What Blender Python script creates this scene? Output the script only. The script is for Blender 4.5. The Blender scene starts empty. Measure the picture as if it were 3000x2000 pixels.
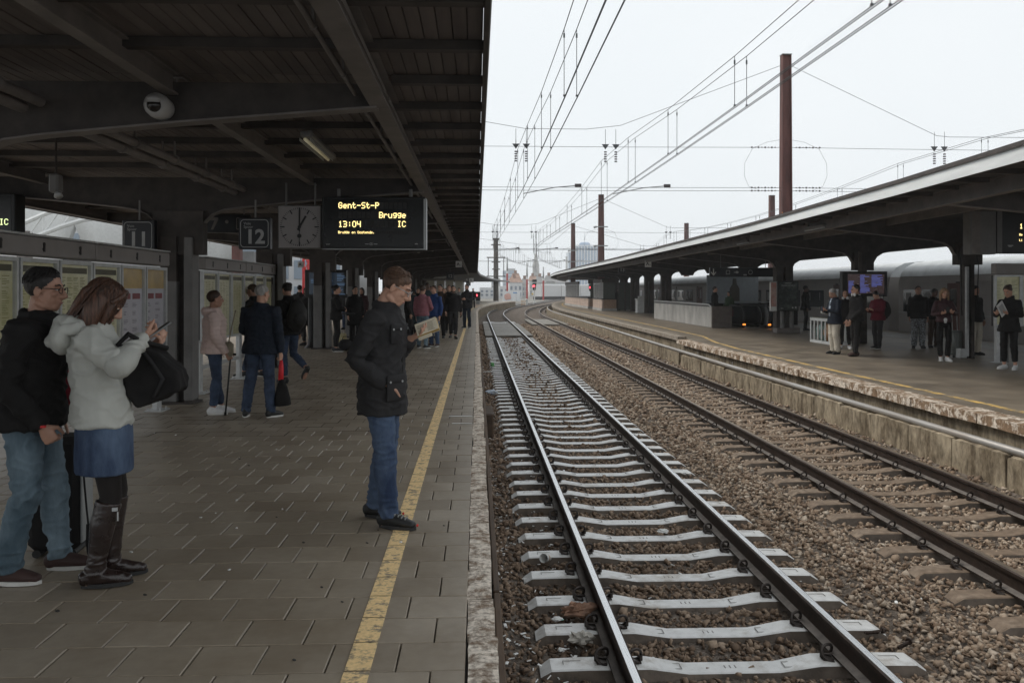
import bpy, bmesh, math, random, numpy as np
from mathutils import Vector, Matrix, Euler, noise as mnoise
R = math.radians
random.seed(7); rng = np.random.default_rng(7)
SC = bpy.context.scene
COL = SC.collection
# ---------------- camera, world, sun, exposure ----------------
F, H0, CX, CH = 2540.0, 850.0, 1500.0, 1.6          # focal length / horizon in photograph pixels, eye height
YAW = math.atan(103 / F)
cd = bpy.data.cameras.new('camera'); cam = bpy.data.objects.new('camera', cd); COL.objects.link(cam)
cam.location = (0, 0, CH); cam.rotation_euler = (R(90), 0, -YAW)
cd.sensor_width = 36; cd.lens = 36 * F / 3000; cd.shift_y = -(1000 - H0) / 3000
cd.clip_start = 0.05; cd.clip_end = 6000
SC.camera = cam
SUN_EL, SUN_AZ = R(50), R(-62)
w = bpy.data.worlds.new('World'); SC.world = w; w.use_nodes = True
nt = w.node_tree; nt.nodes.clear()
sky = nt.nodes.new('ShaderNodeTexSky'); sky.sky_type = 'NISHITA'; sky.sun_disc = False
sky.sun_elevation = SUN_EL; sky.sun_rotation = SUN_AZ; sky.air_density = 1.0; sky.dust_density = 4.0; sky.ozone_density = 1.0
hs = nt.nodes.new('ShaderNodeHueSaturation'); hs.inputs['Saturation'].default_value = 0.18
cl = nt.nodes.new('ShaderNodeMixRGB'); cl.inputs[0].default_value = 0.9            # a closed, even cloud cover over the clear sky
tc = nt.nodes.new('ShaderNodeTexCoord'); ns = nt.nodes.new('ShaderNodeTexNoise')
ns.inputs['Scale'].default_value = 2.2; ns.inputs['Detail'].default_value = 5
rp = nt.nodes.new('ShaderNodeValToRGB')
rp.color_ramp.elements[0].position = 0.3; rp.color_ramp.elements[0].color = (6.95, 7.35, 7.6, 1)
rp.color_ramp.elements[1].position = 0.7; rp.color_ramp.elements[1].color = (7.4, 7.7, 7.9, 1)
bg = nt.nodes.new('ShaderNodeBackground'); bg.inputs[1].default_value = 0.1
wo = nt.nodes.new('ShaderNodeOutputWorld')
L = nt.links.new
L(sky.outputs[0], hs.inputs['Color']); L(hs.outputs[0], cl.inputs[1]); L(tc.outputs['Generated'], ns.inputs['Vector'])
L(ns.outputs['Fac'], rp.inputs[0]); L(rp.outputs[0], cl.inputs[2]); L(cl.outputs[0], bg.inputs[0]); L(bg.outputs[0], wo.inputs[0])
sd = bpy.data.lights.new('sun', 'SUN'); sd.energy = 1.5; sd.angle = R(25); sd.color = (1, .94, .85)
so = bpy.data.objects.new('sun', sd); COL.objects.link(so)
so.rotation_euler = (R(90) - SUN_EL, 0, -SUN_AZ + math.pi)
SC.view_settings.view_transform = 'Standard'; SC.view_settings.look = 'None'
SC.view_settings.exposure = 0.42; SC.view_settings.gamma = 1; SC.view_settings.use_curve_mapping = False
SC.cycles.use_denoising = True
SC.cycles.max_bounces = 8; SC.cycles.diffuse_bounces = 4; SC.cycles.volume_bounces = 1; SC.cycles.sample_clamp_indirect = 6

# ---------------- measuring: a point of the photograph at a known height or depth ----------------
SA, CA = math.sin(YAW), math.cos(YAW)
def G(u, v, z=0.0):
    D = (CH - z) * F / (v - H0); X = (u - CX) / F * D
    return (D * SA + X * CA, D * CA - X * SA)
def S(u, v, Y):
    t = (u - CX) / F; D = Y / (CA - t * SA); X = t * D
    return (D * SA + X * CA, CH - (v - H0) / F * D)
def g3(u, v, z=0.0):
    x, y = G(u, v, z); return (x, y, z)
def s3(u, v, Y):
    x, z = S(u, v, Y); return (x, Y, z)

# ---------------- materials ----------------
_m = {}
def mat(name, c, rough=.7, metal=0, var=.18, scale=6, c2=None, bump=.12, bscale=80, spec=.4, stretch=(1, 1, 1), pos=(.35, .65), rvar=.1, emit=None, es=1, coat=0, orand=.07, wear=0):
    if name in _m: return _m[name]
    m = bpy.data.materials.new(name); m.use_nodes = True; t = m.node_tree; N = t.nodes; l = t.links.new
    b = N['Principled BSDF']
    co = N.new('ShaderNodeTexCoord'); mp = N.new('ShaderNodeMapping'); mp.inputs['Scale'].default_value = stretch
    gp = N.new('ShaderNodeNewGeometry'); l(gp.outputs['Position'], mp.inputs[0])
    n1 = N.new('ShaderNodeTexNoise'); n1.inputs['Scale'].default_value = scale; n1.inputs['Detail'].default_value = 7; n1.inputs['Roughness'].default_value = .62
    l(mp.outputs[0], n1.inputs['Vector'])
    r = N.new('ShaderNodeValToRGB'); e = r.color_ramp.elements
    e[0].position, e[1].position = pos
    ca = [max(0, x * (1 - var)) for x in c]; cb = [min(1, x * (1 + var)) for x in c] if c2 is None else list(c2)
    e[0].color = (*ca, 1); e[1].color = (*cb, 1)
    l(n1.outputs['Fac'], r.inputs[0])
    oi = N.new('ShaderNodeObjectInfo'); hv = N.new('ShaderNodeHueSaturation'); vr = N.new('ShaderNodeMapRange'); vr.inputs[3].default_value = 1 - orand; vr.inputs[4].default_value = 1 + orand
    l(oi.outputs['Random'], vr.inputs[0]); l(vr.outputs[0], hv.inputs['Value']); l(r.outputs[0], hv.inputs['Color']); cout = hv.outputs[0]
    if wear:   # cloth rubbed pale on its ridges, fold shade painted into its creases
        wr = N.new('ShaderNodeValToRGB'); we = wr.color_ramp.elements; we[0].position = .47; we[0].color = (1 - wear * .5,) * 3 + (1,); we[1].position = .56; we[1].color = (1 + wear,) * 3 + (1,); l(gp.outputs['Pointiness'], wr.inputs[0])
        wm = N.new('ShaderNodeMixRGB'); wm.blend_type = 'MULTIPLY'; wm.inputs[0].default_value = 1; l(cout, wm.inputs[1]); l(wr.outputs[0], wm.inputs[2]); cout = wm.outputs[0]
    l(cout, b.inputs['Base Color'])
    mr = N.new('ShaderNodeMapRange'); mr.inputs[3].default_value = max(.02, rough - rvar); mr.inputs[4].default_value = min(1, rough + rvar)
    l(n1.outputs['Fac'], mr.inputs[0]); l(mr.outputs[0], b.inputs['Roughness'])
    b.inputs['Metallic'].default_value = metal; b.inputs['Specular IOR Level'].default_value = spec
    if coat: b.inputs['Coat Weight'].default_value = coat; b.inputs['Coat Roughness'].default_value = .15
    if bump:
        n2 = N.new('ShaderNodeTexNoise'); n2.inputs['Scale'].default_value = bscale; n2.inputs['Detail'].default_value = 4
        l(mp.outputs[0], n2.inputs['Vector'])
        bp = N.new('ShaderNodeBump'); bp.inputs['Strength'].default_value = bump; bp.inputs['Distance'].default_value = .01
        l(n2.outputs['Fac'], bp.inputs['Height']); l(bp.outputs[0], b.inputs['Normal'])
    if emit: b.inputs['Emission Color'].default_value = (*emit, 1); b.inputs['Emission Strength'].default_value = es
    _m[name] = m; return m
def attrmat(name, c, c2, rough=.85, attr='tone', spec=.3, scale=30, bump=.3, stain=0):
    """colour that differs from piece to piece (a per-piece number stored on the mesh) and with fine grain"""
    m = bpy.data.materials.new(name); m.use_nodes = True; t = m.node_tree; N = t.nodes; l = t.links.new; b = N['Principled BSDF']
    a = N.new('ShaderNodeAttribute'); a.attribute_name = attr
    r = N.new('ShaderNodeValToRGB'); e = r.color_ramp.elements; e[0].color = (*c[0], 1); e[1].color = (*c[-1], 1)
    for i, k in enumerate(c[1:-1]): q = e.new((i + 1) / (len(c) - 1)); q.color = (*k, 1)
    l(a.outputs['Fac'], r.inputs[0])
    co = N.new('ShaderNodeNewGeometry'); n1 = N.new('ShaderNodeTexNoise'); n1.inputs['Scale'].default_value = scale; n1.inputs['Detail'].default_value = 5
    l(co.outputs['Position'], n1.inputs['Vector'])
    mx = N.new('ShaderNodeMixRGB'); mx.blend_type = 'MULTIPLY'; mx.inputs[0].default_value = .5 if not stain else .28
    l(r.outputs[0], mx.inputs[1]); l(n1.outputs['Fac'], mx.inputs[2])
    if stain:
        n3 = N.new('ShaderNodeTexNoise'); n3.inputs['Scale'].default_value = stain; n3.inputs['Detail'].default_value = 9; n3.inputs['Roughness'].default_value = .7; l(co.outputs['Position'], n3.inputs['Vector'])
        r3 = N.new('ShaderNodeValToRGB'); r3.color_ramp.elements[0].position = .36; r3.color_ramp.elements[0].color = (.8, .77, .73, 1); r3.color_ramp.elements[1].position = .58; r3.color_ramp.elements[1].color = (1, 1, 1, 1); l(n3.outputs['Fac'], r3.inputs[0])
        m3 = N.new('ShaderNodeMixRGB'); m3.blend_type = 'MULTIPLY'; m3.inputs[0].default_value = 1; l(mx.outputs[0], m3.inputs[1]); l(r3.outputs[0], m3.inputs[2]); mx = m3
        q3 = N.new('ShaderNodeMapRange'); q3.inputs[3].default_value = rough - .14; q3.inputs[4].default_value = rough + .14; l(n3.outputs['Fac'], q3.inputs[0]); l(q3.outputs[0], b.inputs['Roughness'])
    l(mx.outputs[0], b.inputs['Base Color'])
    if not stain: b.inputs['Roughness'].default_value = rough
    b.inputs['Specular IOR Level'].default_value = spec
    bp = N.new('ShaderNodeBump'); bp.inputs['Strength'].default_value = bump; bp.inputs['Distance'].default_value = .01
    l(n1.outputs['Fac'], bp.inputs['Height']); l(bp.outputs[0], b.inputs['Normal'])
    return m
def peel(name, paint, under, thr=.5, scale=5, rough=.8, stretch=(1, 1, 1), soft=.03, bump=.4, var=.25, wet=None):
    """old paint (or dry crust) flaked off a rougher body"""
    m = bpy.data.materials.new(name); m.use_nodes = True; t = m.node_tree; N = t.nodes; l = t.links.new; b = N['Principled BSDF']
    co = N.new('ShaderNodeTexCoord'); mp = N.new('ShaderNodeMapping'); mp.inputs['Scale'].default_value = stretch; gp = N.new('ShaderNodeNewGeometry'); l(gp.outputs['Position'], mp.inputs[0])
    n1 = N.new('ShaderNodeTexNoise'); n1.inputs['Scale'].default_value = scale; n1.inputs['Detail'].default_value = 12; n1.inputs['Roughness'].default_value = .72
    l(mp.outputs[0], n1.inputs['Vector'])
    r = N.new('ShaderNodeValToRGB'); r.color_ramp.elements[0].position = thr - soft; r.color_ramp.elements[1].position = thr + soft
    l(n1.outputs['Fac'], r.inputs[0])
    n2 = N.new('ShaderNodeTexNoise'); n2.inputs['Scale'].default_value = scale * 4; n2.inputs['Detail'].default_value = 8; l(mp.outputs[0], n2.inputs['Vector'])
    def two(c):
        q = N.new('ShaderNodeValToRGB'); q.color_ramp.elements[0].position = .3; q.color_ramp.elements[1].position = .7
        q.color_ramp.elements[0].color = (*[x * (1 - var) for x in c], 1); q.color_ramp.elements[1].color = (*[min(1, x * (1 + var)) for x in c], 1)
        l(n2.outputs['Fac'], q.inputs[0]); return q
    mx = N.new('ShaderNodeMixRGB'); l(r.outputs[0], mx.inputs[0]); l(two(under).outputs[0], mx.inputs[1]); l(two(paint).outputs[0], mx.inputs[2])
    l(mx.outputs[0], b.inputs['Base Color']); b.inputs['Roughness'].default_value = rough; b.inputs['Specular IOR Level'].default_value = .3
    ad = N.new('ShaderNodeMath'); ad.operation = 'ADD'; l(r.outputs[0], ad.inputs[0]); l(n2.outputs['Fac'], ad.inputs[1])
    bp = N.new('ShaderNodeBump'); bp.inputs['Strength'].default_value = bump; bp.inputs['Distance'].default_value = .006
    l(ad.outputs[0], bp.inputs['Height']); l(bp.outputs[0], b.inputs['Normal'])
    _m[name] = m; return m
def glassy(name, c, rough=.08, alpha=1.0):
    m = mat(name, c, rough, var=.05, bump=0, spec=.6, rvar=.03)
    if alpha < 1: m.node_tree.nodes['Principled BSDF'].inputs['Alpha'].default_value = alpha
    return m

# ---------------- mesh helper ----------------
class MB:
    def __init__(s): s.v = []; s.f = []; s.mi = []; s.m = 0
    def add(s, v, f):
        o = len(s.v); s.v += [tuple(p) for p in v]; s.f += [tuple(i + o for i in q) for q in f]; s.mi += [s.m] * len(f); return s
    def box(s, c, d, rz=0, M=None):
        x, y, z = d[0] / 2, d[1] / 2, d[2] / 2
        P = [Vector((a, b, e)) for a in (-x, x) for b in (-y, y) for e in (-z, z)]
        T = M if M is not None else Matrix.Rotation(rz, 3, 'Z')
        P = [T @ p + Vector(c) for p in P]
        return s.add(P, [(0, 1, 3, 2), (4, 6, 7, 5), (0, 4, 5, 1), (2, 3, 7, 6), (0, 2, 6, 4), (1, 5, 7, 3)])
    def b2(s, lo, hi):
        return s.box([(a + b) / 2 for a, b in zip(lo, hi)], [b - a for a, b in zip(lo, hi)])
    def cbox(s, c, d, ch=.01, rz=0, M=None):
        """box with chamfered edges"""
        x, y, z = d[0] / 2, d[1] / 2, d[2] / 2; ch = min(ch, x * .9, y * .9, z * .9); P = []; bm = bmesh.new()
        T = M if M is not None else Matrix.Rotation(rz, 3, 'Z')
        for a in (-1, 1):
            for b in (-1, 1):
                for e in (-1, 1):
                    for k in range(3):
                        q = [a * x, b * y, e * z]
                        for j in range(3):
                            if j != k: q[j] -= (a, b, e)[j] * ch
                        P.append(q)
        for q in P: bm.verts.new(q)
        r = bmesh.ops.convex_hull(bm, input=bm.verts[:]); bmesh.ops.dissolve_limit(bm, angle_limit=.02, verts=bm.verts[:], edges=bm.edges[:])
        bm.verts.index_update(); vs = [T @ v.co + Vector(c) for v in bm.verts]; fs = [[v.index for v in f.verts] for f in bm.faces]; bm.free()
        return s.add(vs, fs)
    def cyl(s, a, b, r0, r1=None, n=10, cap=True):
        r1 = r0 if r1 is None else r1
        return s.loft([a, b], [(r0, r0), (r1, r1)], n, cap)
    def tube(s, pts, r, n=6, cap=True):
        return s.loft(pts, [(r, r)] * len(pts), n, cap)
    def loft(s, pts, rad, n=10, cap=True, up=None, rounded=0):
        """rings of (rx, ry) along a polyline; rx lies along `up` x tangent"""
        pts = [Vector(p) for p in pts]; rad = [(q, q) if not hasattr(q, '__len__') else q for q in rad]
        if rounded:
            d0 = (pts[0] - pts[1]).normalized(); d1 = (pts[-1] - pts[-2]).normalized()
            m0, m1 = min(rad[0]), min(rad[-1])
            pts = [pts[0] + d0 * m0 * .9 * rounded, pts[0] + d0 * m0 * .6 * rounded] + pts + [pts[-1] + d1 * m1 * .6 * rounded, pts[-1] + d1 * m1 * .9 * rounded]
            sc = lambda q, k: (q[0] * k, q[1] * k)
            rad = [sc(rad[0], .45), sc(rad[0], .8)] + list(rad) + [sc(rad[-1], .8), sc(rad[-1], .45)]
        o = len(s.v); K = len(pts); V = []
        t0 = (pts[1] - pts[0]).normalized()
        ref = Vector(up) if up is not None else (Vector((0, 1, 0)) if abs(t0.z) > .8 else Vector((0, 0, 1)))
        for i, p in enumerate(pts):
            t = (pts[min(i + 1, K - 1)] - pts[max(i - 1, 0)]).normalized()
            x = ref.cross(t)
            if x.length < 1e-4: x = Vector((1, 0, 0))
            x.normalize(); y = t.cross(x).normalized()
            if up is None: ref = y
            for k in range(n):
                a = 2 * math.pi * k / n
                V.append(p + x * (math.cos(a) * rad[i][0]) + y * (math.sin(a) * rad[i][1]))
        f = []
        for i in range(K - 1):
            for k in range(n):
                f.append((i * n + k, i * n + (k + 1) % n, (i + 1) * n + (k + 1) % n, (i + 1) * n + k))
        if cap: f.append(tuple(range(n - 1, -1, -1))); f.append(tuple((K - 1) * n + k for k in range(n)))
        return s.add(V, f)
    def ell(s, c, r, M=None, nu=12, nv=8):
        V = []; f = []; M = M or Matrix.Identity(3)
        for j in range(1, nv):
            a = math.pi * j / nv
            for i in range(nu):
                b = 2 * math.pi * i / nu
                V.append(Vector(c) + M @ Vector((r[0] * math.sin(a) * math.cos(b), r[1] * math.sin(a) * math.sin(b), r[2] * math.cos(a))))
        V.append(Vector(c) + M @ Vector((0, 0, r[2]))); V.append(Vector(c) + M @ Vector((0, 0, -r[2]))); T, B = len(V) - 2, len(V) - 1
        for i in range(nu):
            k = (i + 1) % nu
            f.append((T, i, k)); f.append((B, (nv - 2) * nu + k, (nv - 2) * nu + i))
            for j in range(nv - 2): f.append((j * nu + i, (j + 1) * nu + i, (j + 1) * nu + k, j * nu + k))
        return s.add(V, f)
    def poly(s, pts, ex):
        """prism: polygon extruded by the vector ex"""
        n = len(pts); e = Vector(ex); V = [Vector(p) for p in pts]; V = V + [p + e for p in V]
        return s.add(V, [tuple(range(n - 1, -1, -1)), tuple(range(n, 2 * n))] + [(i, (i + 1) % n, n + (i + 1) % n, n + i) for i in range(n)])
    def sweep(s, path, prof, closed=True, cap=True):
        """2-D profile (across, up) swept along a ground path with mitred turns"""
        path = [Vector(p) for p in path]; n = len(prof); V = []
        for i, p in enumerate(path):
            t = (path[min(i + 1, len(path) - 1)] - path[max(i - 1, 0)]); t.z = 0; t.normalize(); r = Vector((t.y, -t.x, 0))
            for a, b in prof: V.append(p + r * a + Vector((0, 0, b)))
        f = []
        for i in range(len(path) - 1):
            for k in range(n if closed else n - 1):
                f.append((i * n + k, (i + 1) * n + k, (i + 1) * n + (k + 1) % n, i * n + (k + 1) % n))
        if cap and closed: f.append(tuple(range(n))); f.append(tuple((len(path) - 1) * n + k for k in range(n - 1, -1, -1)))
        return s.add(V, f)
    def mesh(s, name, mats, smooth=False, fix=True):
        me = bpy.data.meshes.new(name); me.from_pydata(s.v, [], s.f)
        for m in (mats if isinstance(mats, (list, tuple)) else [mats]): me.materials.append(m)
        if isinstance(mats, (list, tuple)) and len(mats) > 1: me.polygons.foreach_set('material_index', s.mi)
        if fix:
            bm = bmesh.new(); bm.from_mesh(me); bmesh.ops.recalc_face_normals(bm, faces=bm.faces[:]); bm.to_mesh(me); bm.free()
        if smooth:
            me.polygons.foreach_set('use_smooth', [True] * len(me.polygons))
            if smooth is not True: me.set_sharp_from_angle(angle=smooth)
        me.update(); return me
    def build(s, name, mats, parent=None, smooth=False, loc=None):
        return link(name, s.mesh(name, mats, smooth), parent, loc)
def link(name, me, parent=None, loc=None):
    o = bpy.data.objects.new(name, me); COL.objects.link(o)
    if parent is not None: o.parent = parent
    if loc is not None: o.location = loc
    return o
def tag(o, label=None, cat=None, group=None, kind=None):
    if label: o['label'] = label
    if cat: o['category'] = cat
    if group: o['group'] = group
    if kind: o['kind'] = kind
    return o
def thing(name, label, cat, loc=(0, 0, 0), rz=0, group=None):
    o = bpy.data.objects.new(name, None); o.empty_display_size = .1; COL.objects.link(o)
    o.location = loc; o.rotation_euler = (0, 0, rz); return tag(o, label, cat, group)
def struct(o): o['kind'] = 'structure'; return o
def copy_tree(o, parent=None, lvl=0):
    c = o.copy(); COL.objects.link(c)
    if parent is not None: c.parent = parent
    for ch in list(o.children): copy_tree(ch, c)
    return c
def text(s, size, parent, m, name='lettering', loc=(0, 0, 0), rot=(R(90), 0, 0), align='CENTER', bold=0.0, depth=.002, sx=1):
    cu = bpy.data.curves.new('t', 'FONT'); cu.body = s; cu.size = size; cu.align_x = align; cu.align_y = 'CENTER'; cu.offset = bold * size; cu.extrude = depth; cu.resolution_u = 3
    t = bpy.data.objects.new('t', cu); COL.objects.link(t)
    me = bpy.data.meshes.new_from_object(t); bpy.data.objects.remove(t); bpy.data.curves.remove(cu)
    me.name = name; me.materials.clear(); me.materials.append(m)
    o = link(name, me, parent, loc); o.rotation_euler = rot; o.scale = (sx, 1, 1); return o
# 5x7 dot characters for the train boards
DOT = {'G': '0111010001100001011110001100010111', 'e': '0', }
def _d(rows): return rows.split('/')
DOTS = {
 'G': _d('.###./#...#/#..../#.###/#...#/#...#/.###.'), 'e': _d('...../...../.###./#...#/#####/#..../.###.'), 'n': _d('...../...../####./#...#/#...#/#...#/#...#'),
 't': _d('.#.../.#.../####./.#.../.#.../.#..#/..##.'), '-': _d('...../...../...../#####/...../...../.....'), 'S': _d('.####/#..../#..../.###./....#/....#/####.'),
 'P': _d('####./#...#/#...#/####./#..../#..../#....'), 'B': _d('####./#...#/#...#/####./#...#/#...#/####.'), 'r': _d('...../...../#.##./##..#/#..../#..../#....'),
 'u': _d('...../...../#...#/#...#/#...#/#...#/.####'), 'g': _d('...../.####/#...#/#...#/.####/....#/.###.'), '1': _d('..#../.##../..#../..#../..#../..#../.###.'),
 '3': _d('####./....#/....#/.###./....#/....#/####.'), ':': _d('...../..#../..#../...../..#../..#../.....'), '0': _d('.###./#...#/#...#/#...#/#...#/#...#/.###.'),
 '4': _d('#...#/#...#/#...#/#####/....#/....#/....#'), 'I': _d('.###./..#../..#../..#../..#../..#../.###.'), 'C': _d('.###./#...#/#..../#..../#..../#...#/.###.'),
 'O': _d('.###./#...#/#...#/#...#/#...#/#...#/.###.'), 'o': _d('...../...../.###./#...#/#...#/#...#/.###.'), 's': _d('...../...../.####/#..../.###./....#/####.'),
 'd': _d('....#/....#/.####/#...#/#...#/#...#/.####'), '.': _d('...../...../...../...../...../.##../.##..'), 'A': _d('.###./#...#/#...#/#####/#...#/#...#/#...#'),
 'a': _d('...../...../.###./....#/.####/#...#/.####'), 'L': _d('#..../#..../#..../#..../#..../#..../#####'), 'i': _d('..#../...../.##../..#../..#../..#../.###.'),
 ' ': ['.....'] * 7}
def dots(s, x, z, px, parent, m, name='led_text', right=False, y=0.0):
    """dot-matrix text on a board facing -y; x is the left (or right) end, z the top"""
    mb = MB(); x0 = x - len(s) * 6 * px if right else x
    for i, ch in enumerate(s):
        for r, row in enumerate(DOTS[ch]):
            for c, k in enumerate(row):
                if k == '#':
                    a = x0 + (i * 6 + c) * px; b = z - r * px * 1.15
                    mb.b2((a, y - .004, b - px * 1.12), (a + px * .97, y, b))
    return mb.build(name, m, parent)
# ================= SETTING: ground, tracks, platforms =================
def bend(y, y0, s=.165, Ln=54.0):
    t = y - y0
    if t <= 0: return 0.0
    return s * t * t / (2 * Ln) if t < Ln else s * Ln / 2 + s * (t - Ln)
RAILZ = -0.66; SLZ = RAILZ - .185
TR = [(1.68, 74.0), (5.09, 69.0)]
m_earth = mat('earth', (.075, .056, .043), .95, var=.35, scale=3, bump=.5, bscale=40)
m_far = mat('far_ground', (.2, .19, .17), .95, var=.25, scale=.05, bump=0)
gb = MB(); N = 40
xs = [-700, -260, -90, -9] + [-8.4 + i * 0.9 for i in range(29)] + [30, 90, 260, 900]
ys = [-6, 0, 5, 10, 20, 35, 60, 90, 130, 200, 320, 600, 1200, 2600]
gb.add([(x, y, -1.02) for y in ys for x in xs], [(j * len(xs) + i, j * len(xs) + i + 1, (j + 1) * len(xs) + i + 1, (j + 1) * len(xs) + i) for j in range(len(ys) - 1) for i in range(len(xs) - 1)])
struct(gb.build('ground', m_far))
def zb(x, y):
    """height of the ballast surface"""
    c1, c2 = TR[0][0] + bend(y, TR[0][1]), TR[1][0] + bend(y, TR[1][1])
    d = min(abs(x - c1), abs(x - c2))
    z = -.925
    if 1.35 < d: z += min(.075, (d - 1.35) * .22)
    e = x - bend(y, 69)
    if e > 5.98: z += min(.16, (e - 5.98) * .34)
    if e < .45: z += .02
    return z
bb = MB(); bx = [.05 + i * .2 for i in range(33)]; by = [3 + i * 1.0 for i in range(60)] + [63 + 4 * i for i in range(45)]
bb.add([(x + bend(y, 69) * (y > 60), y, zb(x + bend(y, 69) * (y > 60), y)) for y in by for x in bx], [(j * 33 + i, j * 33 + i + 1, (j + 1) * 33 + i + 1, (j + 1) * 33 + i) for j in range(len(by) - 1) for i in range(32)])
m_bed = peel('ballast_bed', (.2, .165, .135), (.05, .037, .029), .5, 16, .95, bump=1.0, soft=.12)
bed = struct(bb.build('ballast_bed', m_bed))

# ---- loose stones: real pebbles with broken faces, joined because nobody could count them ----
def stone_field(name, specs, material):
    T = []
    r2 = np.random.default_rng(3)
    for k in range(14):
        bm = bmesh.new()
        for i in range(9):
            d = r2.normal(size=3); d /= np.linalg.norm(d); bm.verts.new(Vector(d * (1, .78, .52)) * (.85 + .3 * r2.random()))
        q = bmesh.ops.convex_hull(bm, input=bm.verts[:]); bmesh.ops.delete(bm, geom=[v for v in bm.verts if not v.link_faces], context='VERTS')
        bm.verts.index_update(); T.append((np.array([v.co[:] for v in bm.verts]), np.array([[v.index for v in f.verts] for f in bm.faces]))); bm.free()
    V = []; Fc = []; A = []; off = 0
    for pts, sizes, tone in specs:
        which = rng.integers(0, len(T), len(pts))
        for k in range(len(T)):
            I = np.where(which == k)[0]; n = len(I)
            if not n: continue
            tv, tf = T[k]; q = rng.normal(size=(n, 4)); q[:, 1:3] *= .45; q /= np.linalg.norm(q, axis=1)[:, None]
            a, b, c, d = q[:, 0], q[:, 1], q[:, 2], q[:, 3]
            Rm = np.stack([np.stack([a*a+b*b-c*c-d*d, 2*(b*c-a*d), 2*(b*d+a*c)], 1), np.stack([2*(b*c+a*d), a*a-b*b+c*c-d*d, 2*(c*d-a*b)], 1), np.stack([2*(b*d-a*c), 2*(c*d+a*b), a*a-b*b-c*c+d*d], 1)], 1)
            vv = np.einsum('nij,vj->nvi', Rm, tv) * sizes[I][:, None, None] + pts[I][:, None, :]
            V.append(vv.reshape(-1, 3)); nv = len(tv)
            Fc.append((tf[None] + (np.arange(n) * nv)[:, None, None] + off).reshape(-1, 3)); off += n * nv
            A.append(np.repeat(tone[I], len(tf)))
    V = np.concatenate(V); Fc = np.concatenate(Fc); A = np.concatenate(A)
    me = bpy.data.meshes.new(name); me.vertices.add(len(V)); me.vertices.foreach_set('co', V.ravel()); me.loops.add(Fc.size); me.loops.foreach_set('vertex_index', Fc.ravel().astype(np.int32))
    me.polygons.add(len(Fc)); me.polygons.foreach_set('loop_start', np.arange(len(Fc), dtype=np.int32) * 3)
    at = me.attributes.new('tone', 'FLOAT', 'FACE'); at.data.foreach_set('value', A.astype(np.float32))
    me.update(calc_edges=True); me.validate(); me.materials.append(material); return link(name, me)
def scatter(y0, y1, dens, smin, smax, lift=.0):
    n = int((y1 - y0) * 6.42 * dens); x = rng.random(n) * 6.42 + .1; y = y0 + rng.random(n) * (y1 - y0)
    keep = np.ones(n, bool)
    for c, _ in TR:
        on = (abs(x - c) < 1.3) & (abs(((y - 5.66 + .3) % .6) - .3) < (.125 if c < 3 else .11)); keep &= ~on | (rng.random(n) < (.014 if c < 3 else .07))
        for s in (-.75, .75): keep &= abs(x - c - s) > .075
    # only what the camera can see or is near it
    keep &= (x < .0405 * y + .66 * y + 1.0)
    x, y = x[keep], y[keep]; n = len(x)
    s = smin + (smax - smin) * rng.random(n) ** 1.6; s = np.where(rng.random(n) < .03, s * 1.5, s)
    z = np.array([zb(a, b) for a, b in zip(x, y)]) + lift + rng.random(n) * s * .7
    # dirtier, redder fines along the platform foot; greyer, darker stone inside the first track
    t = rng.random(n) * .62 + .3; t = np.where(rng.random(n) < .05, .85 + .15 * rng.random(n), t)
    t = np.where(x < .75, t * .62, t); t = np.where((abs(x - 1.68) < 1.2), t * .72, t)
    return np.stack([x, y, z], 1), s, np.clip(t, 0, 1)
m_stone = attrmat('ballast_stone', [(.05, .036, .026), (.17, .113, .076), (.33, .232, .16), (.47, .36, .265), (.62, .53, .43)], None, .8, spec=.35, scale=45, bump=.4)
st = stone_field('ballast_stones', [scatter(4.4, 9, 700, .018, .043, .0), scatter(9, 16, 430, .024, .05), scatter(16, 28, 220, .032, .062), scatter(28, 62, 80, .045, .085)], m_stone)
tag(st, kind='stuff')

# ---- rails, sleepers, clips ----
m_rust = mat('rail_rust', (.05, .035, .028), .6, .55, .35, 14, bump=.2, bscale=120, spec=.4)
m_polish = mat('rail_polished', (.66, .67, .68), .28, .95, .08, 12, bump=.05, stretch=(6, .4, 1), rvar=.1)
m_foot = mat('rail_foot', (.17, .15, .135), .7, .2, .25, 12, bump=.15)
m_dull = mat('rail_dull', (.33, .27, .21), .38, .75, .25, 20, bump=.08, stretch=(6, .4, 1))
m_sl1 = peel('sleeper_concrete', (.64, .64, .63), (.42, .375, .32), .39, 3.2, .36, soft=.1, bump=.25, var=.1)
m_sl2 = peel('sleeper_dirty', (.24, .19, .145), (.18, .132, .094), .6, 3.5, .75, soft=.12, bump=.3)
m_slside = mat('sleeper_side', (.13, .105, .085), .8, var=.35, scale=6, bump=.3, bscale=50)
m_clip = mat('clip_steel', (.055, .045, .04), .5, .6, .3, 30, bump=.1)
m_slab = mat('crossing_slab', (.19, .175, .15), .6, var=.3, scale=3, bump=.2)
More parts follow.
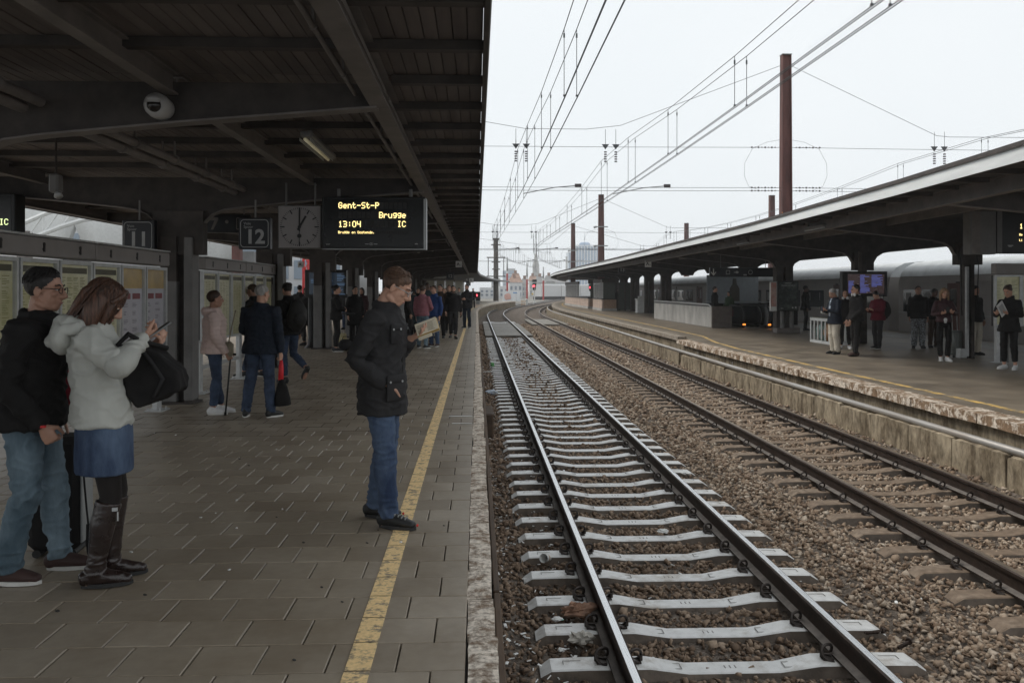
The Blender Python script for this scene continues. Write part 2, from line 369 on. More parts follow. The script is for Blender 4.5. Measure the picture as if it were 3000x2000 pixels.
def sleeper_mesh(m):
    xs = [-1.27, -1.2, -.98, -.56, -.3, .3, .56, .98, 1.2, 1.27]; zt = [-.05, -.005, 0, 0, -.042, -.042, 0, 0, -.005, -.05]; wt = [.085, .1, .102, .102, .088, .088, .102, .102, .1, .085]
    mb = MB(); V = []
    for x, z, q in zip(xs, zt, wt): V += [(x, -q - .035, -.2), (x, -q, z - .008), (x, -q + .012, z), (x, q - .012, z), (x, q, z - .008), (x, q + .035, -.2)]
    f = [(i * 6 + k, (i + 1) * 6 + k, (i + 1) * 6 + (k + 1) % 6, i * 6 + (k + 1) % 6) for i in range(len(xs) - 1) for k in range(6)]
    f += [tuple(range(6)), tuple(54 + k for k in range(5, -1, -1))]
    # cast marks on the shoulders: low raised rims
    for sx in (-1, 1):
        for a, b, c, d in ((1.02, 1.16, -.05, -.042), (1.152, 1.16, -.05, .03), (.36, .44, -.035, -.03), (.36, .44, .03, .035), (.36, .366, -.035, .035)): pass
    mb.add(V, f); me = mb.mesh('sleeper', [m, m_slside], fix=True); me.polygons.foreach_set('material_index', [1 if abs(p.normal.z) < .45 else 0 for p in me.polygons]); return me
def clip_mesh():
    mb = MB(); P = []
    for i in range(15):
        a = -2.2 + i * 2 * math.pi * .92 / 14
        P.append((.045 + .044 * math.cos(a) * (1 + .15 * math.sin(a)), .05 - .1 * i / 14, .046 + .044 * math.sin(a)))
    mb.tube(P, .0105, 5); mb.tube([(.07, -.045, .012), (.03, -.03, .016), (-.005, -.01, .02)], .0085, 5)
    mb.box((.05, 0, .004), (.07, .07, .01)); mb.cyl((.085, 0, .01), (.085, 0, .045), .014, n=6)
    return mb.mesh('rail_clip', m_clip, smooth=R(50))
clip_me = clip_mesh()
m_mark = mat('cast_mark_grey', (.22, .21, .2), .7, bump=0)
def mark_mesh():
    mb = MB()
    for sx in (-1, 1):
        for a, b, c, d in ((1.0, 1.12, .03, .035), (1.115, 1.12, -.02, .03), (.34, .46, -.05, -.046), (.34, .46, .03, .034), (.34, .345, -.046, .03), (.4, .404, -.046, .03), (.455, .46, -.046, .03)):
            zz_ = .0005 if a > .9 else -.0005; x0, x1 = sorted((sx * a, sx * b)); mb.b2((x0, c, zz_ if a > .9 else -.03 + (.46 - 0) * 0), (x1, d, zz_ + .0015 if a > .9 else -.0275))
    for i in range(3): mb.b2((-.05 + i * .035, -.02, -.0425), (-.042 + i * .035, .02, -.0405))
    return mb.mesh('cast_mark', m_mark)
mark_me = mark_mesh()
clips_left = 296
tracks = []
for ti, (cx, y0) in enumerate(TR):
    tk = struct(bpy.data.objects.new('railway_track', None)); COL.objects.link(tk); tracks.append(tk)
    path = [y for y in range(-4, 60, 8)] + [60 + 2.5 * i for i in range(72)]
    prof = [(-.068, -.172), (-.068, -.16), (-.012, -.145), (-.009, -.05), (-.036, -.036), (-.036, -.009), (-.023, 0), (.023, 0), (.036, -.009), (.036, -.036), (.009, -.05), (.012, -.145), (.068, -.16), (.068, -.172)]
    for s in (-.7525, .7525):
        mb = MB(); mb.sweep([(cx + s + bend(y, y0), y, RAILZ) for y in path], prof)
        n = len(prof); mb.mi = [1 if (i % n) == 6 else 2 if (i % n) in (1, 11) else 0 for i in range((len(path) - 1) * n)] + [0, 0]
        mb.build('rail', [m_rust, m_polish if ti == 0 else m_dull, m_foot], tk, smooth=R(25))
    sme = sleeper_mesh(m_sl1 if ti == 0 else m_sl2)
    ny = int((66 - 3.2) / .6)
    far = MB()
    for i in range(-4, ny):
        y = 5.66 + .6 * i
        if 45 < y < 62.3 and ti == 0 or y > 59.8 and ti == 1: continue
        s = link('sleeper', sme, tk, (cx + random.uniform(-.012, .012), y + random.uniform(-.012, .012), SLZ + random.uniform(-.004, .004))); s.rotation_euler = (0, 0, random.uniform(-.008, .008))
        if ti == 0 and 5 < y < 12: tag(link('cast_mark', mark_me, s), kind='stuff')
        vis = y > 4.6 and cx - 1 < .69 * y + .4
        for r_, d in ((-.7525, -1), (-.7525, 1), (.7525, -1), (.7525, 1)):
            if vis and y < (27 if ti == 0 else 24) and clips_left > 0 and (d < 0 or y < 16):
                c = link('rail_clip', clip_me, s, (r_ + d * .062, 0, .0)); c.rotation_euler = (0, 0, 0 if d > 0 else math.pi); clips_left -= 1
            elif vis and y < 50 and d < 0: far.box((cx + r_ + d * .1, y, SLZ + .025), (.07, .08, .05))
    tag(far.build('clip_row', m_clip, tk), kind='stuff')
    # concrete crossing slabs between and beside the rails where staff cross
    for j in range(11 if ti == 0 else 7):
        y = (45.9 if ti == 0 else 60.6) + j * 1.5
        for xa, xb in ((-.67, .67), (-1.25, -.86), (.86, 1.25)):
            mb = MB(); mb.cbox((cx + (xa + xb) / 2, y, RAILZ - .135 + random.uniform(-.006, .006)), (xb - xa, 1.46, .1), .015); mb.build('crossing_slab', m_slab, tk)
    for j in range(0):
        y = 74 + j * 2.2; mb = MB(); mb.cbox((0, 0, 0), (1.3, 2.1, .08), .015)
        o = mb.build('crossing_slab', m_slab, tk, loc=(cx + bend(y, y0), y, RAILZ - .07)); o.rotation_euler.z = -math.atan(.165 * min(1, max(0, (y - y0) / 54)))

# ---- left platform: slab, tiles, coping, board, yellow line ----
m_slabdark = mat('slab_joint', (.045, .04, .034), .9, var=.3)
pl = struct(bpy.data.objects.new('platform_left', None)); COL.objects.link(pl)
EL = [(0.0 + bend(y, 66) * 1.0, y, 0) for y in [-5, 20, 40, 60] + [64 + 3 * i for i in range(22)]]
mb = MB(); mb.sweep(EL, [(-8.6, -1.05), (-8.6, -.035), (-.04, -.035), (-.02, -1.05)]); mb.build('platform_base', m_slabdark, pl)
m_tile = attrmat('paving_tile', [(.315, .262, .2), (.345, .29, .223), (.38, .322, .25), (.42, .358, .283)], None, .42, spec=.5, scale=16, bump=.22, stain=1.1)
def tile_mesh(wx, wy, tone):
    mb = MB(); g = .0035; c = .004; x, y = wx / 2 - g, wy / 2 - g
    V = [(-x, -y, -.05), (x, -y, -.05), (x, y, -.05), (-x, y, -.05), (-x, -y, -c), (x, -y, -c), (x, y, -c), (-x, y, -c), (-x + c, -y + c, 0), (x - c, -y + c, 0), (x - c, y - c, 0), (-x + c, y - c, 0)]
    f = [(0, 1, 5, 4), (1, 2, 6, 5), (2, 3, 7, 6), (3, 0, 4, 7), (4, 5, 9, 8), (5, 6, 10, 9), (6, 7, 11, 10), (7, 4, 8, 11), (8, 9, 10, 11)]
    mb.add(V, f); me = mb.mesh('tile', m_tile, fix=False); a = me.attributes.new('tone', 'FLOAT', 'FACE'); a.data.foreach_set('value', [tone] * 9); return me
TX, TY = .2965, .2985
tones = [.08, .25, .4, .55, .7, .9]
tmesh = {(h, t): tile_mesh(TX * h, TY, t) for h in (1, .5) for t in tones}
cells = []
for i in range(0, 203):
    y = 2.02 + TY * i; x = -.047; first = .5 if i % 2 else 1
    while x > -8.4:
        wd = TX * (first if x > -.05 else 1); cells.append((x - wd / 2, y, 1 if wd > TX * .9 else .5)); x -= wd
vis = [c for c in cells if 3.15 < c[1] and c[0] > -(c[1] * .56 + .3)]
vis.sort(key=lambda c: math.hypot(c[0], c[1]) - (1.2 if c[0] > -1.2 else 0))
near = set(vis[:296]); far = MB(); farT = []
for c in cells:
    z = random.gauss(0, .0012); t = random.choice(tones)
    if c in near:
        o = link('tile', tmesh[(c[2], t)], pl, (c[0], c[1], min(.002, z))); o.rotation_euler = (random.gauss(0, .0022), random.gauss(0, .0022), random.gauss(0, .003))
    else:
        wx = TX * c[2] / 2 - .0035; wy = TY / 2 - .0035; z = min(.002, z); far.add([(c[0] - wx, c[1] - wy, z), (c[0] + wx, c[1] - wy, z), (c[0] + wx, c[1] + wy, z + random.gauss(0, .0006)), (c[0] - wx, c[1] + wy, z)], [(0, 1, 2, 3)]); farT.append(t)
o = far.build('paving_field', m_tile, pl); a = o.data.attributes.new('tone', 'FLOAT', 'FACE'); a.data.foreach_set('value', farT); tag(o, kind='stuff')
mb = MB(); mb.sweep([p for p in EL if p[1] >= 60], [(-8.5, -.03), (-8.5, -.001), (-.04, -.001), (-.04, -.03)]); o = mb.build('paving_sheet', m_tile, pl)
a = o.data.attributes.new('tone', 'FLOAT', 'FACE'); a.data.foreach_set('value', [.6] * len(o.data.polygons))
m_cope = peel('coping_worn', (.7, .62, .53), (.27, .19, .13), .47, 9, .9, soft=.07, bump=.9)
def rough_block(dx, dy, dz, seed, amp=.006, nx=3, ny=10, m=m_cope, name='coping_block'):
    """block with chipped, uneven faces; origin at its top centre"""
    bm = bmesh.new(); bmesh.ops.create_grid(bm, x_segments=nx, y_segments=ny, size=.5)
    for v in bm.verts: v.co.x *= dx; v.co.y *= dy
    r = bmesh.ops.extrude_face_region(bm, geom=bm.faces[:]); vs = [g for g in r['geom'] if isinstance(g, bmesh.types.BMVert)]
    for v in vs: v.co.z -= dz
    for v in bm.verts:
        ed = max(abs(v.co.x) / (dx / 2), abs(v.co.y) / (dy / 2)) > .98
        p = v.co * 11 + Vector((seed * 3.7, seed * 1.3, 0)); n = mnoise.noise(p)
        v.co.z += n * amp * .7 - (amp * (.4 + abs(n) * 1.5) if ed and v.co.z > -dz / 2 else 0); v.co.x += mnoise.noise(p + Vector((9, 0, 0))) * amp * (1 if abs(v.co.x) > dx * .4 else 0)
        if abs(v.co.y) > dy * .49: v.co.y -= math.copysign(abs(n) * amp * 1.2 + .003, v.co.y)
    bmesh.ops.recalc_face_normals(bm, faces=bm.faces[:]); me = bpy.data.meshes.new(name); bm.to_mesh(me); bm.free(); me.materials.append(m)
    me.polygons.foreach_set('use_smooth', [True] * len(me.polygons)); me.set_sharp_from_angle(angle=R(45)); return me
cb = [rough_block(.13, .485, .13, k) for k in range(7)]
for i in range(62):
    o = link('coping_block', cb[i * 3 % 7], pl, (.02 + random.gauss(0, .0025), 2.3 + i * .492, .001 + random.gauss(0, .0025))); o.rotation_euler = (random.gauss(0, .004), random.gauss(0, .012), random.gauss(0, .004) + (math.pi if i % 2 else 0))
mb = MB(); mb.sweep([(0, 33.05, 0), (0, 50, 0)] + [p for p in EL if p[1] >= 60], [(-.045, -.13), (-.045, 0), (.08, 0), (.085, -.13)]); mb.build('coping_edge', m_cope, pl)
m_board = mat('edge_board', (.075, .048, .03), .75, var=.45, scale=5, bump=.4, stretch=(1, .15, 1), bscale=30)
for i in range(10):
    mb = MB(); mb.cbox((.112, 3.4 + i * 3.0, -.3), (.035, 2.97, .4), .006); mb.build('edge_board', m_board, pl)
mb = MB(); mb.cbox((.19, 13.6, -.45), (.13, 1.0, .36), .02); mb.build('cable_box', m_board, pl)
m_wall = peel('old_concrete', (.36, .3, .215), (.12, .09, .057), .5, 3.2, .9, soft=.13, bump=.6, stretch=(1, 1, .5))
mb = MB(); mb.sweep([(0, 32, 0)] + [p for p in EL if p[1] >= 40], [(-.02, -1.05), (-.02, -.13), (.05, -.13), (.05, -1.05)]); mb.build('platform_face', m_wall, pl)
m_yel = peel('yellow_paint', (.86, .62, .31), (.3, .25, .18), .45, 13, .6, soft=.05, bump=.2, var=.12)
mb = MB()
for i in range(5, 203):
    y = 2.02 + TY * i; a, b = y - TY / 2 + .005, y + TY / 2 - .005
    mb.b2((-.557, a, .0035), (-.448, b, .0045))
mb.build('yellow_line', m_yel, pl)
mb = MB(); mb.sweep([(p[0] - .5, p[1], .006) for p in EL if p[1] >= 60], [(-.055, -.004), (-.055, 0), (.055, 0), (.055, -.004)]); mb.build('yellow_line', m_yel, pl)
# two white painted dashes by the edge
mb = MB(); mb.b2((-.35, 11.0, .0035), (-.06, 11.06, .0045)); mb.b2((-.3, 10.4, .0035), (-.06, 10.45, .0045)); mb.build('white_dash', mat('white_paint', (.7, .7, .68), .6), pl)

# ---- right platform ----
pr = struct(bpy.data.objects.new('platform_right', None)); COL.objects.link(pr)
def erx(y): return 6.49 if y < 27.5 else 6.49 + min(.42, (y - 27.5) * .2) + bend(y, 66)
ER = [(erx(y), y, 0) for y in [-5, 10, 20, 27.4, 29.6] + [35, 45, 55, 62] + [66 + 3 * i for i in range(24)]]
m_asph = mat('platform_asphalt', (.21, .175, .135), .45, var=.3, scale=1.3, bump=.25, bscale=90, spec=.5)
mb = MB(); mb.sweep(ER, [(.3, -1.05), (.3, -.02), (.3, -.004), (9.6, -.004), (9.6, -1.05)]); mb.build('platform_top', m_asph, pr)
m_peelw = peel('coping_white', (.66, .58, .49), (.24, .16, .1), .52, 6, .85, soft=.05, bump=.7)
rb = [rough_block(.36, .56, .13, 20 + k, .0045, 5, 8, m_peelw) for k in range(6)]
for i in range(36):
    y = 7.9 + i * .565; o = link('coping_block', rb[i * 5 % 6], pr, (6.66 + random.gauss(0, .006), y, random.gauss(0, .004))); o.rotation_euler.y = random.gauss(0, .012)
m_cope2 = peel('coping_far', (.36, .32, .27), (.2, .16, .12), .5, 3, .9, soft=.15)
mb = MB(); mb.sweep([p for p in ER if p[1] > 27.6], [(.0, -.13), (.0, 0), (.31, 0), (.31, -.13)]); mb.build('coping_edge', m_cope2, pr)
mb = MB(); mb.sweep(ER, [(.12, -1.05), (.12, -.13), (.29, -.13), (.29, -1.05)]); mb.build('platform_face', m_wall, pr)
pw = [rough_block(.2, 1.17, .75, 40 + k, .02, 5, 10, m_wall, 'wall_panel') for k in range(5)]
for i in range(17):
    y = 7.2 + i * 1.19
    o = link('wall_panel', pw[i * 2 % 5], pr, (6.46 + random.gauss(0, .012), y, -.385 + random.gauss(0, .014))); o.rotation_euler = (random.gauss(0, .006), random.gauss(0, .02), random.gauss(0, .006))
mb = MB(); mb.sweep([(6.5, 27.3, 0), (6.62, 40, 0), (6.66, 55, 0), (6.7, 64, 0)] + [(6.7 + bend(y, 69), y, 0) for y in range(70, 130, 6)], [(-.1, -1.05), (-.1, -.38), (.1, -.38), (.1, -1.05)]); mb.build('duct_wall', m_wall, pr)
m_pipe = mat('duct_cap', (.55, .54, .52), .42, .25, .3, 5, c2=(.3, .27, .24), bump=.25, stretch=(1, .12, 1))
mb = MB(); mb.tube([(6.46, 6, -.33), (6.45, 14, -.33), (6.4, 22, -.325), (6.48, 32, -.33), (6.62, 45, -.33), (6.66, 55, -.33), (6.72, 65, -.33)] + [(6.72 + bend(y, 69), y, -.33) for y in range(70, 128, 5)], .05, 10); mb.build('duct_pipe', m_pipe, pr, smooth=True)
for y in (17.8, 21.6, 25):
    mb = MB(); mb.cyl((6.43, y, -.29), (6.43, y, -.2), .012, n=6); mb.build('peg', m_pipe, pr)
m_yel2 = peel('yellow_paint_worn', (.75, .5, .16), (.24, .2, .15), .5, 4, .6, soft=.08, bump=.1, var=.12)
YR = [(7.2, 6, 0), (7.16, 12, 0), (7.12, 18, 0), (7.15, 23.5, 0), (7.35, 26.5, 0), (7.85, 29.8, 0), (7.98, 36, 0), (8.05, 50, 0), (8.15, 60, 0)] + [(8.1 + bend(y, 66), y, 0) for y in range(66, 130, 5)]
mb = MB(); mb.sweep([(x, y, .003) for x, y, z in YR], [(-.055, -.004), (-.055, 0), (.055, 0), (.055, -.004)]); mb.build('yellow_line', m_yel2, pr)
m_pave = mat('light_paving', (.3, .29, .275), .6, var=.2, scale=3, bump=.2)
for i in range(46):
    for j in range(2):
        mb = MB(); mb.cbox((14.55 + j * .8, 14 + i * .8, -.025), (.785, .785, .05), .008); mb.build('paving_slab', m_pave, pr)
# ================= LEFT CANOPY =================
m_can = mat('canopy_paint', (.055, .046, .041), .65, var=.35, scale=4, bump=.1)
m_brd = mat('canopy_board', (.125, .105, .097), .75, var=.25, scale=2.5, bump=.2, stretch=(3, .3, 1), orand=.1)
m_flange = mat('flange_paint', (.16, .142, .132), .6, var=.22, scale=3, bump=.1)
m_roof = mat('roof_felt', (.06, .058, .055), .9, var=.2, bump=0)
m_alu = mat('light_metal', (.42, .43, .43), .45, .3, .1, 8, bump=.05)
m_col = mat('column_grey', (.16, .155, .15), .55, var=.15, scale=4, bump=.08)
m_black = mat('black_metal', (.012, .012, .012), .4, var=.2, bump=.03)
PY = 5.72; Y0 = 6.78
can = thing('platform_canopy', 'dark brown boarded steel canopy over the platform with the waiting crowd and clock', 'canopy')
def cbend(y):
    P = [(-10, 0), (80, 0), (98, .32), (125, 1.65), (153, 3.95), (176, 6.7)]
    for (a, b), (c, d) in zip(P, P[1:]):
        if y <= c: return b + (d - b) * (y - a) / (c - a)
    return 6.7
EY = [-3, 20, 40, 60, 80] + [84 + 4 * i for i in range(24)]
mb = MB(); mb.sweep([(cbend(y), y, 0) for y in EY], [(-8.5, 3.3), (.04, 3.3), (.04, 3.4), (-4.2, 3.55), (-8.5, 3.4)]); mb.build('roof', m_roof, can)
mb = MB(); mb.sweep([(cbend(y), y, 0) for y in EY], [(.045, 3.17), (.075, 3.17), (.078, 3.42), (.045, 3.42)]); mb.build('fascia', m_can, can)
mb = MB(); mb.sweep([(cbend(y), y, 0) for y in EY], [(.08, 3.3), (.088, 3.3), (.09, 3.34), (.08, 3.34)]); mb.sweep([(cbend(y), y, 0) for y in EY], [(.082, 3.39), (.094, 3.39), (.094, 3.43), (.082, 3.43)]); mb.build('edge_trim', m_alu, can)
mb = MB(); mb.sweep([(cbend(y), y, 0) for y in EY], [(-8.54, 3.15), (-8.5, 3.15), (-8.5, 3.42), (-8.54, 3.42)]); mb.build('fascia', m_can, can)
BW = .0955; bmesh_board = {}
rest = MB()
nrow = 88
for k in range(-1, 14):
    ya, yb = Y0 + PY * k, Y0 + PY * (k + 1)
    for i in range(nrow):
        x = .035 - BW * (i + .5); dz = random.uniform(-.003, .003)
        if k < 2 and i < 42 and (k > -1 or i < 60):
            if 'b' not in bmesh_board:
                q = MB(); q.cbox((0, 0, .0125), (BW - .006, PY - .012, .025), .003); bmesh_board['b'] = q.mesh('ceiling_board', m_brd)
            link('ceiling_board', bmesh_board['b'], can, (x, (ya + yb) / 2 + random.uniform(-.003, .003), 3.268 + dz))
        else: rest.b2((x - BW / 2 + .0045, ya + .004, 3.268 + dz), (x + BW / 2 - .0045, yb - .004, 3.292 + dz))
tag(rest.build('ceiling_boarding', m_brd, can), kind='stuff')
q = MB(); q.b2((-8.28, -.045, -.066), (.044, .045, 0)); rib_me = q.mesh('rib', m_can)
for j in range(-5, 78):
    if j % 6 == 0: continue
    link('rib', rib_me, can, (0, Y0 + PY / 6 * j, 3.2655))
for lo, hi in (((-.66, -.045, -.066), (.044, .045, 0)), ((-8.28, -.045, -.066), (-7.66, .045, 0))):
    q = MB(); q.b2(lo, hi); rib2 = q.mesh('rib', m_can)
    for j in range(0, 14): link('rib', rib2, can, (0, Y0 + PY * j, 3.2655))
def ibeam(x, z, h, fw, y0, y1, t=.014):
    a = fw / 2
    mb = MB(); mb.b2((x - a, y0, z), (x + a, y1, z + t)); mb.b2((x - .007, y0, z + t), (x + .007, y1, z + h - t)); mb.b2((x - a, y0, z + h - t), (x + a, y1, z + h)); return mb
for x in (-.755, -7.64):
    for k in range(-1, 13):
        mb = ibeam(x, 3.02, .235, .14, Y0 + PY * k + .003, Y0 + PY * (k + 1) - .003); mb.b2((x + .055, Y0 + PY * k + .1, 3.09), (x + .062, Y0 + PY * (k + 1) - .1, 3.13))
        mb.m = 0; mb.build('edge_beam', m_flange, can)
for x in (-2.33, -6.07):
    for k in range(-1, 13): ibeam(x, 3.09, .165, .1, Y0 + PY * k + .05, Y0 + PY * (k + 1) - .05).build('purlin', m_flange, can)
# tapered cross beams with a rounded haunch at the column
half = [(3.43, 3.02), (1.9, 2.89), (.9, 2.79), (.62, 2.75), (.45, 2.68), (.33, 2.56), (.27, 2.4), (.25, 2.2)]
def crossbeam():
    ws = []; mb = MB(); bot = [(-4.2 + a, z) for a, z in half] + [(-4.2 - a, z) for a, z in reversed(half)]
    mb.poly([(x, -.009, z) for x, z in bot] + [(-7.63, -.009, 3.2), (-.77, -.009, 3.2)], (0, .018, 0))
    for s in (1, -1):
        w_ = MB()
        for (a, b), (c, d) in zip(half, half[1:]):
            x0, x1 = -4.2 + s * a, -4.2 + s * c
            w_.poly([(x0, -.075, b - .016), (x1, -.075, d - .016), (x1, -.075, d), (x0, -.075, b)], (0, .15, 0))
        ws.append(w_.mesh('bottom_flange', m_flange))
    return mb.mesh('cross_beam', m_can), ws
cbm, cfm = crossbeam()
def column_mesh():
    mb = MB(); mb.b2((-.24, -.14, 0), (-.02, .14, 2.35)); mb.b2((-.02, -.02, 0), (.09, .02, 2.35)); mb.b2((.09, -.14, 0), (.2, .14, 2.35)); mb.b2((-.36, -.1, 2.1), (.34, .1, 2.72)); mb.b2((-.3, -.2, 0), (.24, .2, .03)); return mb.mesh('column', m_can)
def casing_mesh():
    mb = MB(); mb.cbox((-.13, 0, .88), (.23, .3, 1.7), .012); mb.cbox((.145, 0, 1.2), (.12, .3, 2.3), .012); return mb.mesh('casing', m_col)
colm, casm = column_mesh(), casing_mesh()
for k in range(-1, 13):
    y = Y0 + PY * k
    o = link('cross_beam', cbm, can, (0, y, 0)); [link('bottom_flange', q_, o) for q_ in cfm]
    if k >= 1: c = link('column', colm, can, (-4.2, y, 0)); link('casing', casm, c)
# cable trays, conduits and lamps under the boards
for x, z, r in ((-3.42, 2.98, .045), (-3.29, 3.02, .04), (-.93, 3.1, .018)):
    for k in range(-1, 4):
        a, b = Y0 + PY * k + .1, Y0 + PY * (k + 1) - .1
        mb = MB(); mb.cyl((x, a, z), (x, b, z), r, n=10)
        for j in range(5): mb.cyl((x, a + .5 + j * 1.1, z), (x, a + .54 + j * 1.1, z), r * 1.35, n=10); mb.b2((x - .008, a + .5 + j * 1.1, z), (x + .008, a + .53 + j * 1.1, 3.22))
        mb.build('cable_duct', m_flange, can, smooth=R(40))
for k in range(0, 9):
    p = (-1.66, 9.22 + PY * k, 3.06); t = thing('tube_lamp', 'slim fluorescent lamp tube under the ceiling boards in front of the clock' if k == 0 else 'lamp tube under the dark canopy, %s beyond the one before the clock' % ['', 'first', 'second', 'third', 'fourth', 'fifth', 'sixth', 'seventh', 'eighth'][k], 'lamp', p, group=None if k == 0 else 'tube lamps along the left canopy')
    mb = MB(); mb.cbox((0, 0, .06), (.12, 1.45, .06), .015); mb.b2((-.02, -.5, .09), (.02, -.46, .2)); mb.b2((-.02, .46, .09), (.02, .5, .2)); mb.build('housing', m_col, t)
    mb = MB(); mb.cyl((-.02, -.66, .015), (-.02, .66, .015), .018, n=10); mb.build('tube', mat('tube_glow', (.7, .68, .55), .3, emit=(1, .85, .5), es=.06), t, smooth=True)
    mb = MB(); mb.b2((.03, -.66, .0), (.035, .66, .03)); mb.b2((-.075, -.66, .0), (-.07, .66, .03)); mb.build('reflector', m_alu, t)
# dome camera on the first cross beam
t = thing('dome_camera', 'round pale security camera on the face of the nearest cross beam', 'camera', (-2.4, 6.62, 2.985)); m_dome = mat('dome_grey', (.4, .39, .38), .5, var=.1)
mb = MB(); mb.loft([(0, .13, 0), (0, .02, 0), (0, -.035, 0), (0, -.07, -.01)], [.085, .095, .09, .066], 20); mb.build('housing', m_dome, t, smooth=R(50))
mb = MB(); mb.ell((0, -.06, -.005), (.055, .05, .055), nu=16, nv=10); mb.build('lens_dome', mat('smoked_glass', (.02, .017, .015), .12, var=.1, bump=0), t, smooth=True)
mb = MB(); mb.loft([(-.052, -.1, .012), (0, -.112, .014), (.052, -.1, .012)], [.006, .008, .006], 6); mb.ell((0, -.075, .03), (.056, .045, .03)); mb.build('eyelid', m_dome, t, smooth=True)
# small loudspeaker hanging at the far side
t = thing('loudspeaker', 'small grey box loudspeaker hanging under the cable ducts', 'loudspeaker', (-4.42, 9.3, 2.72)); mb = MB(); mb.cbox((0, 0, 0), (.1, .14, .2), .02); mb.build('box', m_col, t)
mb = MB(); mb.loft([(.03, -.02, -.09), (.05, -.05, -.14)], [.03, .045], 10); mb.build('horn', m_alu, t, smooth=True); mb = MB(); mb.cyl((0, 0, .1), (0, 0, .5), .012, n=6); mb.build('hanger', m_can, t)

# ================= SIGNS, CLOCK, BOARDS ON THE LEFT PLATFORM =================
m_white = mat('sign_white', (.62, .62, .6), .5, var=.08, bump=0)
m_signblk = mat('sign_black', (.012, .013, .016), .35, var=.2, bump=0)
m_dig = mat('sign_digits', (.36, .36, .355), .5, var=.06, bump=0)
m_led = mat('led_yellow', (.9, .7, .25), .4, emit=(1, .78, .33), es=1.5, bump=0)
m_leddim = mat('led_cell', (.02, .019, .018), .5, var=.1, bump=0)
def ring(mb, cx, cz, w_, h, r, t, y):
    """rounded rectangle outline in the x-z plane"""
    P = []
    for sx, sz, a0 in ((1, 1, 0), (-1, 1, 90), (-1, -1, 180), (1, -1, 270)):
        for i in range(6):
            a = R(a0 + i * 18); P.append((cx + sx * (w_ / 2 - r) + r * math.cos(a), cz + sz * (h / 2 - r) + r * math.sin(a), math.cos(a), math.sin(a)))
    n = len(P); V = [(x, y, z) for x, z, a, b in P] + [(x - a * t, y, z - b * t) for x, z, a, b in P] + [(x, y - .003, z) for x, z, a, b in P] + [(x - a * t, y - .003, z - b * t) for x, z, a, b in P]
    f = []
    for i in range(n):
        k = (i + 1) % n; f += [(i, k, n + k, n + i), (2 * n + i, 3 * n + i, 3 * n + k, 2 * n + k), (i, 2 * n + i, 2 * n + k, k), (n + i, n + k, 3 * n + k, 3 * n + i)]
    mb.add(V, f); return mb
def track_sign(num, x, y, z, s, label, ctop=3.1, small=True, group=None):
    t = thing('track_sign', label, 'sign', (x, y, z), group=group)
    mb = MB(); mb.cbox((0, .05, 0), (s * 1.06, .12, s * 1.06), .01); mb.build('plate', m_signblk, t)
    ring(MB(), 0, 0, s * .94, s * .94, s * .13, s * .02, -.012).build('border', m_dig, t)
    text(num, s * .66, t, m_dig, 'number', (s * (.02 if small else 0), -.013, -s * (.13 if small else .05)), bold=.03)
    if small:
        text('Voie', s * .13, t, m_dig, 'lettering', (-s * .36, -.013, s * .33), align='LEFT'); text('Spoor', s * .13, t, m_dig, 'lettering', (-s * .36, -.013, s * .22), align='LEFT')
    mb = MB(); mb.cyl((0, .05, s * .53), (0, .05, ctop - z), .014, n=6); mb.build('hanger', m_col, t); return t
x, z = S(746, 684, 12.1); track_sign('12', x, 12.1, z, .41, 'black sign with a large white 12 beside the platform clock', 2.85)
x, z = S(405, 691, 12.2); track_sign('11', x, 12.2, z, .41, 'black sign with a large white 11 above the long timetable cabinet', 2.85)
# clock
x, z = S(878, 665, 12.15); t = thing('platform_clock', 'square station clock showing one o\'clock between the 12 sign and the train board', 'clock', (x, 12.15, z))
m_face = mat('clock_face', (.27, .25, .245), .5, var=.06, scale=2, bump=0); m_ink = mat('clock_ink', (.015, .014, .014), .5, bump=0)
mb = MB(); mb.cbox((0, .07, 0), (.6, .15, .6), .012); mb.build('housing', m_col, t)
mb = MB(); mb.b2((-.285, -.0085, -.285), (.285, -.0045, .285)); mb.build('dial', m_face, t)
mb = MB()
for i in range(60):
    a = R(6 * i); L_, W_ = (.062, .017) if i % 5 == 0 else (.022, .007); r0 = .268
    mb.box((math.sin(a) * (r0 - L_ / 2), -.011, math.cos(a) * (r0 - L_ / 2)), (W_, .003, L_), M=Matrix.Rotation(a, 3, 'Y'))
mb.build('minute_marks', m_ink, t)
def hand(name, deg, l0, l1, wd, y, disc=None):
    a = R(deg); mb = MB(); mb.box((math.sin(a) * (l0 + l1) / 2, y, math.cos(a) * (l0 + l1) / 2), (wd, .004, l1 - l0), M=Matrix.Rotation(a, 3, 'Y'))
    mb.cyl((0, y - .003, 0), (0, y + .003, 0), .022, n=12)
    if disc: mb.cyl((math.sin(a) * disc, y - .004, math.cos(a) * disc), (math.sin(a) * disc, y + .004, math.cos(a) * disc), .03, n=14)
    mb.build(name, m_ink, t)
hand('hour_hand', 30, -.05, .175, .027, -.015); hand('minute_hand', 0.5, -.06, .262, .02, -.021); hand('second_hand', 180, -.05, .25, .009, -.027, .125)
mb = MB(); mb.cyl((-.2, .07, .3), (-.2, .07, .62), .014, n=6); mb.cyl((.2, .07, .3), (.2, .07, .62), .014, n=6); mb.build('hanger', m_col, t)
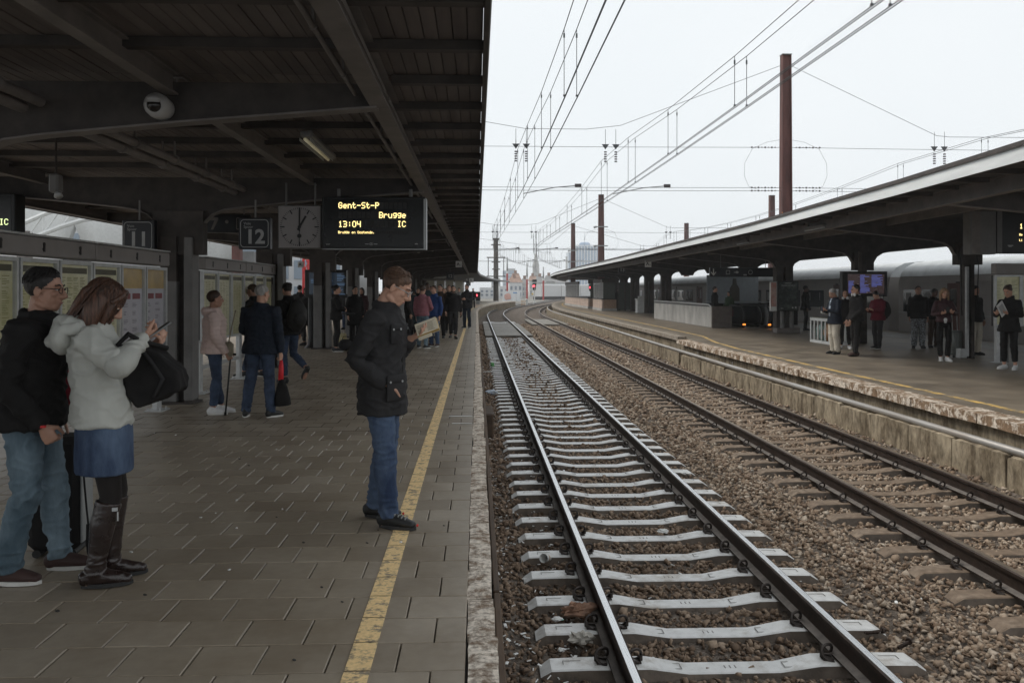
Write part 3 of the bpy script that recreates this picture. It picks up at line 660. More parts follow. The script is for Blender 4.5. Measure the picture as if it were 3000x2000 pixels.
# departure board, track 12
xl, zb_ = S(943, 730, 12.05); xr, zt_ = S(1246, 577, 12.05)
t = thing('departure_board', 'black hanging train board reading Gent-St-P and Brugge in yellow dots', 'board', ((xl + xr) / 2, 12.05, zb_)); W_, H_ = xr - xl, zt_ - zb_
mb = MB(); mb.cbox((0, .14, H_ / 2), (W_, .28, H_), .012); mb.build('housing', m_black, t)
mb = MB(); mb.b2((W_ / 2 - .022, -.006, .005), (W_ / 2 - .004, -.001, H_ - .03)); mb.b2((-W_ / 2, -.006, -.004), (W_ / 2, .0, .006)); mb.b2((W_ / 2 + .002, -.0, .0), (W_ / 2 + .012, .26, H_ - .02)); mb.build('trim', m_alu, t)
mb = MB(); mb.b2((-W_ / 2 + .03, -.003, .05), (W_ / 2 - .03, -.001, H_ - .03)); mb.build('screen', mat('board_glass', (.006, .006, .006), .25, bump=0), t)
def loc_on(u, v): q = S(u, v, 12.05); return q[0] - (xl + xr) / 2, q[1] - zb_
cr = lambda a, b: loc_on(550 + a / 2.6133, 550 + b / 2.6133)
mb = MB()
for (xa, ya, n) in ((1155, 112, 15), (1155, 185, 15), (1155, 255, 15)):
    a, b = cr(xa, ya)
    for i in range(n): mb.b2((a + i * .063, -.0042, b - .086), (a + i * .063 + .054, -.0032, b))
a, b = cr(1155, 330)
for i in range(38): mb.b2((a + i * .025, -.0042, b - .04), (a + i * .025 + .021, -.0032, b))
tag(mb.build('dot_cells', m_leddim, t), kind='stuff')
for s, a, b, right in (('Gent-St-P', 1155, 112, 0), ('Brugge', 1676, 187, 1), ('13:04', 1155, 255, 0), ('IC', 1676, 255, 1)):
    x, z = cr(a, b); dots(s, x, z, .0105, t, m_led, 'led_text', bool(right), -.0045)
x, z = cr(1153, 331); o = dots('Brugge en Oostende.', x, z, .0044, t, m_led, 'led_text', False, -.0045)
x, z = cr(1405, 431); ring(MB(), x, z, .05, .032, .0159, .004, -.004).build('emblem', m_dig, t); text('B', .026, t, m_dig, 'lettering', (x, -.006, z))
mb = MB(); mb.b2((x - .085, -.006, z - .005), (x - .035, -.003, z + .004)); mb.b2((x + .035, -.006, z - .005), (x + .085, -.003, z + .004)); mb.build('small_print', m_dig, t)
x, z = cr(1750, 431); text('AEG', .022, t, m_dig, 'lettering', (x, -.006, z), bold=.02)
x, z = cr(1075, 431); mb = MB(); mb.b2((x - .03, -.006, z), (x + .03, -.003, z + .004)); mb.b2((x - .03, -.006, z - .01), (x + .02, -.003, z - .006)); mb.build('small_print', m_dig, t)
mb = MB(); mb.cyl((-.5, .14, H_), (-.5, .14, H_ + .12), .025, n=8); mb.cyl((.5, .14, H_), (.5, .14, H_ + .12), .025, n=8); mb.build('hanger', m_col, t)
# mirror board for track 11
t = thing('departure_board', 'black hanging train board cut off by the picture edge, showing only IC', 'board', (-7.05, 12.1, 2.36)); mb = MB(); mb.cbox((0, .14, .26), (1.5, .28, .6), .012); mb.build('housing', m_black, t)
mb = MB(); mb.b2((-.7, -.003, -.02), (.7, -.001, .52)); mb.build('screen', mat('board_glass', (.006, .006, .006), .25, bump=0), t)
x, z = S(27, 641, 12.1); dots('IC', x + 7.05, z - 2.36, .0105, t, mat('led_green', (.8, .85, .4), .4, emit=(.85, 1, .5), es=.9, bump=0), 'led_text', True, -.004)
mb = MB(); mb.cyl((-.4, .14, .55), (-.4, .14, .82), .02, n=6); mb.cyl((.4, .14, .55), (.4, .14, .82), .02, n=6); mb.build('hanger', m_col, t)
# direction sign behind
x, z = S(668, 655, 14.5); t = thing('direction_sign', 'dark hanging sign with white arrow and symbols behind the 12 sign', 'sign', (x, 14.5, z)); mb = MB(); mb.cbox((0, .05, 0), (.72, .08, .3), .01); mb.build('plate', m_signblk, t)
mb = MB(); mb.poly([(-.3, -.004, .1), (-.16, -.004, .1), (-.16, -.004, .06), (-.24, -.004, -.1), (-.28, -.004, -.1), (-.22, -.004, .05), (-.3, -.004, .05)], (0, .008, 0)); mb.ell((-.02, 0, .03), (.03, .008, .03)); mb.build('pictograms', m_flange, t)
ring(MB(), .2, 0, .13, .2, .02, .015, -.002).build('pictograms', m_flange, t); mb = MB(); mb.cyl((-.25, .05, .15), (-.25, .05, .5), .01, n=6); mb.cyl((.25, .05, .15), (.25, .05, .5), .01, n=6); mb.build('hanger', m_col, t)
def zone_sign(txt, u, v, Y, s, label, top=3.05):
    x, z = S(u, v, Y); t = thing('zone_sign', label, 'sign', (x, Y, z)); mb = MB(); mb.cbox((0, .02, 0), (s, .04, s), .006); mb.build('plate', m_white, t)
    text(txt[0], s * .72, t, m_ink, 'lettering', (-s * .1, -.004, 0), bold=.02)
    if len(txt) > 1: text(txt[1], s * .36, t, m_ink, 'lettering', (s * .27, -.004, -s * .15), bold=.02)
    mb = MB(); mb.cyl((0, .02, s / 2), (0, .02, top - z), .01, n=6); mb.build('hanger', m_col, t); return t
zone_sign('A1', 1344, 774, 42, .3, 'small white A1 square under the crowded canopy near the edge beam')
zone_sign('A1', 881, 775, 30, .2, 'small white A1 square on the far side of the crowded platform')
zone_sign('A', 1381, 821, 84, .42, 'small white zone square far off at the end of the crowded canopy')
x, z = S(1319, 808, 56); track_sign('12', x, 56, z, .45, 'small distant blue-black sign with white 12 under the crowded canopy', small=False)
x, z = S(1372, 830, 90); track_sign('12', x, 90, z, .45, 'tiny distant 12 sign beside the far platform end signal', small=False)

# ================= TIMETABLE CABINETS =================
m_frame = mat('frame_alu', (.52, .53, .53), .42, .35, .1, 8, bump=.05)
m_head = mat('cabinet_grey', (.26, .24, .23), .5, var=.1, scale=3, bump=.05)
m_back = mat('cabinet_back', (.05, .047, .045), .6, var=.1)
m_pap = mat('timetable_paper', (.74, .7, .36), .35, var=.16, scale=2.2, bump=0, c2=(.88, .85, .62), coat=.6)
m_pap2 = mat('notice_paper', (.66, .65, .72), .35, var=.06, scale=2, bump=0, coat=.6)
m_org = mat('notice_orange', (.65, .45, .16), .4, var=.2, scale=3, bump=0, coat=.5)
m_red = mat('print_red', (.3, .09, .1), .5, bump=0); m_prt = mat('print_dark', (.14, .13, .09), .6, bump=0); m_prg = mat('print_grey', (.2, .19, .24), .6, bump=0)
def cabinet(name, label, x, y0, pw, kinds, z0=.8, z1=1.9, zh=2.1, flip=1):
    """a row of glazed poster frames on legs, facing +x (flip=1) or -x"""
    t = thing(name, label, 'timetable', (x, y0, 0), 0); n = len(kinds); f = flip
    if f < 0: t.rotation_euler.z = math.pi
    for u0 in range(0, n, 3):
        m_ = min(3, n - u0); ya, yb = u0 * pw + .012, (u0 + m_) * pw - .012
        mb = MB(); mb.cbox((-.02, (ya + yb) / 2, (z1 + zh) / 2 + .012), (.2, yb - ya, zh - z1 - .02), .012); h = mb.build('header', m_head, t)
        mb = MB(); mb.cbox((-.02, (ya + yb) / 2, zh + .015), (.22, yb - ya, .02), .004); mb.build('header_cap', m_frame, t)
        for i in range(m_):
            yc = (u0 + i + .5) * pw; zc = (z1 + zh) / 2 + .01
            mb = MB(); mb.cyl((.082, yc, zc + .025), (.087, yc, zc + .025), .022, n=10); mb.b2((.082, yc - .016, zc - .045), (.087, yc + .016, zc + .01)); mb.b2((.082, yc - .03, zc - .03), (.086, yc - .012, zc - .012)); mb.build('pictogram', m_ink, t)
        mb = MB(); mb.b2((-.1, ya, z0 + .03), (-.005, yb, z1)); mb.build('back', m_back, t)
    for i, k in enumerate(kinds):
        ya, yb = i * pw + .014, (i + 1) * pw - .014; w = .038
        mb = MB()
        for lo, hi in (((-.004, ya, z0), (.05, ya + w, z1)), ((-.004, yb - w, z0), (.05, yb, z1)), ((-.004, ya + w, z0), (.05, yb - w, z0 + w)), ((-.004, ya + w, z1 - w), (.05, yb - w, z1))): mb.b2(lo, hi)
        fr = mb.build('poster_frame', m_frame, t)
        pa, pb, za, zb2 = ya + w, yb - w, z0 + w, z1 - w
        mb = MB(); mb.b2((.0, pa, za), (.012, pb, zb2)); mb.build('poster', m_pap if k == 'y' else m_pap2, fr)
        pr_ = MB(); rd = MB(); xx = .0125
        if k == 'y':
            mb = MB(); mb.b2((xx - .001, pa + .02, zb2 - .09), (xx + .001, pb - .02, zb2 - .03)); mb.build('poster_title', m_prt, fr)
            nc = 4; cw = (pb - pa - .06) / nc
            for c in range(nc):
                zz = zb2 - .13
                while zz > za + .05:
                    L2 = cw * random.uniform(.4, .85); pr_.b2((xx - .001, pa + .03 + c * cw, zz - .006), (xx + .0006, pa + .03 + c * cw + L2, zz)); zz -= random.choice([.014, .016, .03])
            pr_.build('print', mat('print_olive', (.28, .27, .1), .5, bump=0), fr)
        else:
            mb = MB(); mb.b2((xx - .001, pa, zb2 - .24), (xx + .0008, pb, zb2)); mb.build('poster_title', m_org, fr)
            cw = (pb - pa) / 2
            for c in range(2):
                rd.b2((xx - .001, pa + .06 + c * (cw - .03), zb2 - .37), (xx + .001, pa + cw - .03 + c * (cw - .03), zb2 - .3)); zz = zb2 - .42
                while zz > za + .08:
                    L2 = (cw - .14) * random.uniform(.6, 1); y_ = pa + .06 + c * (cw - .03)
                    for q in range(random.choice([2, 3])): pr_.b2((xx - .001, y_, zz - .007), (xx + .0006, y_ + L2 * random.uniform(.7, 1), zz)); zz -= .018
                    zz -= .045
            pr_.build('print', m_prg, fr); rd.build('print_heading', m_red, fr)
        mb = MB(); mb.b2((.03, pa, za), (.034, pb, zb2)); g = mb.build('glass', glass_pane, fr)
    for i in range(0, n + 1, 3):
        yy = min(max(i * pw, .12), n * pw - .12)
        mb = MB(); mb.cbox((-.05, yy, z1 / 2), (.07, .16, z1), .008); mb.cbox((-.05, yy, .01), (.24, .3, .02), .004)
        for a in (-.08, .08):
            for b in (-.11, .11): mb.cyl((-.05 + a, yy + b, .02), (-.05 + a, yy + b, .045), .014, n=6)
        mb.build('leg', m_frame, t)
    mb = MB(); mb.b2((-.07, .15, .36), (-.04, n * pw - .15, .42)); mb.build('rail', m_frame, t)
    return t
glass_pane = bpy.data.materials.new('cabinet_glass'); glass_pane.use_nodes = True
_t = glass_pane.node_tree; _b = _t.nodes['Principled BSDF']; _b.inputs['Base Color'].default_value = (.02, .02, .02, 1); _b.inputs['Roughness'].default_value = .06; _b.inputs['Alpha'].default_value = .05
cabinet('timetable_cabinet', 'long grey timetable cabinet with two lilac notices, behind the couple', -4.2, 7.3, .755, 'yyyypp')
cabinet('timetable_cabinet', 'grey timetable cabinet with six yellow sheets behind the cream jacket and navy coat', -4.25, 13.5, .79, 'yyyyyy')
# info screen on a post
x0, z0_ = S(893, 872, 24.2); x1, z1_ = S(1018, 790, 24.2)
t = thing('information_screen', 'tall black screen of departures on a post beyond the timetable cabinets', 'screen', ((x0 + x1) / 2, 24.2, 0)); wv = x1 - x0
mb = MB(); mb.cbox((0, .06, (z0_ + z1_) / 2), (wv, .14, z1_ - z0_), .015); mb.build('housing', m_black, t)
mb = MB(); mb.b2((wv / 2 - .03, -.018, z0_ + .1), (wv / 2, -.012, z1_ - .02)); mb.build('trim', m_alu, t)
m_scr = mat('screen_dark', (.012, .016, .022), .2, emit=(.02, .03, .045), es=.35, bump=0); m_blu = mat('screen_blue', (.05, .1, .2), .3, emit=(.12, .2, .32), es=.35, bump=0)
mb = MB(); mb.b2((-wv / 2 + .12, -.014, z0_ + .1), (wv / 2 - .1, -.012, z1_ - .08)); mb.build('screen', m_scr, t)
mb = MB()
for c, xa in enumerate((-.42, -.05, .3)):
    for r in range(14 if c else 5):
        if random.random() < .8: mb.b2((xa, -.018, z1_ - .14 - r * .042 - (0 if c else .14)), (xa + random.uniform(.08, .26), -.0145, z1_ - .125 - r * .042 - (0 if c else .14)))
mb.build('screen_lines', m_blu, t)
mb = MB(); mb.loft([(-wv / 2 + .16, .06, 0), (-wv / 2 + .16, .06, .1), (-wv / 2 + .16, .06, .3), (-wv / 2 + .16, .06, z0_)], [(.2, .12), (.1, .08), (.08, .06), (.08, .06)], 8); mb.build('post', m_black, t, smooth=R(40))
mb = MB(); mb.b2((-wv / 2 + .16, .02, .93), (wv / 2 + .2, .06, .97)); mb.build('rail', m_black, t)
# ================= RIGHT CANOPY AND PLATFORM FURNITURE =================
m_fasc = mat('fascia_white', (.68, .7, .7), .5, var=.12, scale=2, bump=.05, stretch=(1, .3, 3))
cr_ = thing('platform_canopy', 'long canopy with pale fascia over the platform with the escalator', 'canopy')
CP = [(4, 6.45), (10.3, 6.75), (14.6, 7.1), (23.6, 7.55), (31.6, 7.65), (49, 7.9), (80, 8.0)]
def cex(y):
    if y >= 80: return 8.0 + bend(y, 80)
    for (a, b), (c, d) in zip(CP, CP[1:]):
        if y <= c: return b + (d - b) * (y - a) / (c - a)
FP = [(cex(y), y, 0) for y in [4.2, 7, 10.3, 12.5, 14.6, 17.5, 20.5, 23.6, 27, 31.6, 40, 49, 60, 70, 80] + [84 + 4 * i for i in range(16)]]
mb = MB(); mb.sweep(FP, [(-.02, 3.2), (.0, 3.2), (.02, 3.4), (-.005, 3.4)]); mb.build('fascia', m_fasc, cr_)
mb = MB(); mb.sweep(FP, [(-.04, 3.385), (.05, 3.41), (.05, 3.45), (-.04, 3.42)]); mb.sweep(FP, [(.12, 3.42), (.2, 3.42), (.2, 3.52), (.12, 3.5)]); mb.build('edge_trim', m_can, cr_)
mb = MB(); mb.sweep(FP, [(.0, 3.28), (8.6, 3.28), (8.6, 3.42), (4, 3.6), (.0, 3.38)]); mb.build('roof', m_roof, cr_)
mb = MB(); mb.sweep(FP, [(8.55, 3.1), (8.6, 3.1), (8.6, 3.42), (8.55, 3.42)]); mb.build('fascia', m_can, cr_)
for off in (.8, 7.7):
    mb = MB()
    for a, b, c, d in ((-.07, 3.02, .07, 3.035), (-.007, 3.035, .007, 3.26), (-.07, 3.26, .07, 3.278)): mb.sweep([(p[0] + off, p[1], 0) for p in FP], [(a, b), (c, b), (c, d), (a, d)])
    mb.build('edge_beam', m_flange, cr_)
for off in (2.3, 5.9):
    mb = MB(); mb.sweep([(p[0] + off, p[1], 0) for p in FP], [(-.04, 3.12), (.04, 3.12), (.04, 3.28), (-.04, 3.28)]); mb.build('purlin', m_flange, cr_)
def xbeam(cx, y):
    e = cex(y) + .88; bot = [(e, 3.05), (cx - 1.9, 2.89), (cx - .9, 2.79), (cx - .6, 2.73), (cx - .42, 2.62), (cx - .32, 2.45)]; bot2 = [(2 * cx - a if 2 * cx - a < e + 6.7 else e + 6.7, z) for a, z in reversed(bot)]
    bt = bot + bot2; mb = MB(); mb.poly([(x, y - .01, z) for x, z in bt] + [(bt[-1][0], y - .01, 3.26), (e, y - .01, 3.26)], (0, .02, 0)); o = mb.build('cross_beam', m_can, cr_)
    mb = MB()
    for (a, b), (c, d) in zip(bt, bt[1:]): mb.poly([(a, y - .075, b - .016), (c, y - .075, d - .016), (c, y - .075, d), (a, y - .075, b)], (0, .15, 0))
    mb.build('bottom_flange', m_flange, o)
for k in range(-1, 13):
    y = 20.07 + PY * k if k != 2 else 32.4; cx = 11.6 + .03 * max(0, y - 20) * .35 * (k != 2) + bend(y, 66); xbeam(cx, y)
    if k not in (3, 4, 5):
        mb = MB()
        if k <= 0: mb.cbox((cx - .08, y, 1.2), (.09, .22, 2.4), .008); mb.cbox((cx + .07, y, 1.2), (.09, .22, 2.4), .008); mb.b2((cx - .04, y - .02, .05), (cx + .03, y + .02, 2.45))
        elif k == 1: mb.cbox((cx, y, 1.6), (.2, .2, 2.0), .01); mb.b2((cx - .1, y - .1, 0), (cx + .1, y + .1, .6))
        else: mb.cbox((cx - .2, y, 1.25), (.26, .4, 2.5), .01); mb.cbox((cx + .16, y, 1.25), (.3, .4, 2.5), .01)
        mb.b2((cx - .3, y - .12, 2.2), (cx + .3, y + .12, 2.72)); mb.build('column', m_can, cr_)
y = 20.07; mb = MB(); mb.cbox((11.5, y - .16, 1.1), (.06, .08, 2.1), .006); mb.cbox((11.4, y - .1, .12), (.16, .2, .22), .01); mb.build('casing', m_frame, cr_)
mb = MB(); mb.tube([(11.42, y - .15, 2.62), (11.3, y - .16, 2.5), (11.36, y - .16, 2.3), (11.38, y - .16, 1.0)], .014, 6); mb.tube([(11.72, y - .15, 2.5), (11.78, y - .16, 2.2), (11.74, y - .16, 1.2)], .012, 6); mb.build('cable', m_black, cr_, smooth=True)
for j in range(1, 80):
    y = 6 + j * .9533
    if y < 82: mb = MB(); mb.b2((cex(y) + .03, y - .04, 3.21), (cex(y) + .7, y + .04, 3.279)); mb.build('rib', m_can, cr_)
for i, (u, v0, Y) in enumerate([(2752, 610, 14.8), (2386, 672, 20.6), (2176, 709, 27), (2040, 738, 34)]):
    x = S(u, v0, Y)[0]; t = thing('tube_lamp', ['fluorescent tube under the pale-edged canopy, nearest the hanging train board', 'fluorescent tube under the pale-edged canopy above the man in the blazer', 'fluorescent tube under the pale-edged canopy above the escalator', 'small fluorescent tube under the pale-edged canopy above the concrete parapet'][i], 'lamp', (x, Y, 3.02), 0, 'tube lamps along the right canopy')
    mb = MB(); mb.cbox((0, 0, .1), (.12, 1.3, .06), .01); mb.b2((-.02, -.4, .13), (.02, -.36, .25)); mb.b2((-.02, .36, .13), (.02, .4, .25)); mb.build('housing', m_col, t); mb = MB(); mb.cyl((0, -.6, .05), (0, .6, .05), .018); mb.build('tube', m_alu, t, smooth=True)

# ---- long train at the far side of the platform ----
m_tside = mat('train_grey', (.3, .28, .265), .4, var=.1, scale=.8, bump=0, spec=.5); m_troof = mat('train_roof', (.55, .57, .58), .5, .1, .12, 1.5, bump=.05)
m_twin = mat('train_glass', (.015, .016, .017), .1, var=.2, bump=0, spec=.7); m_tdoor = mat('train_door', (.11, .05, .042), .45, var=.15, bump=0); m_under = mat('train_under', (.025, .023, .021), .8, var=.3, bump=.1); m_cur = mat('window_curtain', (.34, .34, .34), .7, var=.2, scale=9)
trn = thing('passenger_train', 'long dark grey train with pale rounded roof standing behind the escalator platform', 'train', (0, 0, 0))
tx = lambda y: 16.45 + bend(y, 66)
for ci in range(4):
    ya, yb = [(10, 33.2), (34.0, 58.2), (59.0, 83), (83.8, 108)][ci]; yy = [ya + (yb - ya) * i / 6 for i in range(7)]
    PT = [(tx(y), y, 0) for y in yy]
    mb = MB(); mb.sweep(PT, [(.02, -.28), (0, 0), (0, 1.9), (.06, 2.12), (2.7, 2.12), (2.76, 1.9), (2.76, 0), (2.74, -.28)]); b = mb.build('carriage', m_tside, trn)
    mb = MB(); mb.sweep(PT, [(.05, 2.122), (.12, 2.28), (.3, 2.5), (.65, 2.68), (1.38, 2.76), (2.1, 2.68), (2.46, 2.5), (2.64, 2.28), (2.71, 2.122)]); mb.build('roof', m_troof, b, smooth=R(40))
    mb = MB(); mb.sweep(PT, [(.35, -.75), (.3, -.3), (2.4, -.3), (2.35, -.75)]); mb.build('underframe', m_under, b)
    nw = 8; L_ = (yb - ya)
    for i in range(nw):
        y = ya + L_ * (i + .5) / nw; x = tx(y); rz = -math.atan((tx(y + .5) - tx(y - .5)))
        if i in (1, 6):
            for d_ in (-.42, .42):
                mb = MB(); mb.cbox((-.008, d_, .85), (.03, .8, 2.0), .01); dr = mb.build('door', m_tdoor, b, loc=(x, y, 0)); dr.rotation_euler.z = rz
                mb = MB(); mb.b2((-.028, d_ - .2, 1.0), (-.021, d_ + .2, 1.65)); mb.build('door_window', m_cur if d_ < 0 else m_twin, dr)
        else:
            wl = 2.1; mb = MB(); mb.cbox((-.006, 0, 1.2), (.03, wl, .82), .008); wdw = mb.build('window', m_twin, b, loc=(x, y, 0)); wdw.rotation_euler.z = rz
            mb = MB()
            for q in (-.33, .33): mb.b2((-.026, q * wl * random.uniform(.6, 1.1) - .2, 1.02 + random.random() * .1), (-.0215, q * wl + .12, 1.5))
            mb.build('curtain', m_cur, wdw)
    mb = MB(); mb.sweep(PT, [(-.006, .74), (-.002, .74), (-.002, .77), (-.006, .77)]); mb.build('waist_line', m_alu, b)
    for i in range(3): mb = MB(); mb.cbox((-.004, 0, 1.8), (.02, .3, .22), .02); o = mb.build('vent', m_under, b, loc=(tx(ya + 5 + i * 7), ya + 5 + i * 7, -.02))

# ---- concrete parapet round the escalator well ----
m_conc = mat('cast_concrete', (.4, .39, .37), .8, var=.22, scale=1.6, bump=.2, stretch=(1, 1, .5))
t = thing('escalator_parapet', 'low grey concrete parapet of five slabs with metal handrail', 'parapet', (10.0, 36.6, 0)); L_ = 12.0
for i in range(5): mb = MB(); mb.cbox((.1, 1.2 + i * 2.4, .44), (.2, 2.385, .88), .012); mb.build('concrete_panel', m_conc, t)
mb = MB(); mb.cbox((.42, -.06, .46), (.86, .12, .92), .01); mb.build('end_wall', mat('brown_concrete', (.13, .11, .1), .8, var=.2), t)
mb = MB(); mb.tube([(.02, .0, .86), (.02, .5, .98), (.02, 6, 1.0), (.02, L_, 1.0)], .035, 8); mb.build('handrail', m_alu, t, smooth=True)
mb = MB(); mb.b2((.02, .3, .885), (.12, L_, .965)); mb.build('kerb_strip', m_black, t)
# escalators
m_bal = glassy('dark_glass', (.02, .02, .022), .1)
def escalator(x, y, gl, label, n):
    t = thing('escalator', label, 'escalator', (x, y, 0))
    for dx in (0, .75):
        P = [(0, 3.2, .92), (0, .7, .92)] + [(0, .45 - .45 * math.sin(R(a)) , .46 + .46 * math.cos(R(a))) for a in range(0, 181, 20)] + [(0, .6, .02)]
        P = [(dx, p[1], p[2]) for p in P]; mb = MB(); mb.tube(P, .04, 8); hr = mb.build('handrail', m_black, t, smooth=True)
        mb = MB(); mb.poly([(dx - .015, p[1], p[2]) for p in P[:-1]] + [(dx - .015, 3.2, 0)], (.03, 0, 0)); mb.build('balustrade', gl, t)
        mb = MB(); mb.cbox((dx, 1.6, .06), (.16, 3.0, .12), .01); mb.build('skirt', m_black, t)
    mb = MB(); mb.b2((.04, .0, .0), (.71, 1.4, .015)); mb.build('landing_plate', m_alu, t)
    for i in range(6): mb = MB(); mb.cbox((.375, 1.6 + i * .3, .0 - .05 * i), (.62, .29, .02), .004); mb.build('step', m_under, t)
    mb = MB(); mb.cbox((-.02, -.06, .15), (.12, .05, .06), .01); mb.build('floor_lamp', mat('orange_lamp', (1, .3, .05), .4, emit=(1, .28, .04), es=1.6, bump=0), t)
    return t
escalator(11.35, 36.4, m_bal, 'escalator with dark glass sides beside the person in green', 1)
escalator(12.3, 36.0, mat('steel_panel', (.3, .31, .31), .4, .4, .1, 4, bump=.05), 'escalator with grey steel sides close to the poster pillar', 2)
t = thing('well_wall', 'dark brown wall with pale rail behind the escalators', 'wall', (11.2, 39.5, 0)); mb = MB(); mb.cbox((1.4, 0, .5), (4.4, .12, 1.0), .01); mb.build('wall_body', m_under, t); mb = MB(); mb.tube([(-.7, -.05, 1.08), (3.6, -.05, 1.05)], .03, 6); mb.build('handrail', m_alu, t)
# poster pillar
t = thing('poster_pillar', 'poster pillar with dark TRAIN WORLD poster in front of the canopy column', 'poster', (11.36, 31.6, 0)); t.scale = (.92, .92, .95)
mb = MB(); mb.cbox((.15, .2, 1.46), (.85, .4, 1.16), .015); mb.build('cabinet', m_black, t)
m_post1 = peel('poster_dark', (.11, .14, .125), (.022, .028, .026), .56, 3.2, .4, soft=.1, bump=0)
mb = MB(); mb.b2((-.22, -.006, .92), (.53, -.001, 2.0)); p = mb.build('poster', m_post1, t)
text('TRAIN WORLD', .1, p, mat('poster_letter', (.3, .31, .3), .5, bump=0), 'lettering', (.155, -.009, 1.86), bold=.02, sx=.85)
mb = MB(); mb.b2((-.15, -.009, .97), (-.05, -.006, .985)); mb.b2((.3, -.009, .98), (.36, -.006, 1.03)); mb.b2((.42, -.009, .98), (.48, -.006, 1.05)); mb.b2((.02, -.009, 1.95), (.28, -.006, 1.965)); mb.build('small_print', m_white, p)
mb = MB(); mb.cbox((-.43, .1, 1.44), (.26, .12, 1.14), .008); o = mb.build('side_panel', m_white, t); mb = MB(); mb.b2((-.54, .036, 1.05), (-.32, .0385, 1.98)); mb.build('poster', peel('poster_pink', (.42, .2, .17), (.5, .36, .32), .5, 4, .5, soft=.1, bump=0), o)
mb = MB(); mb.cyl((-.02, .2, 0), (-.02, .2, .9), .085, n=12); mb.cyl((.36, .2, 0), (.36, .2, .9), .085, n=12); mb.build('post', m_col, t, smooth=R(40)); mb = MB(); mb.cbox((.15, .2, .11), (.95, .5, .2), .01); mb.build('plinth', m_flange, t)
# hanging direction sign
xa, za = S(2080, 811, 34); xb, zb2 = S(2276, 784, 34)
t = thing('direction_sign', 'wide black hanging sign with arrow and symbols above the escalator', 'sign', ((xa + xb) / 2, 34, (za + zb2) / 2)); W_ = xb - xa; H_ = zb2 - za
mb = MB(); mb.cbox((0, .06, 0), (W_, .12, H_), .01); mb.build('plate', m_signblk, t); q = -W_ / 2 + .14
mb = MB(); mb.b2((q - .02, -.008, -.1), (q + .02, -.003, .14)); mb.poly([(q, -.008, -.14), (q + .1, -.008, -.02), (q + .1, -.008, .03), (q, -.008, -.08), (q - .1, -.008, .03), (q - .1, -.008, -.02)], (0, .005, 0)); mb.build('arrow', m_white, t)
ring(MB(), -W_ / 2 + .72, 0, .16, .16, .015, .02, -.005).build('pictograms', m_dig, t); ring(MB(), -W_ / 2 + 1.62, 0, .18, .18, .089, .022, -.005).build('pictograms', m_dig, t); mb = MB(); mb.b2((-W_ / 2 + .95, -.008, -.02), (-W_ / 2 + 1.15, -.003, .01)); mb.ell((-W_ / 2 + 1.08, -.006, .0), (.06, .004, .05)); mb.b2((-W_ / 2 + 1.34, -.008, -.13), (-W_ / 2 + 1.47, -.003, -.08)); mb.build('pictograms', m_dig, t)
mb = MB(); mb.cyl((-.9, .06, H_ / 2), (-.9, .06, 3.25 - (za + zb2) / 2), .012, n=6); mb.cyl((.9, .06, H_ / 2), (.9, .06, 3.25 - (za + zb2) / 2), .012, n=6); mb.build('hanger', m_col, t)
x, z = S(1823, 790, 58); track_sign('13', x, 58, z, .5, 'dark blue sign with a white 13 under the far end of the pale-edged canopy', 3.2, small=False)
zone_sign('A3', 1899, 773, 44, .33, 'small white A3 square under the beam of the pale-edged canopy', 3.1)
# information screen on the right platform
xa, za = S(2468, 868, 25.3); xb, zb2 = S(2600, 797, 25.3)
t = thing('information_screen', 'hanging black screen with blue departure lines behind the man with headphones', 'screen', ((xa + xb) / 2, 25.3, za)); W_, H_ = xb - xa, zb2 - za
mb = MB(); mb.cbox((0, .1, H_ / 2), (W_, .2, H_), .015); mb.build('housing', m_black, t); mb = MB(); mb.b2((-W_ / 2 + .16, -.006, .08), (W_ / 2 - .1, -.002, H_ - .06)); mb.build('screen', mat('screen_brown', (.02, .017, .018), .2, emit=(.05, .03, .03), es=.4, bump=0), t)
mb = MB(); m_blue2 = mat('screen_blue_bright', (.04, .05, .2), .3, emit=(.1, .13, .42), es=.6, bump=0)
for c, (a, b, r0) in enumerate(((-.46, -.2, 5), (-.14, .16, 0), (.18, .5, 0))):
    for r in range(r0, 15 if c < 2 else 6 + 4): mb.b2((W_ / 2 * a * 1.6, -.012, H_ - .105 - r * .036), (W_ / 2 * (a + (b - a) * random.uniform(.35, 1)) * 1.6, -.0065, H_ - .09 - r * .036))
mb.build('screen_lines', m_blue2, t); mb = MB()
for r in range(8): a = random.uniform(-.3, .4); k = random.randint(1, 14); mb.b2((a, -.0165, H_ - .105 - k * .036), (a + .06, -.0125, H_ - .095 - k * .036))
mb.build('screen_text', m_white, t); mb = MB(); mb.cyl((-.1, .1, H_), (-.1, .1, 2.75 - za), .06, n=8); mb.b2((-W_ / 2, .0, H_ + .001), (W_ / 2, .2, H_ + .02)); mb.build('hanger', m_can, t)
# departure board at the right edge
xa, za = S(2926, 742, 18); xb, zb2 = S(3120, 575, 18)
t = thing('departure_board', 'hanging train board at the picture edge with first yellow letters Aa', 'board', (xa, 18, za)); W_, H_ = 1.9, zb2 - za
mb = MB(); mb.cbox((W_ / 2, .15, H_ / 2), (W_, .3, H_), .012); mb.build('housing', m_black, t); mb = MB(); mb.cbox((-.33, .15, H_ / 2 - .02), (.56, .3, H_), .012); mb.b2((-.04, -.01, .0), (.07, -.001, H_ - .06)); mb.build('side_box', m_col, t); mb = MB(); mb.b2((-.58, -.003, .0), (-.4, .0 + .0005, H_ - .1)); mb.build('side_panel', m_flange, t)
for s, u, v, px in (('Aa', 2985, 605, .0135), ('1', 2987, 655, .0135), ('Be', 2986, 684, .006), ('Li', 2986, 700, .006)):
    x, z = S(u, v, 18); dots(s, x - xa, z - za, px, t, m_led, 'led_text', False, -.004)
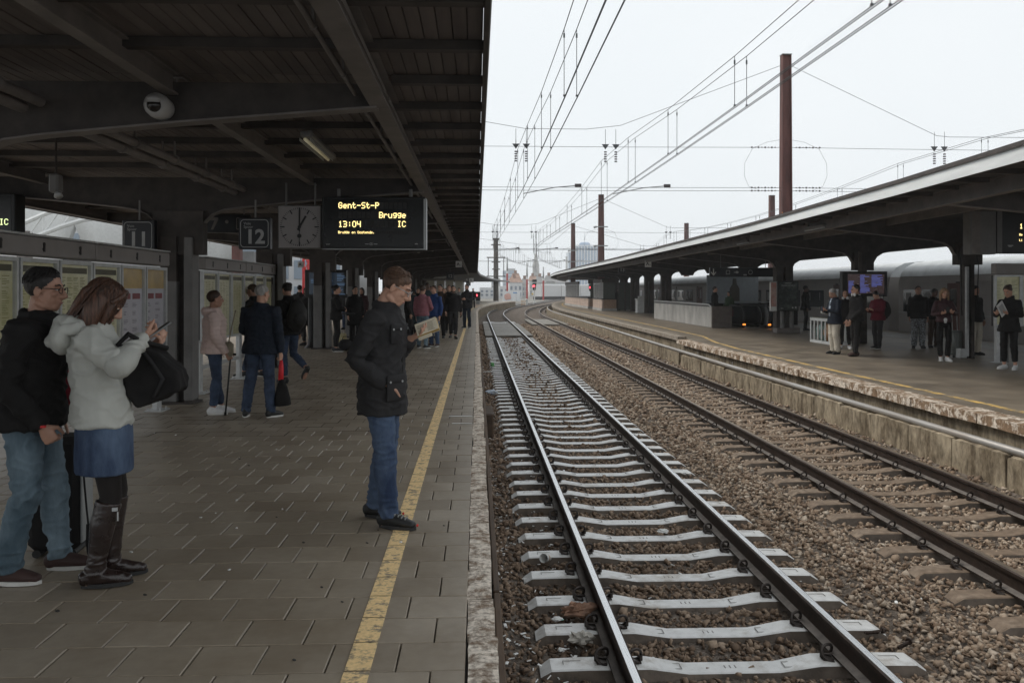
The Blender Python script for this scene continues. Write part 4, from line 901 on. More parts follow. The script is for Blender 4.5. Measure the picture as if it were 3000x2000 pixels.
x, z = S(2960, 720, 18); mb = MB(); mb.b2((x - xa - .06, -.006, z - za), (x - xa + .06, -.002, z - za + .012)); mb.b2((x - xa - .04, -.006, z - za - .02), (x - xa + .03, -.002, z - za - .01)); mb.build('small_print', m_white, t)
mb = MB(); mb.cyl((.3, .15, H_), (.3, .15, 3.3 - za), .03, n=8); mb.cyl((1.5, .15, H_), (1.5, .15, 3.3 - za), .03, n=8); mb.build('hanger', m_col, t)
# timetable frame at the right edge
t = thing('timetable_cabinet', 'timetable cabinet with yellow sheets at the picture edge behind the woman in black', 'timetable', (11.5, 18.7, 0)); x0, z0_ = S(2912, 955, 18.7); x1, z1_ = S(2912, 806, 18.7)
for i in range(3):
    a = x0 - 11.5 + i * .6; mb = MB()
    for lo, hi in (((a, -.05, z0_), (a + .035, .02, z1_)), ((a + .56, -.05, z0_), (a + .595, .02, z1_)), ((a + .035, -.05, z0_), (a + .56, .02, z0_ + .035)), ((a + .035, -.05, z1_ - .035), (a + .56, .02, z1_))): mb.b2(lo, hi)
    fr = mb.build('poster_frame', m_frame, t); mb = MB(); mb.b2((a + .035, -.01, z0_ + .035), (a + .56, .0, z1_ - .035)); mb.build('poster', m_pap, fr)
    mb = MB()
    for r in range(26):
        for c in range(3): mb.b2((a + .06 + c * .165, -.0125, z1_ - .12 - r * .032), (a + .06 + c * .165 + random.uniform(.06, .14), -.0105, z1_ - .112 - r * .032))
    mb.build('print', mat('print_olive', (.28, .27, .1), .5, bump=0), fr)
mb = MB(); mb.cbox((x0 - 11.5 + .9, .02, z1_ + .14), (1.8, .2, .24), .01); mb.build('header', m_head, t); mb = MB(); mb.b2((x0 - 11.5 + .1, -.084, z1_ + .25), (x0 - 11.5 + 1.75, -.08, z1_ + .262)); mb.build('header_cap', m_frame, t)
mb = MB(); mb.b2((x0 - 11.5, .022, z0_), (x0 - 11.5 + 1.8, .1, z1_)); mb.build('back', m_back, t); mb = MB(); mb.cbox((x0 - 11.5 + .1, .05, z0_ / 2), (.07, .12, z0_), .006); mb.b2((x0 - 11.5 + .0, -.1, 0), (x0 - 11.5 + .25, .16, .015)); mb.build('leg', m_frame, t); mb = MB(); mb.cbox((x0 - 11.5 + .25, .05, z0_ / 2), (.16, .12, z0_), .006); mb.build('leg', m_col, t)
# waste cage with plastic bags and the far fluted bin
m_wpaint = mat('bin_white', (.68, .69, .68), .5, var=.1, scale=3, bump=.05)
t = thing('waste_cage', 'white slatted waste cage with clear bags beside the man in the blazer', 'bin', (10.38, 24.9, 0)); cw, cl_, chh = .75, 1.75, .75
mb = MB(); 
for z in (.03, chh - .04):
    mb.cbox((.02, cl_ / 2, z), (.04, cl_, .09), .008); mb.cbox((cw - .02, cl_ / 2, z), (.04, cl_, .09), .008); mb.cbox((cw / 2, .02, z), (cw - .08, .04, .09), .008); mb.cbox((cw / 2, cl_ - .02, z), (cw - .08, .04, .09), .008)
mb.build('frame', m_wpaint, t)
for i in range(7): mb = MB(); y = .03 + i * (cl_ - .06) / 6; mb.cbox((.02, y, chh / 2), (.03, .06, chh - .17), .006); mb.build('slat', m_wpaint, t)
for i in range(3): mb = MB(); mb.cbox((.2 + i * .18, .02, chh / 2), (.06, .03, chh - .17), .006); mb.build('slat', m_wpaint, t)
mb = MB(); mb.b2((.03, .02, chh + .006), (cw - .03, cl_ - .02, chh + .02)); mb.build('lid', mat('lid_olive', (.2, .19, .13), .6), t)
def blob(c, r, seed, amp=.3, n=14, f=3.0):
    mb = MB(); mb.ell((0, 0, 0), (1, 1, 1), nu=n, nv=n * 2 // 3); V = []
    for p in mb.v: q = Vector(p); k = 1 + amp * mnoise.noise(q * f * .5 + Vector((seed, 0, 0))) + amp * .5 * mnoise.noise(q * f * 1.6 + Vector((0, seed, 0))); V.append((c[0] + q.x * r[0] * k, c[1] + q.y * r[1] * k, c[2] + q.z * r[2] * k))
    mb.v = V; return mb
for i, (c_, nm) in enumerate((((.3, .42, .4), 'green'), ((.55, .33, .2), 'orange'), ((.42, .38, .32), 'clear'))): blob((.36, .35 + (2 - i) * .55, .33), (.27, .25, .3), i * 5.1).build('waste_bag', mat('bag_' + nm, c_, .25, var=.3, scale=7, bump=.4, bscale=12), t, smooth=True)
t = thing('litter_bin', 'white fluted litter bin standing alone near the brick booths', 'bin', (11.75, 61.0, 0)); mb = MB(); n = 40
mb.loft([(0, 0, .06), (0, 0, .95)], [.42, .42], 4, up=(1, 0, 0)); mb.v = [Vector(p) for p in mb.v]; mb = MB(); mb.cbox((0, 0, .5), (.92, .7, .86), .02); mb.build('bin_body', m_wpaint, t); mb = MB()
for i in range(7): mb.cbox((-.39 + i * .13, -.36, .5), (.06, .03, .8), .01)
mb.cbox((0, 0, .04), (1.0, .78, .08), .02); mb.cbox((0, 0, .96), (1.02, .8, .08), .02); mb.build('ribs', m_wpaint, t); mb = MB(); mb.cbox((-.1, 0, 1.09), (.45, .4, .18), .02); mb.build('lid', m_white, t)
# brick waiting booths
m_brick = bpy.data.materials.new('booth_brick'); m_brick.use_nodes = True; _n = m_brick.node_tree; _k = _n.nodes.new('ShaderNodeTexBrick'); _k.inputs['Color1'].default_value = (.3, .19, .12, 1); _k.inputs['Color2'].default_value = (.42, .28, .2, 1); _k.inputs['Mortar'].default_value = (.16, .11, .08, 1); _k.inputs['Scale'].default_value = 3.4; _k.inputs['Mortar Size'].default_value = .03; _c = _n.nodes.new('ShaderNodeTexCoord'); _mp = _n.nodes.new('ShaderNodeMapping'); _mp.inputs['Rotation'].default_value = (R(90), 0, R(90)); _n.links.new(_c.outputs['Object'], _mp.inputs[0]); _n.links.new(_mp.outputs[0], _k.inputs['Vector']); _n.links.new(_k.outputs['Color'], _n.nodes['Principled BSDF'].inputs['Base Color'])
m_plas = mat('booth_tile', (.52, .4, .33), .6, var=.15, scale=2, bump=.1)
def booth(y0, y1, x0, x1, glazed, label):
    t = thing('waiting_booth', label, 'booth', (x0, y0, 0)); w_, l_ = x1 - x0, y1 - y0
    mb = MB(); mb.cbox((w_ / 2, l_ / 2, .1), (w_ + .06, l_ + .06, .2), .01); mb.build('plinth', m_conc, t)
    for r in range(4):
        z = .2 + r * .17; mb = MB(); mb.cbox((.06, l_ / 2, z + .085), (.12 + .006 * (r % 2), l_, .16), .008); mb.build('tile_course', m_plas, t)
        mb = MB(); mb.cbox((w_ / 2 + .07, .06, z + .085), (w_ - .14, .12 + .006 * (r % 2), .16), .008); mb.build('tile_course', m_brick, t)
    mb = MB(); mb.cbox((.06, l_ / 2, .92), (.2, l_ + .1, .07), .008); mb.cbox((w_ / 2 + .1, .06, .92), (w_ - .1, .2, .07), .008); mb.build('sill', m_black, t)
    n = max(2, int(l_ * glazed / 1.5)); ys = l_ - l_ * glazed
    for i in range(n):
        a = ys + (l_ - ys) * i / n; b = ys + (l_ - ys) * (i + 1) / n; mb = MB(); mb.b2((.05, a + .04, .97), (.07, b - .04, 2.15)); wn = mb.build('window', m_twin, t)
        mb = MB()
        for k in range(7): yy = a + .1 + k * (b - a - .2) / 7; mb.b2((.035, yy, 1.0), (.047, yy + random.uniform(.05, .13), 2.12))
        mb.build('blind', m_cur, wn); mb = MB(); mb.b2((.02, a - .03, .96), (.1, a + .03, 2.2)); mb.build('window_post', m_alu, t)
    mb = MB(); mb.cbox((.06, (ys + l_) / 2, 2.3), (.16, l_ - ys, .28), .01); mb.cbox((w_ / 2, .08, 2.35), (w_, .2, .32), .01); mb.build('lintel', m_can, t)
    mb = MB(); mb.b2((.2, .05, .96), (w_ - .1, .07, 2.18)); mb.build('window', mat('booth_glass', (.09, .1, .09), .12, var=.1, bump=0), t); return t
booth(66.4, 71.6, 9.62, 10.75, 1.0, 'small brick and tile booth next to the standing figure with a backpack')
booth(74.5, 94, 9.6, 12.0, .62, 'long tiled booth with striped blinds at the far end of the platform')
t = thing('booth_screen', 'tall dark glazed screen beside the small brick booth', 'partition', (10.9, 66.6, 0)); mb = MB()
for x in (0, .55, 1.25): mb.cbox((x, 0, 1.2), (.08, .08, 2.4), .01)
mb.build('post', m_can, t); mb = MB(); mb.b2((.05, -.01, .1), (.5, .01, 2.2)); mb.b2((.6, -.01, .1), (1.2, .01, 2.2)); mb.build('pane', mat('booth_glass', (.09, .1, .09), .12), t)
# advert panel behind the parapet
t = thing('advert_panel', 'large grey advert panel with a dark bottle shape behind the parapet', 'advert', (14.3, 48, 0)); mb = MB(); mb.cbox((0, 0, 1.5), (2.9, .12, 1.9), .01); mb.build('panel', mat('advert_grey', (.3, .33, .35), .4, var=.1), t); mb = MB(); mb.loft([(.1, -.07, .95), (.1, -.07, 1.7), (.1, -.07, 1.95), (.1, -.07, 2.25)], [(.28, .02), (.28, .02), (.12, .02), (.1, .02)], 12); mb.build('bottle_print', mat('bottle_print', (.05, .045, .03), .4), t); mb = MB(); mb.b2((-1.2, -.05, 0), (-1.1, .05, .6)); mb.b2((1.1, -.05, 0), (1.2, .05, .6)); mb.build('leg', m_can, t)
# ================= OVERHEAD LINES, MASTS, SIGNALS, TOWN =================
m_mast = mat('mast_red', (.115, .052, .045), .75, var=.35, scale=3, bump=.15, stretch=(1, 1, .25)); m_wire = mat('wire_grey', (.07, .075, .08), .5, .3, .1, bump=0); m_ins = mat('insulator_dark', (.05, .04, .04), .35, bump=0); m_galv = mat('galvanised', (.3, .31, .31), .5, .3, .12, bump=0)
def wire(mb, a, b, sag=0, r=.009, n=1):
    a, b = Vector(a), Vector(b); k = max(1, n); P = [a.lerp(b, i / k) - Vector((0, 0, sag * 4 * (i / k) * (1 - i / k))) for i in range(k + 1)]; mb.tube(P, r, 4); return mb
def hmast(x, y, zt, wd, label, base=0.0, patch=True):
    t = thing('catenary_mast', label, 'mast', (x, y, base)); h = zt - base
    def tap(z): return wd * (1.25 - .3 * z / h)
    for s in (-1, 1):
        mb = MB(); V = []
        for z in (0, h): k = tap(z) / 2; V += [(s * k, -k * .9, z), (s * k, k * .9, z), (s * (k - .03), k * .9, z), (s * (k - .03), -k * .9, z)]
        mb.add(V, [(0, 1, 2, 3), (4, 7, 6, 5), (0, 4, 5, 1), (1, 5, 6, 2), (2, 6, 7, 3), (3, 7, 4, 0)]); mb.build('flange', m_mast, t)
    mb = MB(); k0, k1 = tap(0) / 2 - .032, tap(h) / 2 - .032; mb.add([(-k0, -.05, 0), (k0, -.05, 0), (k0, .05, 0), (-k0, .05, 0), (-k1, -.05, h), (k1, -.05, h), (k1, .05, h), (-k1, .05, h)], [(0, 1, 2, 3), (4, 7, 6, 5), (0, 4, 5, 1), (1, 5, 6, 2), (2, 6, 7, 3), (3, 7, 4, 0)]); mb.build('web', m_mast, t)
    mb = MB(); mb.b2((-tap(h) / 2 - .02, -tap(h) / 2, h), (tap(h) / 2 + .02, tap(h) / 2, h + .03)); mb.build('cap', m_galv, t)
    if patch: mb = MB(); k = tap(3.5) / 2; mb.b2((-k - .004, -.16, 3.4), (-k + .02, -.215, 4.6)); mb.build('rust_patch', mat('rust_orange', (.4, .16, .05), .8, var=.3), t)
    return t
x1, _ = S(2302, 300, 33.0); hmast(x1, 33.0, 10.65, .36, 'tall brown red mast rising behind the pale canopy, nearest of the masts')
x2, _ = S(1761, 650, 82); hmast(x2, 82, 10.65, .5, 'brown red mast with clamps, second from the nearest, over the canopy end', patch=False)
x3, _ = S(1679, 720, 118); hmast(x3, 118, 10.7, .55, 'brown red mast farthest away of those above the pale canopy tip', patch=False)
x4, _ = S(2261, 600, 82); hmast(x4, 82, 10.65, .5, 'brown red mast top just left of the tall mast, beyond the canopy roof', patch=False)
x5, _ = S(2011, 690, 117); hmast(x5, 117, 10.7, .55, 'short brown red mast top showing alone above the middle of the canopy roof', patch=False)
for i, (x, y, zs) in enumerate(((x2, 82, (5.8, 7.6)), (x3, 118, (5.5, 7.0)))):
    t = thing('mast_clamp', ['pale clamp arms around the second brown red mast', 'pale clamp arms around the farthest brown red mast'][i], 'bracket', (x, y, 0)); 
    for z in zs: mb = MB(); mb.cbox((0, -.35, z), (1.2, .08, .1), .02); mb.cyl((-.75, -.35, z - .06), (-.5, -.35, z), .1, n=8); mb.build('arm', m_galv, t)
# overhead line of each track: two carrier wires, paired contact wires, droppers
def overhead(cx, y0, label, zc, zm, dy):
    t = thing('overhead_line', label, 'overhead wires'); ys = [-2] + [dy + 6.05 * i for i in range(0, 23)]
    cxy = lambda y: cx + bend(y, y0 - 6) + .18 * math.sin(y / 15)
    spans = (33, 82, 118, 152)
    def zmy(y):
        a = max([-16] + [s for s in spans if s <= y]); b = min([s for s in spans if s > y] + [190]); q = (y - a) / (b - a); return zm + 1.0 - 1.6 * 4 * q * (1 - q) * .55
    for s in (-.12, .12):
        mb = MB(); mb.tube([(cxy(y) + s, y, zmy(y)) for y in ys], .009, 4); mb.build('carrier_wire', m_wire, t)
        for k in (0, .055): mb = MB(); mb.tube([(cxy(y) + s + k * .6, y, zc + k) for y in ys], .0075 + .002, 4); mb.build('contact_wire', m_wire, t)
    for i, y in enumerate(ys[1:]):
        for s in (-.12, .12):
            mb = MB(); mb.cyl((cxy(y) + s, y, zc + .05), (cxy(y) + s, y, zmy(y)), .0055 + .00008 * y, n=4); mb.cyl((cxy(y) + s, y, zmy(y) - .16), (cxy(y) + s, y, zmy(y) - .08), .018, n=6); mb.box((cxy(y) + s, y, zc + .05), (.035, .03, .035)); mb.build('dropper', m_wire, t)
    return cxy, zmy
c1, zm1 = overhead(1.62, 74, 'overhead wires above the track beside the reading man', 5.25, 6.35, 10.4)
c2, zm2 = overhead(5.05, 69, 'overhead wires above the track along the stained far platform wall', 5.2, 6.0, 10.9)
c3, zm3 = overhead(17.9, 69, 'overhead wires above the train behind the canopy', 5.2, 6.2, 12)
# cross spans hung between masts
def cross_span(y, xm, zt, label, xl=-13.5, xr=27.5, rr=.009):
    t = thing('cross_span', label, 'overhead wires')
    A = [(xl, zt - .3), (c1(y) - .5, zt - 2.75), (c1(y) + .1, zt - 2.85), (c2(y) - 1.0, zt - 2.85), (c2(y) + .3, zt - 2.7), (xm - .22, zt - .35)]; B = [(xm + .22, zt - .35), (c3(y) - .2, zt - 3.0), (c3(y) + .3, zt - 3.05), (xr, zt - 3.05)]
    for P in (A, B): mb = MB(); mb.tube([(x, y, z) for x, z in P], rr, 4); mb.build('head_span_wire', m_wire, t)
    for z in (zt - 3.45, zt - 5.0, zt - 5.12):
        mb = MB(); wire(mb, (xl, y, z), (xm - .2, y, z - .05), .05, rr * .9, 4); wire(mb, (xm + .2, y, z - .05), (xr, y, z - .1), .03, rr * .9, 4); mb.build('span_wire', m_wire, t)
        for s in (-1, 1):
            mb = MB(); a = xm + s * .24
            for k in range(8): mb.cyl((a + s * (.15 + k * .13), y, z - .05), (a + s * (.2 + k * .13), y, z - .05), .035 if k % 2 else .022, n=6)
            mb.build('insulator', m_ins, t)
    for cf, zmf in ((c1, zm1), (c2, zm2), (c3, zm3)):
        for dx in (-.28, .12):
            x = cf(y) + dx; top = zt - 2.85; mb = MB(); mb.cyl((x, y, top), (x, y, zt - 3.45), rr, n=4); mb.poly([(x - .14, y, zt - 3.42), (x + .14, y, zt - 3.42), (x, y, zt - 3.62)], (0, .02, 0)); mb.build('hanger', m_wire, t)
            mb = MB(); 
            for k in range(5): mb.cyl((x, y, zt - 3.7 - k * .09), (x, y, zt - 3.74 - k * .09), .055, n=8)
            mb.cyl((x, y, zt - 3.6), (x, y, zmf(y)), .014, n=5); mb.build('insulator', m_ins, t)
    for cf in (c1, c2):
        x = cf(y); mb = MB(); mb.tube([(x + .0, y, 5.28), (x + 1.2, y, 5.52), (x + 2.1, y, zt - 5.0)], rr * 2.2, 5); mb.build('steady_arm', m_galv, t); mb = MB(); mb.box((x + 2.1, y, zt - 5.0), (.25, .06, .12)); mb.build('clamp', m_ins, t)
    for s in (-1, 1):   # slack bypass loops either side of the mast
        mb = MB(); mb.tube([(xm + s * .2, y, zt - 3.2), (xm + s * .75, y, zt - 3.3), (xm + s * 1.3, y, zt - 3.55), (xm + s * 1.6, y, zt - 4.1), (xm + s * 1.62, y, zt - 4.6), (xm + s * 1.45, y, zt - 5.0), (xm + s * 1.1, y, zt - 5.12)], rr * .6, 4); mb.build('bypass_loop', m_wire, t)
    return t
cross_span(33.0, x1, 10.6, 'nearest cross span of wires, tied to the tall red mast')
cross_span(82, x2, 10.6, 'second cross span of wires, tied to the clamped red mast', xl=-14, xr=x4, rr=.014)
cross_span(118, x3, 10.7, 'farthest cross span of wires, tied to the last red mast', xl=-12, xr=x5, rr=.017)
# the great brown pylon at the end of the left platform
x, _ = S(1453, 760, 157); t = thing('catenary_mast', 'dark brown mast with crossarms behind the end of the crowded platform', 'mast', (x, 157, -.5)); m_pyl = mat('pylon_brown', (.09, .078, .065), .8, var=.3)
mb = MB(); mb.loft([(0, 0, 0), (0, 0, 11.2)], [.48, .4], 8); mb.build('shaft', m_pyl, t); mb = MB(); mb.cyl((0, 0, 11.2), (0, 0, 11.5), .62, n=10); mb.build('cap', m_pyl, t)
for z, hw in ((10.3, .9), (8.0, 1.7), (7.2, .8), (5.9, .7), (4.6, 1.7)): mb = MB(); mb.cbox((0, -.4, z), (2 * hw, .3, .2), .03); mb.build('crossarm', m_pyl, t)
for s in (-1.4, 1.4): mb = MB(); mb.cyl((s, -.4, 4.6), (s, -.4, 8.0), .07, n=6); mb.build('rod', m_ins, t)
for i, (u, vt, vm, vb, Y, lab) in enumerate(((1486, 753, 795, 850, 205, 'slim pole, grey above and red below, left of the white house'), (1544, 769, 812, 872, 200, 'slim pole, grey above and red below, beside the white train front'), (1592, 781, 816, 860, 215, 'slim pole, grey above and red below, beyond the white train roof'))):
    x, zt = S(u, vt, Y); _, zm_ = S(u, vm, Y); t = thing('red_mast', lab, 'mast', (x, Y, -.8)); mb = MB(); mb.cyl((0, 0, 0), (0, 0, zm_ + .8), .22, n=10); mb.build('lower_shaft', mat('mast_bright_red', (.36, .05, .045), .6, var=.15, bump=0), t); mb = MB(); mb.cyl((0, 0, zm_ + .8), (0, 0, zt + .5), .2, .15, n=10); mb.ell((0, 0, zt + .5), (.15, .15, .3)); mb.build('upper_shaft', m_galv, t, smooth=True); mb = MB(); mb.cyl((0, 0, zm_ + .3), (0, 0, zm_ + .9), .24, n=10); mb.build('band', m_white, t)
m_lit = mat('signal_red', (.9, .05, .05), .4, emit=(1, .06, .08), es=3, bump=0)
def signal(u, v, Y, s, base, label):
    x, z = S(u, v, Y); t = thing('signal', label, 'signal', (x, Y, base)); h = z - base
    mb = MB(); mb.cyl((0, .1, 0), (0, .1, h - .3), .09 * s, n=8); mb.cbox((0, .1, .15), (.5 * s, .4 * s, .3), .03); mb.build('post', m_white, t)
    mb = MB(); mb.poly([(.3 * s, 0, .45 * s + h), (-.25 * s, 0, .45 * s + h), (-.3 * s, 0, .3 * s + h), (-.22 * s, 0, -.5 * s + h), (0, 0, -.65 * s + h), (.18 * s, 0, -.5 * s + h), (.2 * s, 0, 0 + h)], (0, .2, 0)); mb.cbox((0, .1, h + .75 * s), (.62 * s, .25, .38 * s), .02); mb.build('head', m_black, t)
    ring_ = MB(); P = [(.36 * s, -.005, .5 * s + h), (-.31 * s, -.005, .5 * s + h), (-.36 * s, -.005, .3 * s + h), (-.27 * s, -.005, -.53 * s + h), (0, -.005, -.72 * s + h), (.24 * s, -.005, -.53 * s + h), (.25 * s, -.005, h)]; ring_.tube(P + [P[0]], .03 * s, 5); ring_.build('white_edge', m_white, t)
    mb = MB(); mb.cyl((-.1 * s, -.08, h), (-.1 * s, -.02, h), .16 * s, n=12); mb.build('red_lamp', m_lit, t); mb = MB(); mb.cyl((-.1 * s, -.05, h - .32 * s), (-.1 * s, -.02, h - .32 * s), .08 * s, n=10); mb.build('dark_lamp', m_ins, t); return t
signal(1566, 838, 152, 1.25, -.75, 'tall white-edged signal showing red in front of the white train')
x, z = S(1400, 862, 100); t = thing('signal', 'low black signal box showing red under the end of the crowded canopy', 'signal', (x, 100, 0)); mb = MB(); mb.poly([(-.28, 0, .35), (.28, 0, .35), (.3, 0, 1.4), (-.3, 0, 1.4), (-.3, 0, .7)], (0, .3, 0)); mb.build('head', m_black, t); mb = MB(); mb.tube([(-.3, -.01, .7), (-.28, -.01, .35), (.28, -.01, .35), (.3, -.01, 1.4), (-.3, -.01, 1.4), (-.3, -.01, .7)], .025, 5); mb.build('white_edge', m_white, t); mb = MB(); mb.b2((-.25, -.03, .9), (-.03, -.01, 1.12)); mb.build('red_lamp', m_lit, t); mb = MB(); mb.cbox((0, .15, .17), (.4, .3, .35), .02); mb.build('base', m_galv, t)
signal(1731, 842, 128, .95, -.5, 'signal showing red, seen through the gap beside the tiled booth')
# white train far off
t = thing('distant_train', 'far white train with grey windows and orange stripe rounding the curve', 'train'); m_wt = mat('train_white', (.6, .6, .6), .5, var=.06, bump=0); m_wg = mat('train_window_grey', (.26, .28, .3), .3, bump=0); m_or = mat('train_orange', (.6, .27, .2), .5, bump=0)
x0, _ = S(1560, 850, 232)
def dt(s): return (x0 + s * .62, 232 + s * .78)
for i in range(4):
    a, b = dt(i * 10.0), dt(i * 10.0 + 9.7); P = [(a[0], a[1], 0), (b[0], b[1], 0)]
    mb = MB(); mb.sweep(P, [(0, -.1), (0, 2.9), (.25, 3.25), (2.6, 3.25), (2.9, 2.9), (2.9, -.1)]); c = mb.build('carriage', m_wt, t); mb = MB(); mb.sweep(P, [(-.02, 1.1), (-.001, 1.1), (-.001, 2.3), (-.02, 2.3)]); mb.build('window_band', m_wg, c); mb = MB(); mb.sweep(P, [(-.02, .1), (-.001, .1), (-.001, .55), (-.02, .55)]); mb.build('stripe', m_or, c); mb = MB(); mb.sweep(P, [(.2, -.95), (.2, -.1), (2.6, -.1), (2.6, -.95)]); mb.build('underframe', m_under, c)
a = dt(0); mb = MB(); mb.cbox((a[0] + 1.2, a[1] - .1, .6), (2.9, .15, .5), .02); mb.build('yellow_front', mat('loco_yellow', (.6, .42, .12), .5, bump=0), t); mb = MB(); mb.cbox((a[0] + 1.2, a[1] - .15, 2.0), (2.3, .1, .8), .02); mb.build('windscreen', m_wg, t)
# ---- town ----
m_hw = mat('house_white', (.6, .61, .62), .8, var=.06, scale=1, bump=0); m_hr = mat('roof_brown', (.26, .17, .13), .9, var=.25, scale=1, bump=0); m_hg = mat('house_grey', (.42, .42, .41), .8, var=.15, scale=.6, bump=0); m_win = mat('far_window', (.2, .23, .27), .3, bump=0); m_slate = mat('slate', (.2, .2, .2), .9, var=.2, scale=1, bump=0)
def house(u0, u1, vt, Y, storeys, cols, m, label, roof=1.2, rm=None, dep=8, base=-1):
    xa, zt = S(u0, vt, Y); xb, _ = S(u1, vt, Y); t = thing('house', label, 'house', (xa, Y, base)); W_, H_ = xb - xa, zt - base
    mb = MB(); mb.b2((0, 0, 0), (W_, dep, H_)); mb.build('wall', m, t)
    if roof: mb = MB(); mb.add([(-.3, -.3, H_), (W_ + .3, -.3, H_), (W_ + .3, dep + .3, H_), (-.3, dep + .3, H_), (W_ * .12, dep / 2, H_ + roof), (W_ * .88, dep / 2, H_ + roof)], [(0, 3, 2, 1), (0, 1, 5, 4), (2, 3, 4, 5), (1, 2, 5), (3, 0, 4)]); r_ = mb.build('roof', rm or m_hr, t); mb = MB(); mb.b2((W_ * .3, dep / 2 - .4, H_ + roof * .6), (W_ * .3 + 1.0, dep / 2 + .4, H_ + roof + 1.0)); mb.build('chimney', m_hr, r_)
    sh = (H_ - 1.2) / storeys
    for s in range(storeys):
        for c in range(cols):
            xx = W_ * (c + .5) / cols; z = .8 + s * sh; ww = min(1.3, W_ / cols * .5); mb = MB(); mb.b2((xx - ww / 2, -.05, z), (xx + ww / 2, -.005, z + sh * .6)); wd = mb.build('window', m_win, t); mb = MB(); mb.b2((xx - ww / 2 - .1, -.12, z - .15), (xx + ww / 2 + .1, .0, z - .02)); mb.build('sill', m_hw, wd)
    return t
house(1492, 1530, 827, 262, 2, 3, m_hw, 'white house with windows behind the red masts', 1.6); house(1463, 1490, 838, 268, 2, 2, m_hw, 'white house partly behind the left canopy tip', 0)
house(1500, 1524, 818, 300, 2, 3, m_hg, 'brick house with brown roof above the white house', 2.2); house(1530, 1546, 832, 280, 2, 2, m_hg, 'grey house close behind the middle red mast', 1.8, m_slate)
house(1572, 1598, 828, 310, 2, 4, m_hg, 'grey terraced house behind the white train', 2.4, m_slate); house(1598, 1626, 825, 320, 3, 4, m_hg, 'taller terraced house behind the white train near the canopy tip', 2.4, m_slate); house(1626, 1668, 828, 330, 2, 5, m_hw, 'pale terraced house under the canopy tip', 1.5, m_slate)
house(1405, 1448, 842, 270, 2, 3, m_hw, 'white house with tall windows seen under the canopy end', 0); house(1552, 1574, 822, 340, 2, 3, m_hg, 'dim house below the church spire', 2.0, m_hr); house(1440, 1466, 815, 420, 3, 4, m_hg, 'far pale block behind the dark brown mast', 0)
# glass blocks
m_gl = mat('tower_glass', (.2, .3, .44), .25, var=.15, scale=.08, bump=0); m_gl2 = mat('tower_glass_pale', (.3, .36, .43), .3, var=.1, scale=.08, bump=0); m_mull = mat('tower_mullion', (.55, .58, .6), .6, var=.05, bump=0)
xa, zt = S(1687, 719, 900); xb, _ = S(1755, 719, 900); t = thing('office_tower', 'blue glass office tower with rounded top and spike behind the masts', 'tower', (xa, 900, -2)); W_, H_ = xb - xa, zt + 2
mb = MB(); mb.b2((0, 0, 0), (W_, 30, H_ - 1)); mb.build('glass_body', m_gl, t)
for i in range(9): mb = MB(); mb.b2((W_ * i / 8 - .45, -.6, 0), (W_ * i / 8 + .45, 0, H_)); mb.build('mullion', m_mull, t)
for z in (H_ - .5, H_ * .66, H_ * .33): mb = MB(); mb.b2((-.4, -.7, z), (W_ + .4, -.02, z + 1.0)); mb.build('floor_band', m_mull, t)
mb = MB(); mb.loft([(W_ * .42, 8, H_ - 1), (W_ * .42, 8, H_ + 2.2), (W_ * .42, 8, H_ + 3.6), (W_ * .42, 8, H_ + 4)], [6, 5.8, 4.2, .8], 14); mb.build('rounded_top', m_gl, t); mb = MB(); mb.cyl((W_ * .42, 8, H_ + 6), (W_ * .42, 8, H_ + 14), .7, .2, n=6); mb.build('spike', m_mull, t)
xa, zt = S(1666, 735, 930); xb, _ = S(1688, 735, 930); t = thing('office_tower', 'pale lower block touching the blue glass tower', 'tower', (xa, 930, -2)); mb = MB(); mb.b2((0, 0, 0), (xb - xa + 4, 25, zt)); mb.build('glass_body', m_gl2, t); mb = MB(); mb.b2((-.3, -.4, zt), (xb - xa + 4, 25, zt + 1)); mb.build('roof_edge', m_mull, t)
xa, zt = S(1474, 793, 520); xb, _ = S(1514, 793, 520); t = thing('office_block', 'pale bluish glass block behind the left red mast', 'office', (xa, 520, -2)); mb = MB(); mb.b2((0, 0, 0), (xb - xa, 14, zt + 2)); mb.build('glass_body', m_gl2, t)
for i in range(6): mb = MB(); mb.b2((0, -.3, 1.5 + i * 2.2), (xb - xa, -.01, 2.0 + i * 2.2)); mb.build('floor_band', m_mull, t)
mb = MB(); mb.b2(((xb - xa) * .3, 2, zt + 2), ((xb - xa) * .9, 8, zt + 3.4)); mb.build('plant_room', m_hg, t)
# church spire
x, zt = S(1570, 737, 700); _, zb1 = S(1570, 762, 700); _, zb0 = S(1570, 783, 700); t = thing('church_tower', 'slender grey gothic church spire far off between the masts', 'tower', (x, 700, -2)); m_st = mat('church_stone', (.3, .29, .27), .9, var=.2, scale=.3, bump=0)
o_ = 2; mb = MB(); mb.loft([(0, 0, zb1 + o_), (0, 0, zb1 + 4 + o_), (0, 0, zt + o_)], [1.7, 1.1, .06], 8); mb.build('spire', m_st, t); mb = MB(); mb.loft([(0, 0, zb0 + o_), (0, 0, zb1 + o_ + .3)], [1.6, 1.5], 8); mb.build('belfry', m_st, t); mb = MB(); mb.b2((-2.1, -2.1, 0), (2.1, 2.1, zb0 + o_)); mb.build('tower_body', m_st, t)
for sx in (-1, 1):
    for sy in (-1, 1):
        mb = MB(); mb.loft([(sx * 2.1, sy * 2.1, 0), (sx * 2.1, sy * 2.1, zb0 + o_ + 1), (sx * 1.7, sy * 1.7, zb0 + o_ + 5)], [.6, .5, .05], 6); mb.build('pinnacle', m_st, t)
for z in (8, 13, 18): mb = MB(); mb.b2((-.5, -2.18, z), (.5, -2.1, z + 3)); mb.build('window', m_slate, t)
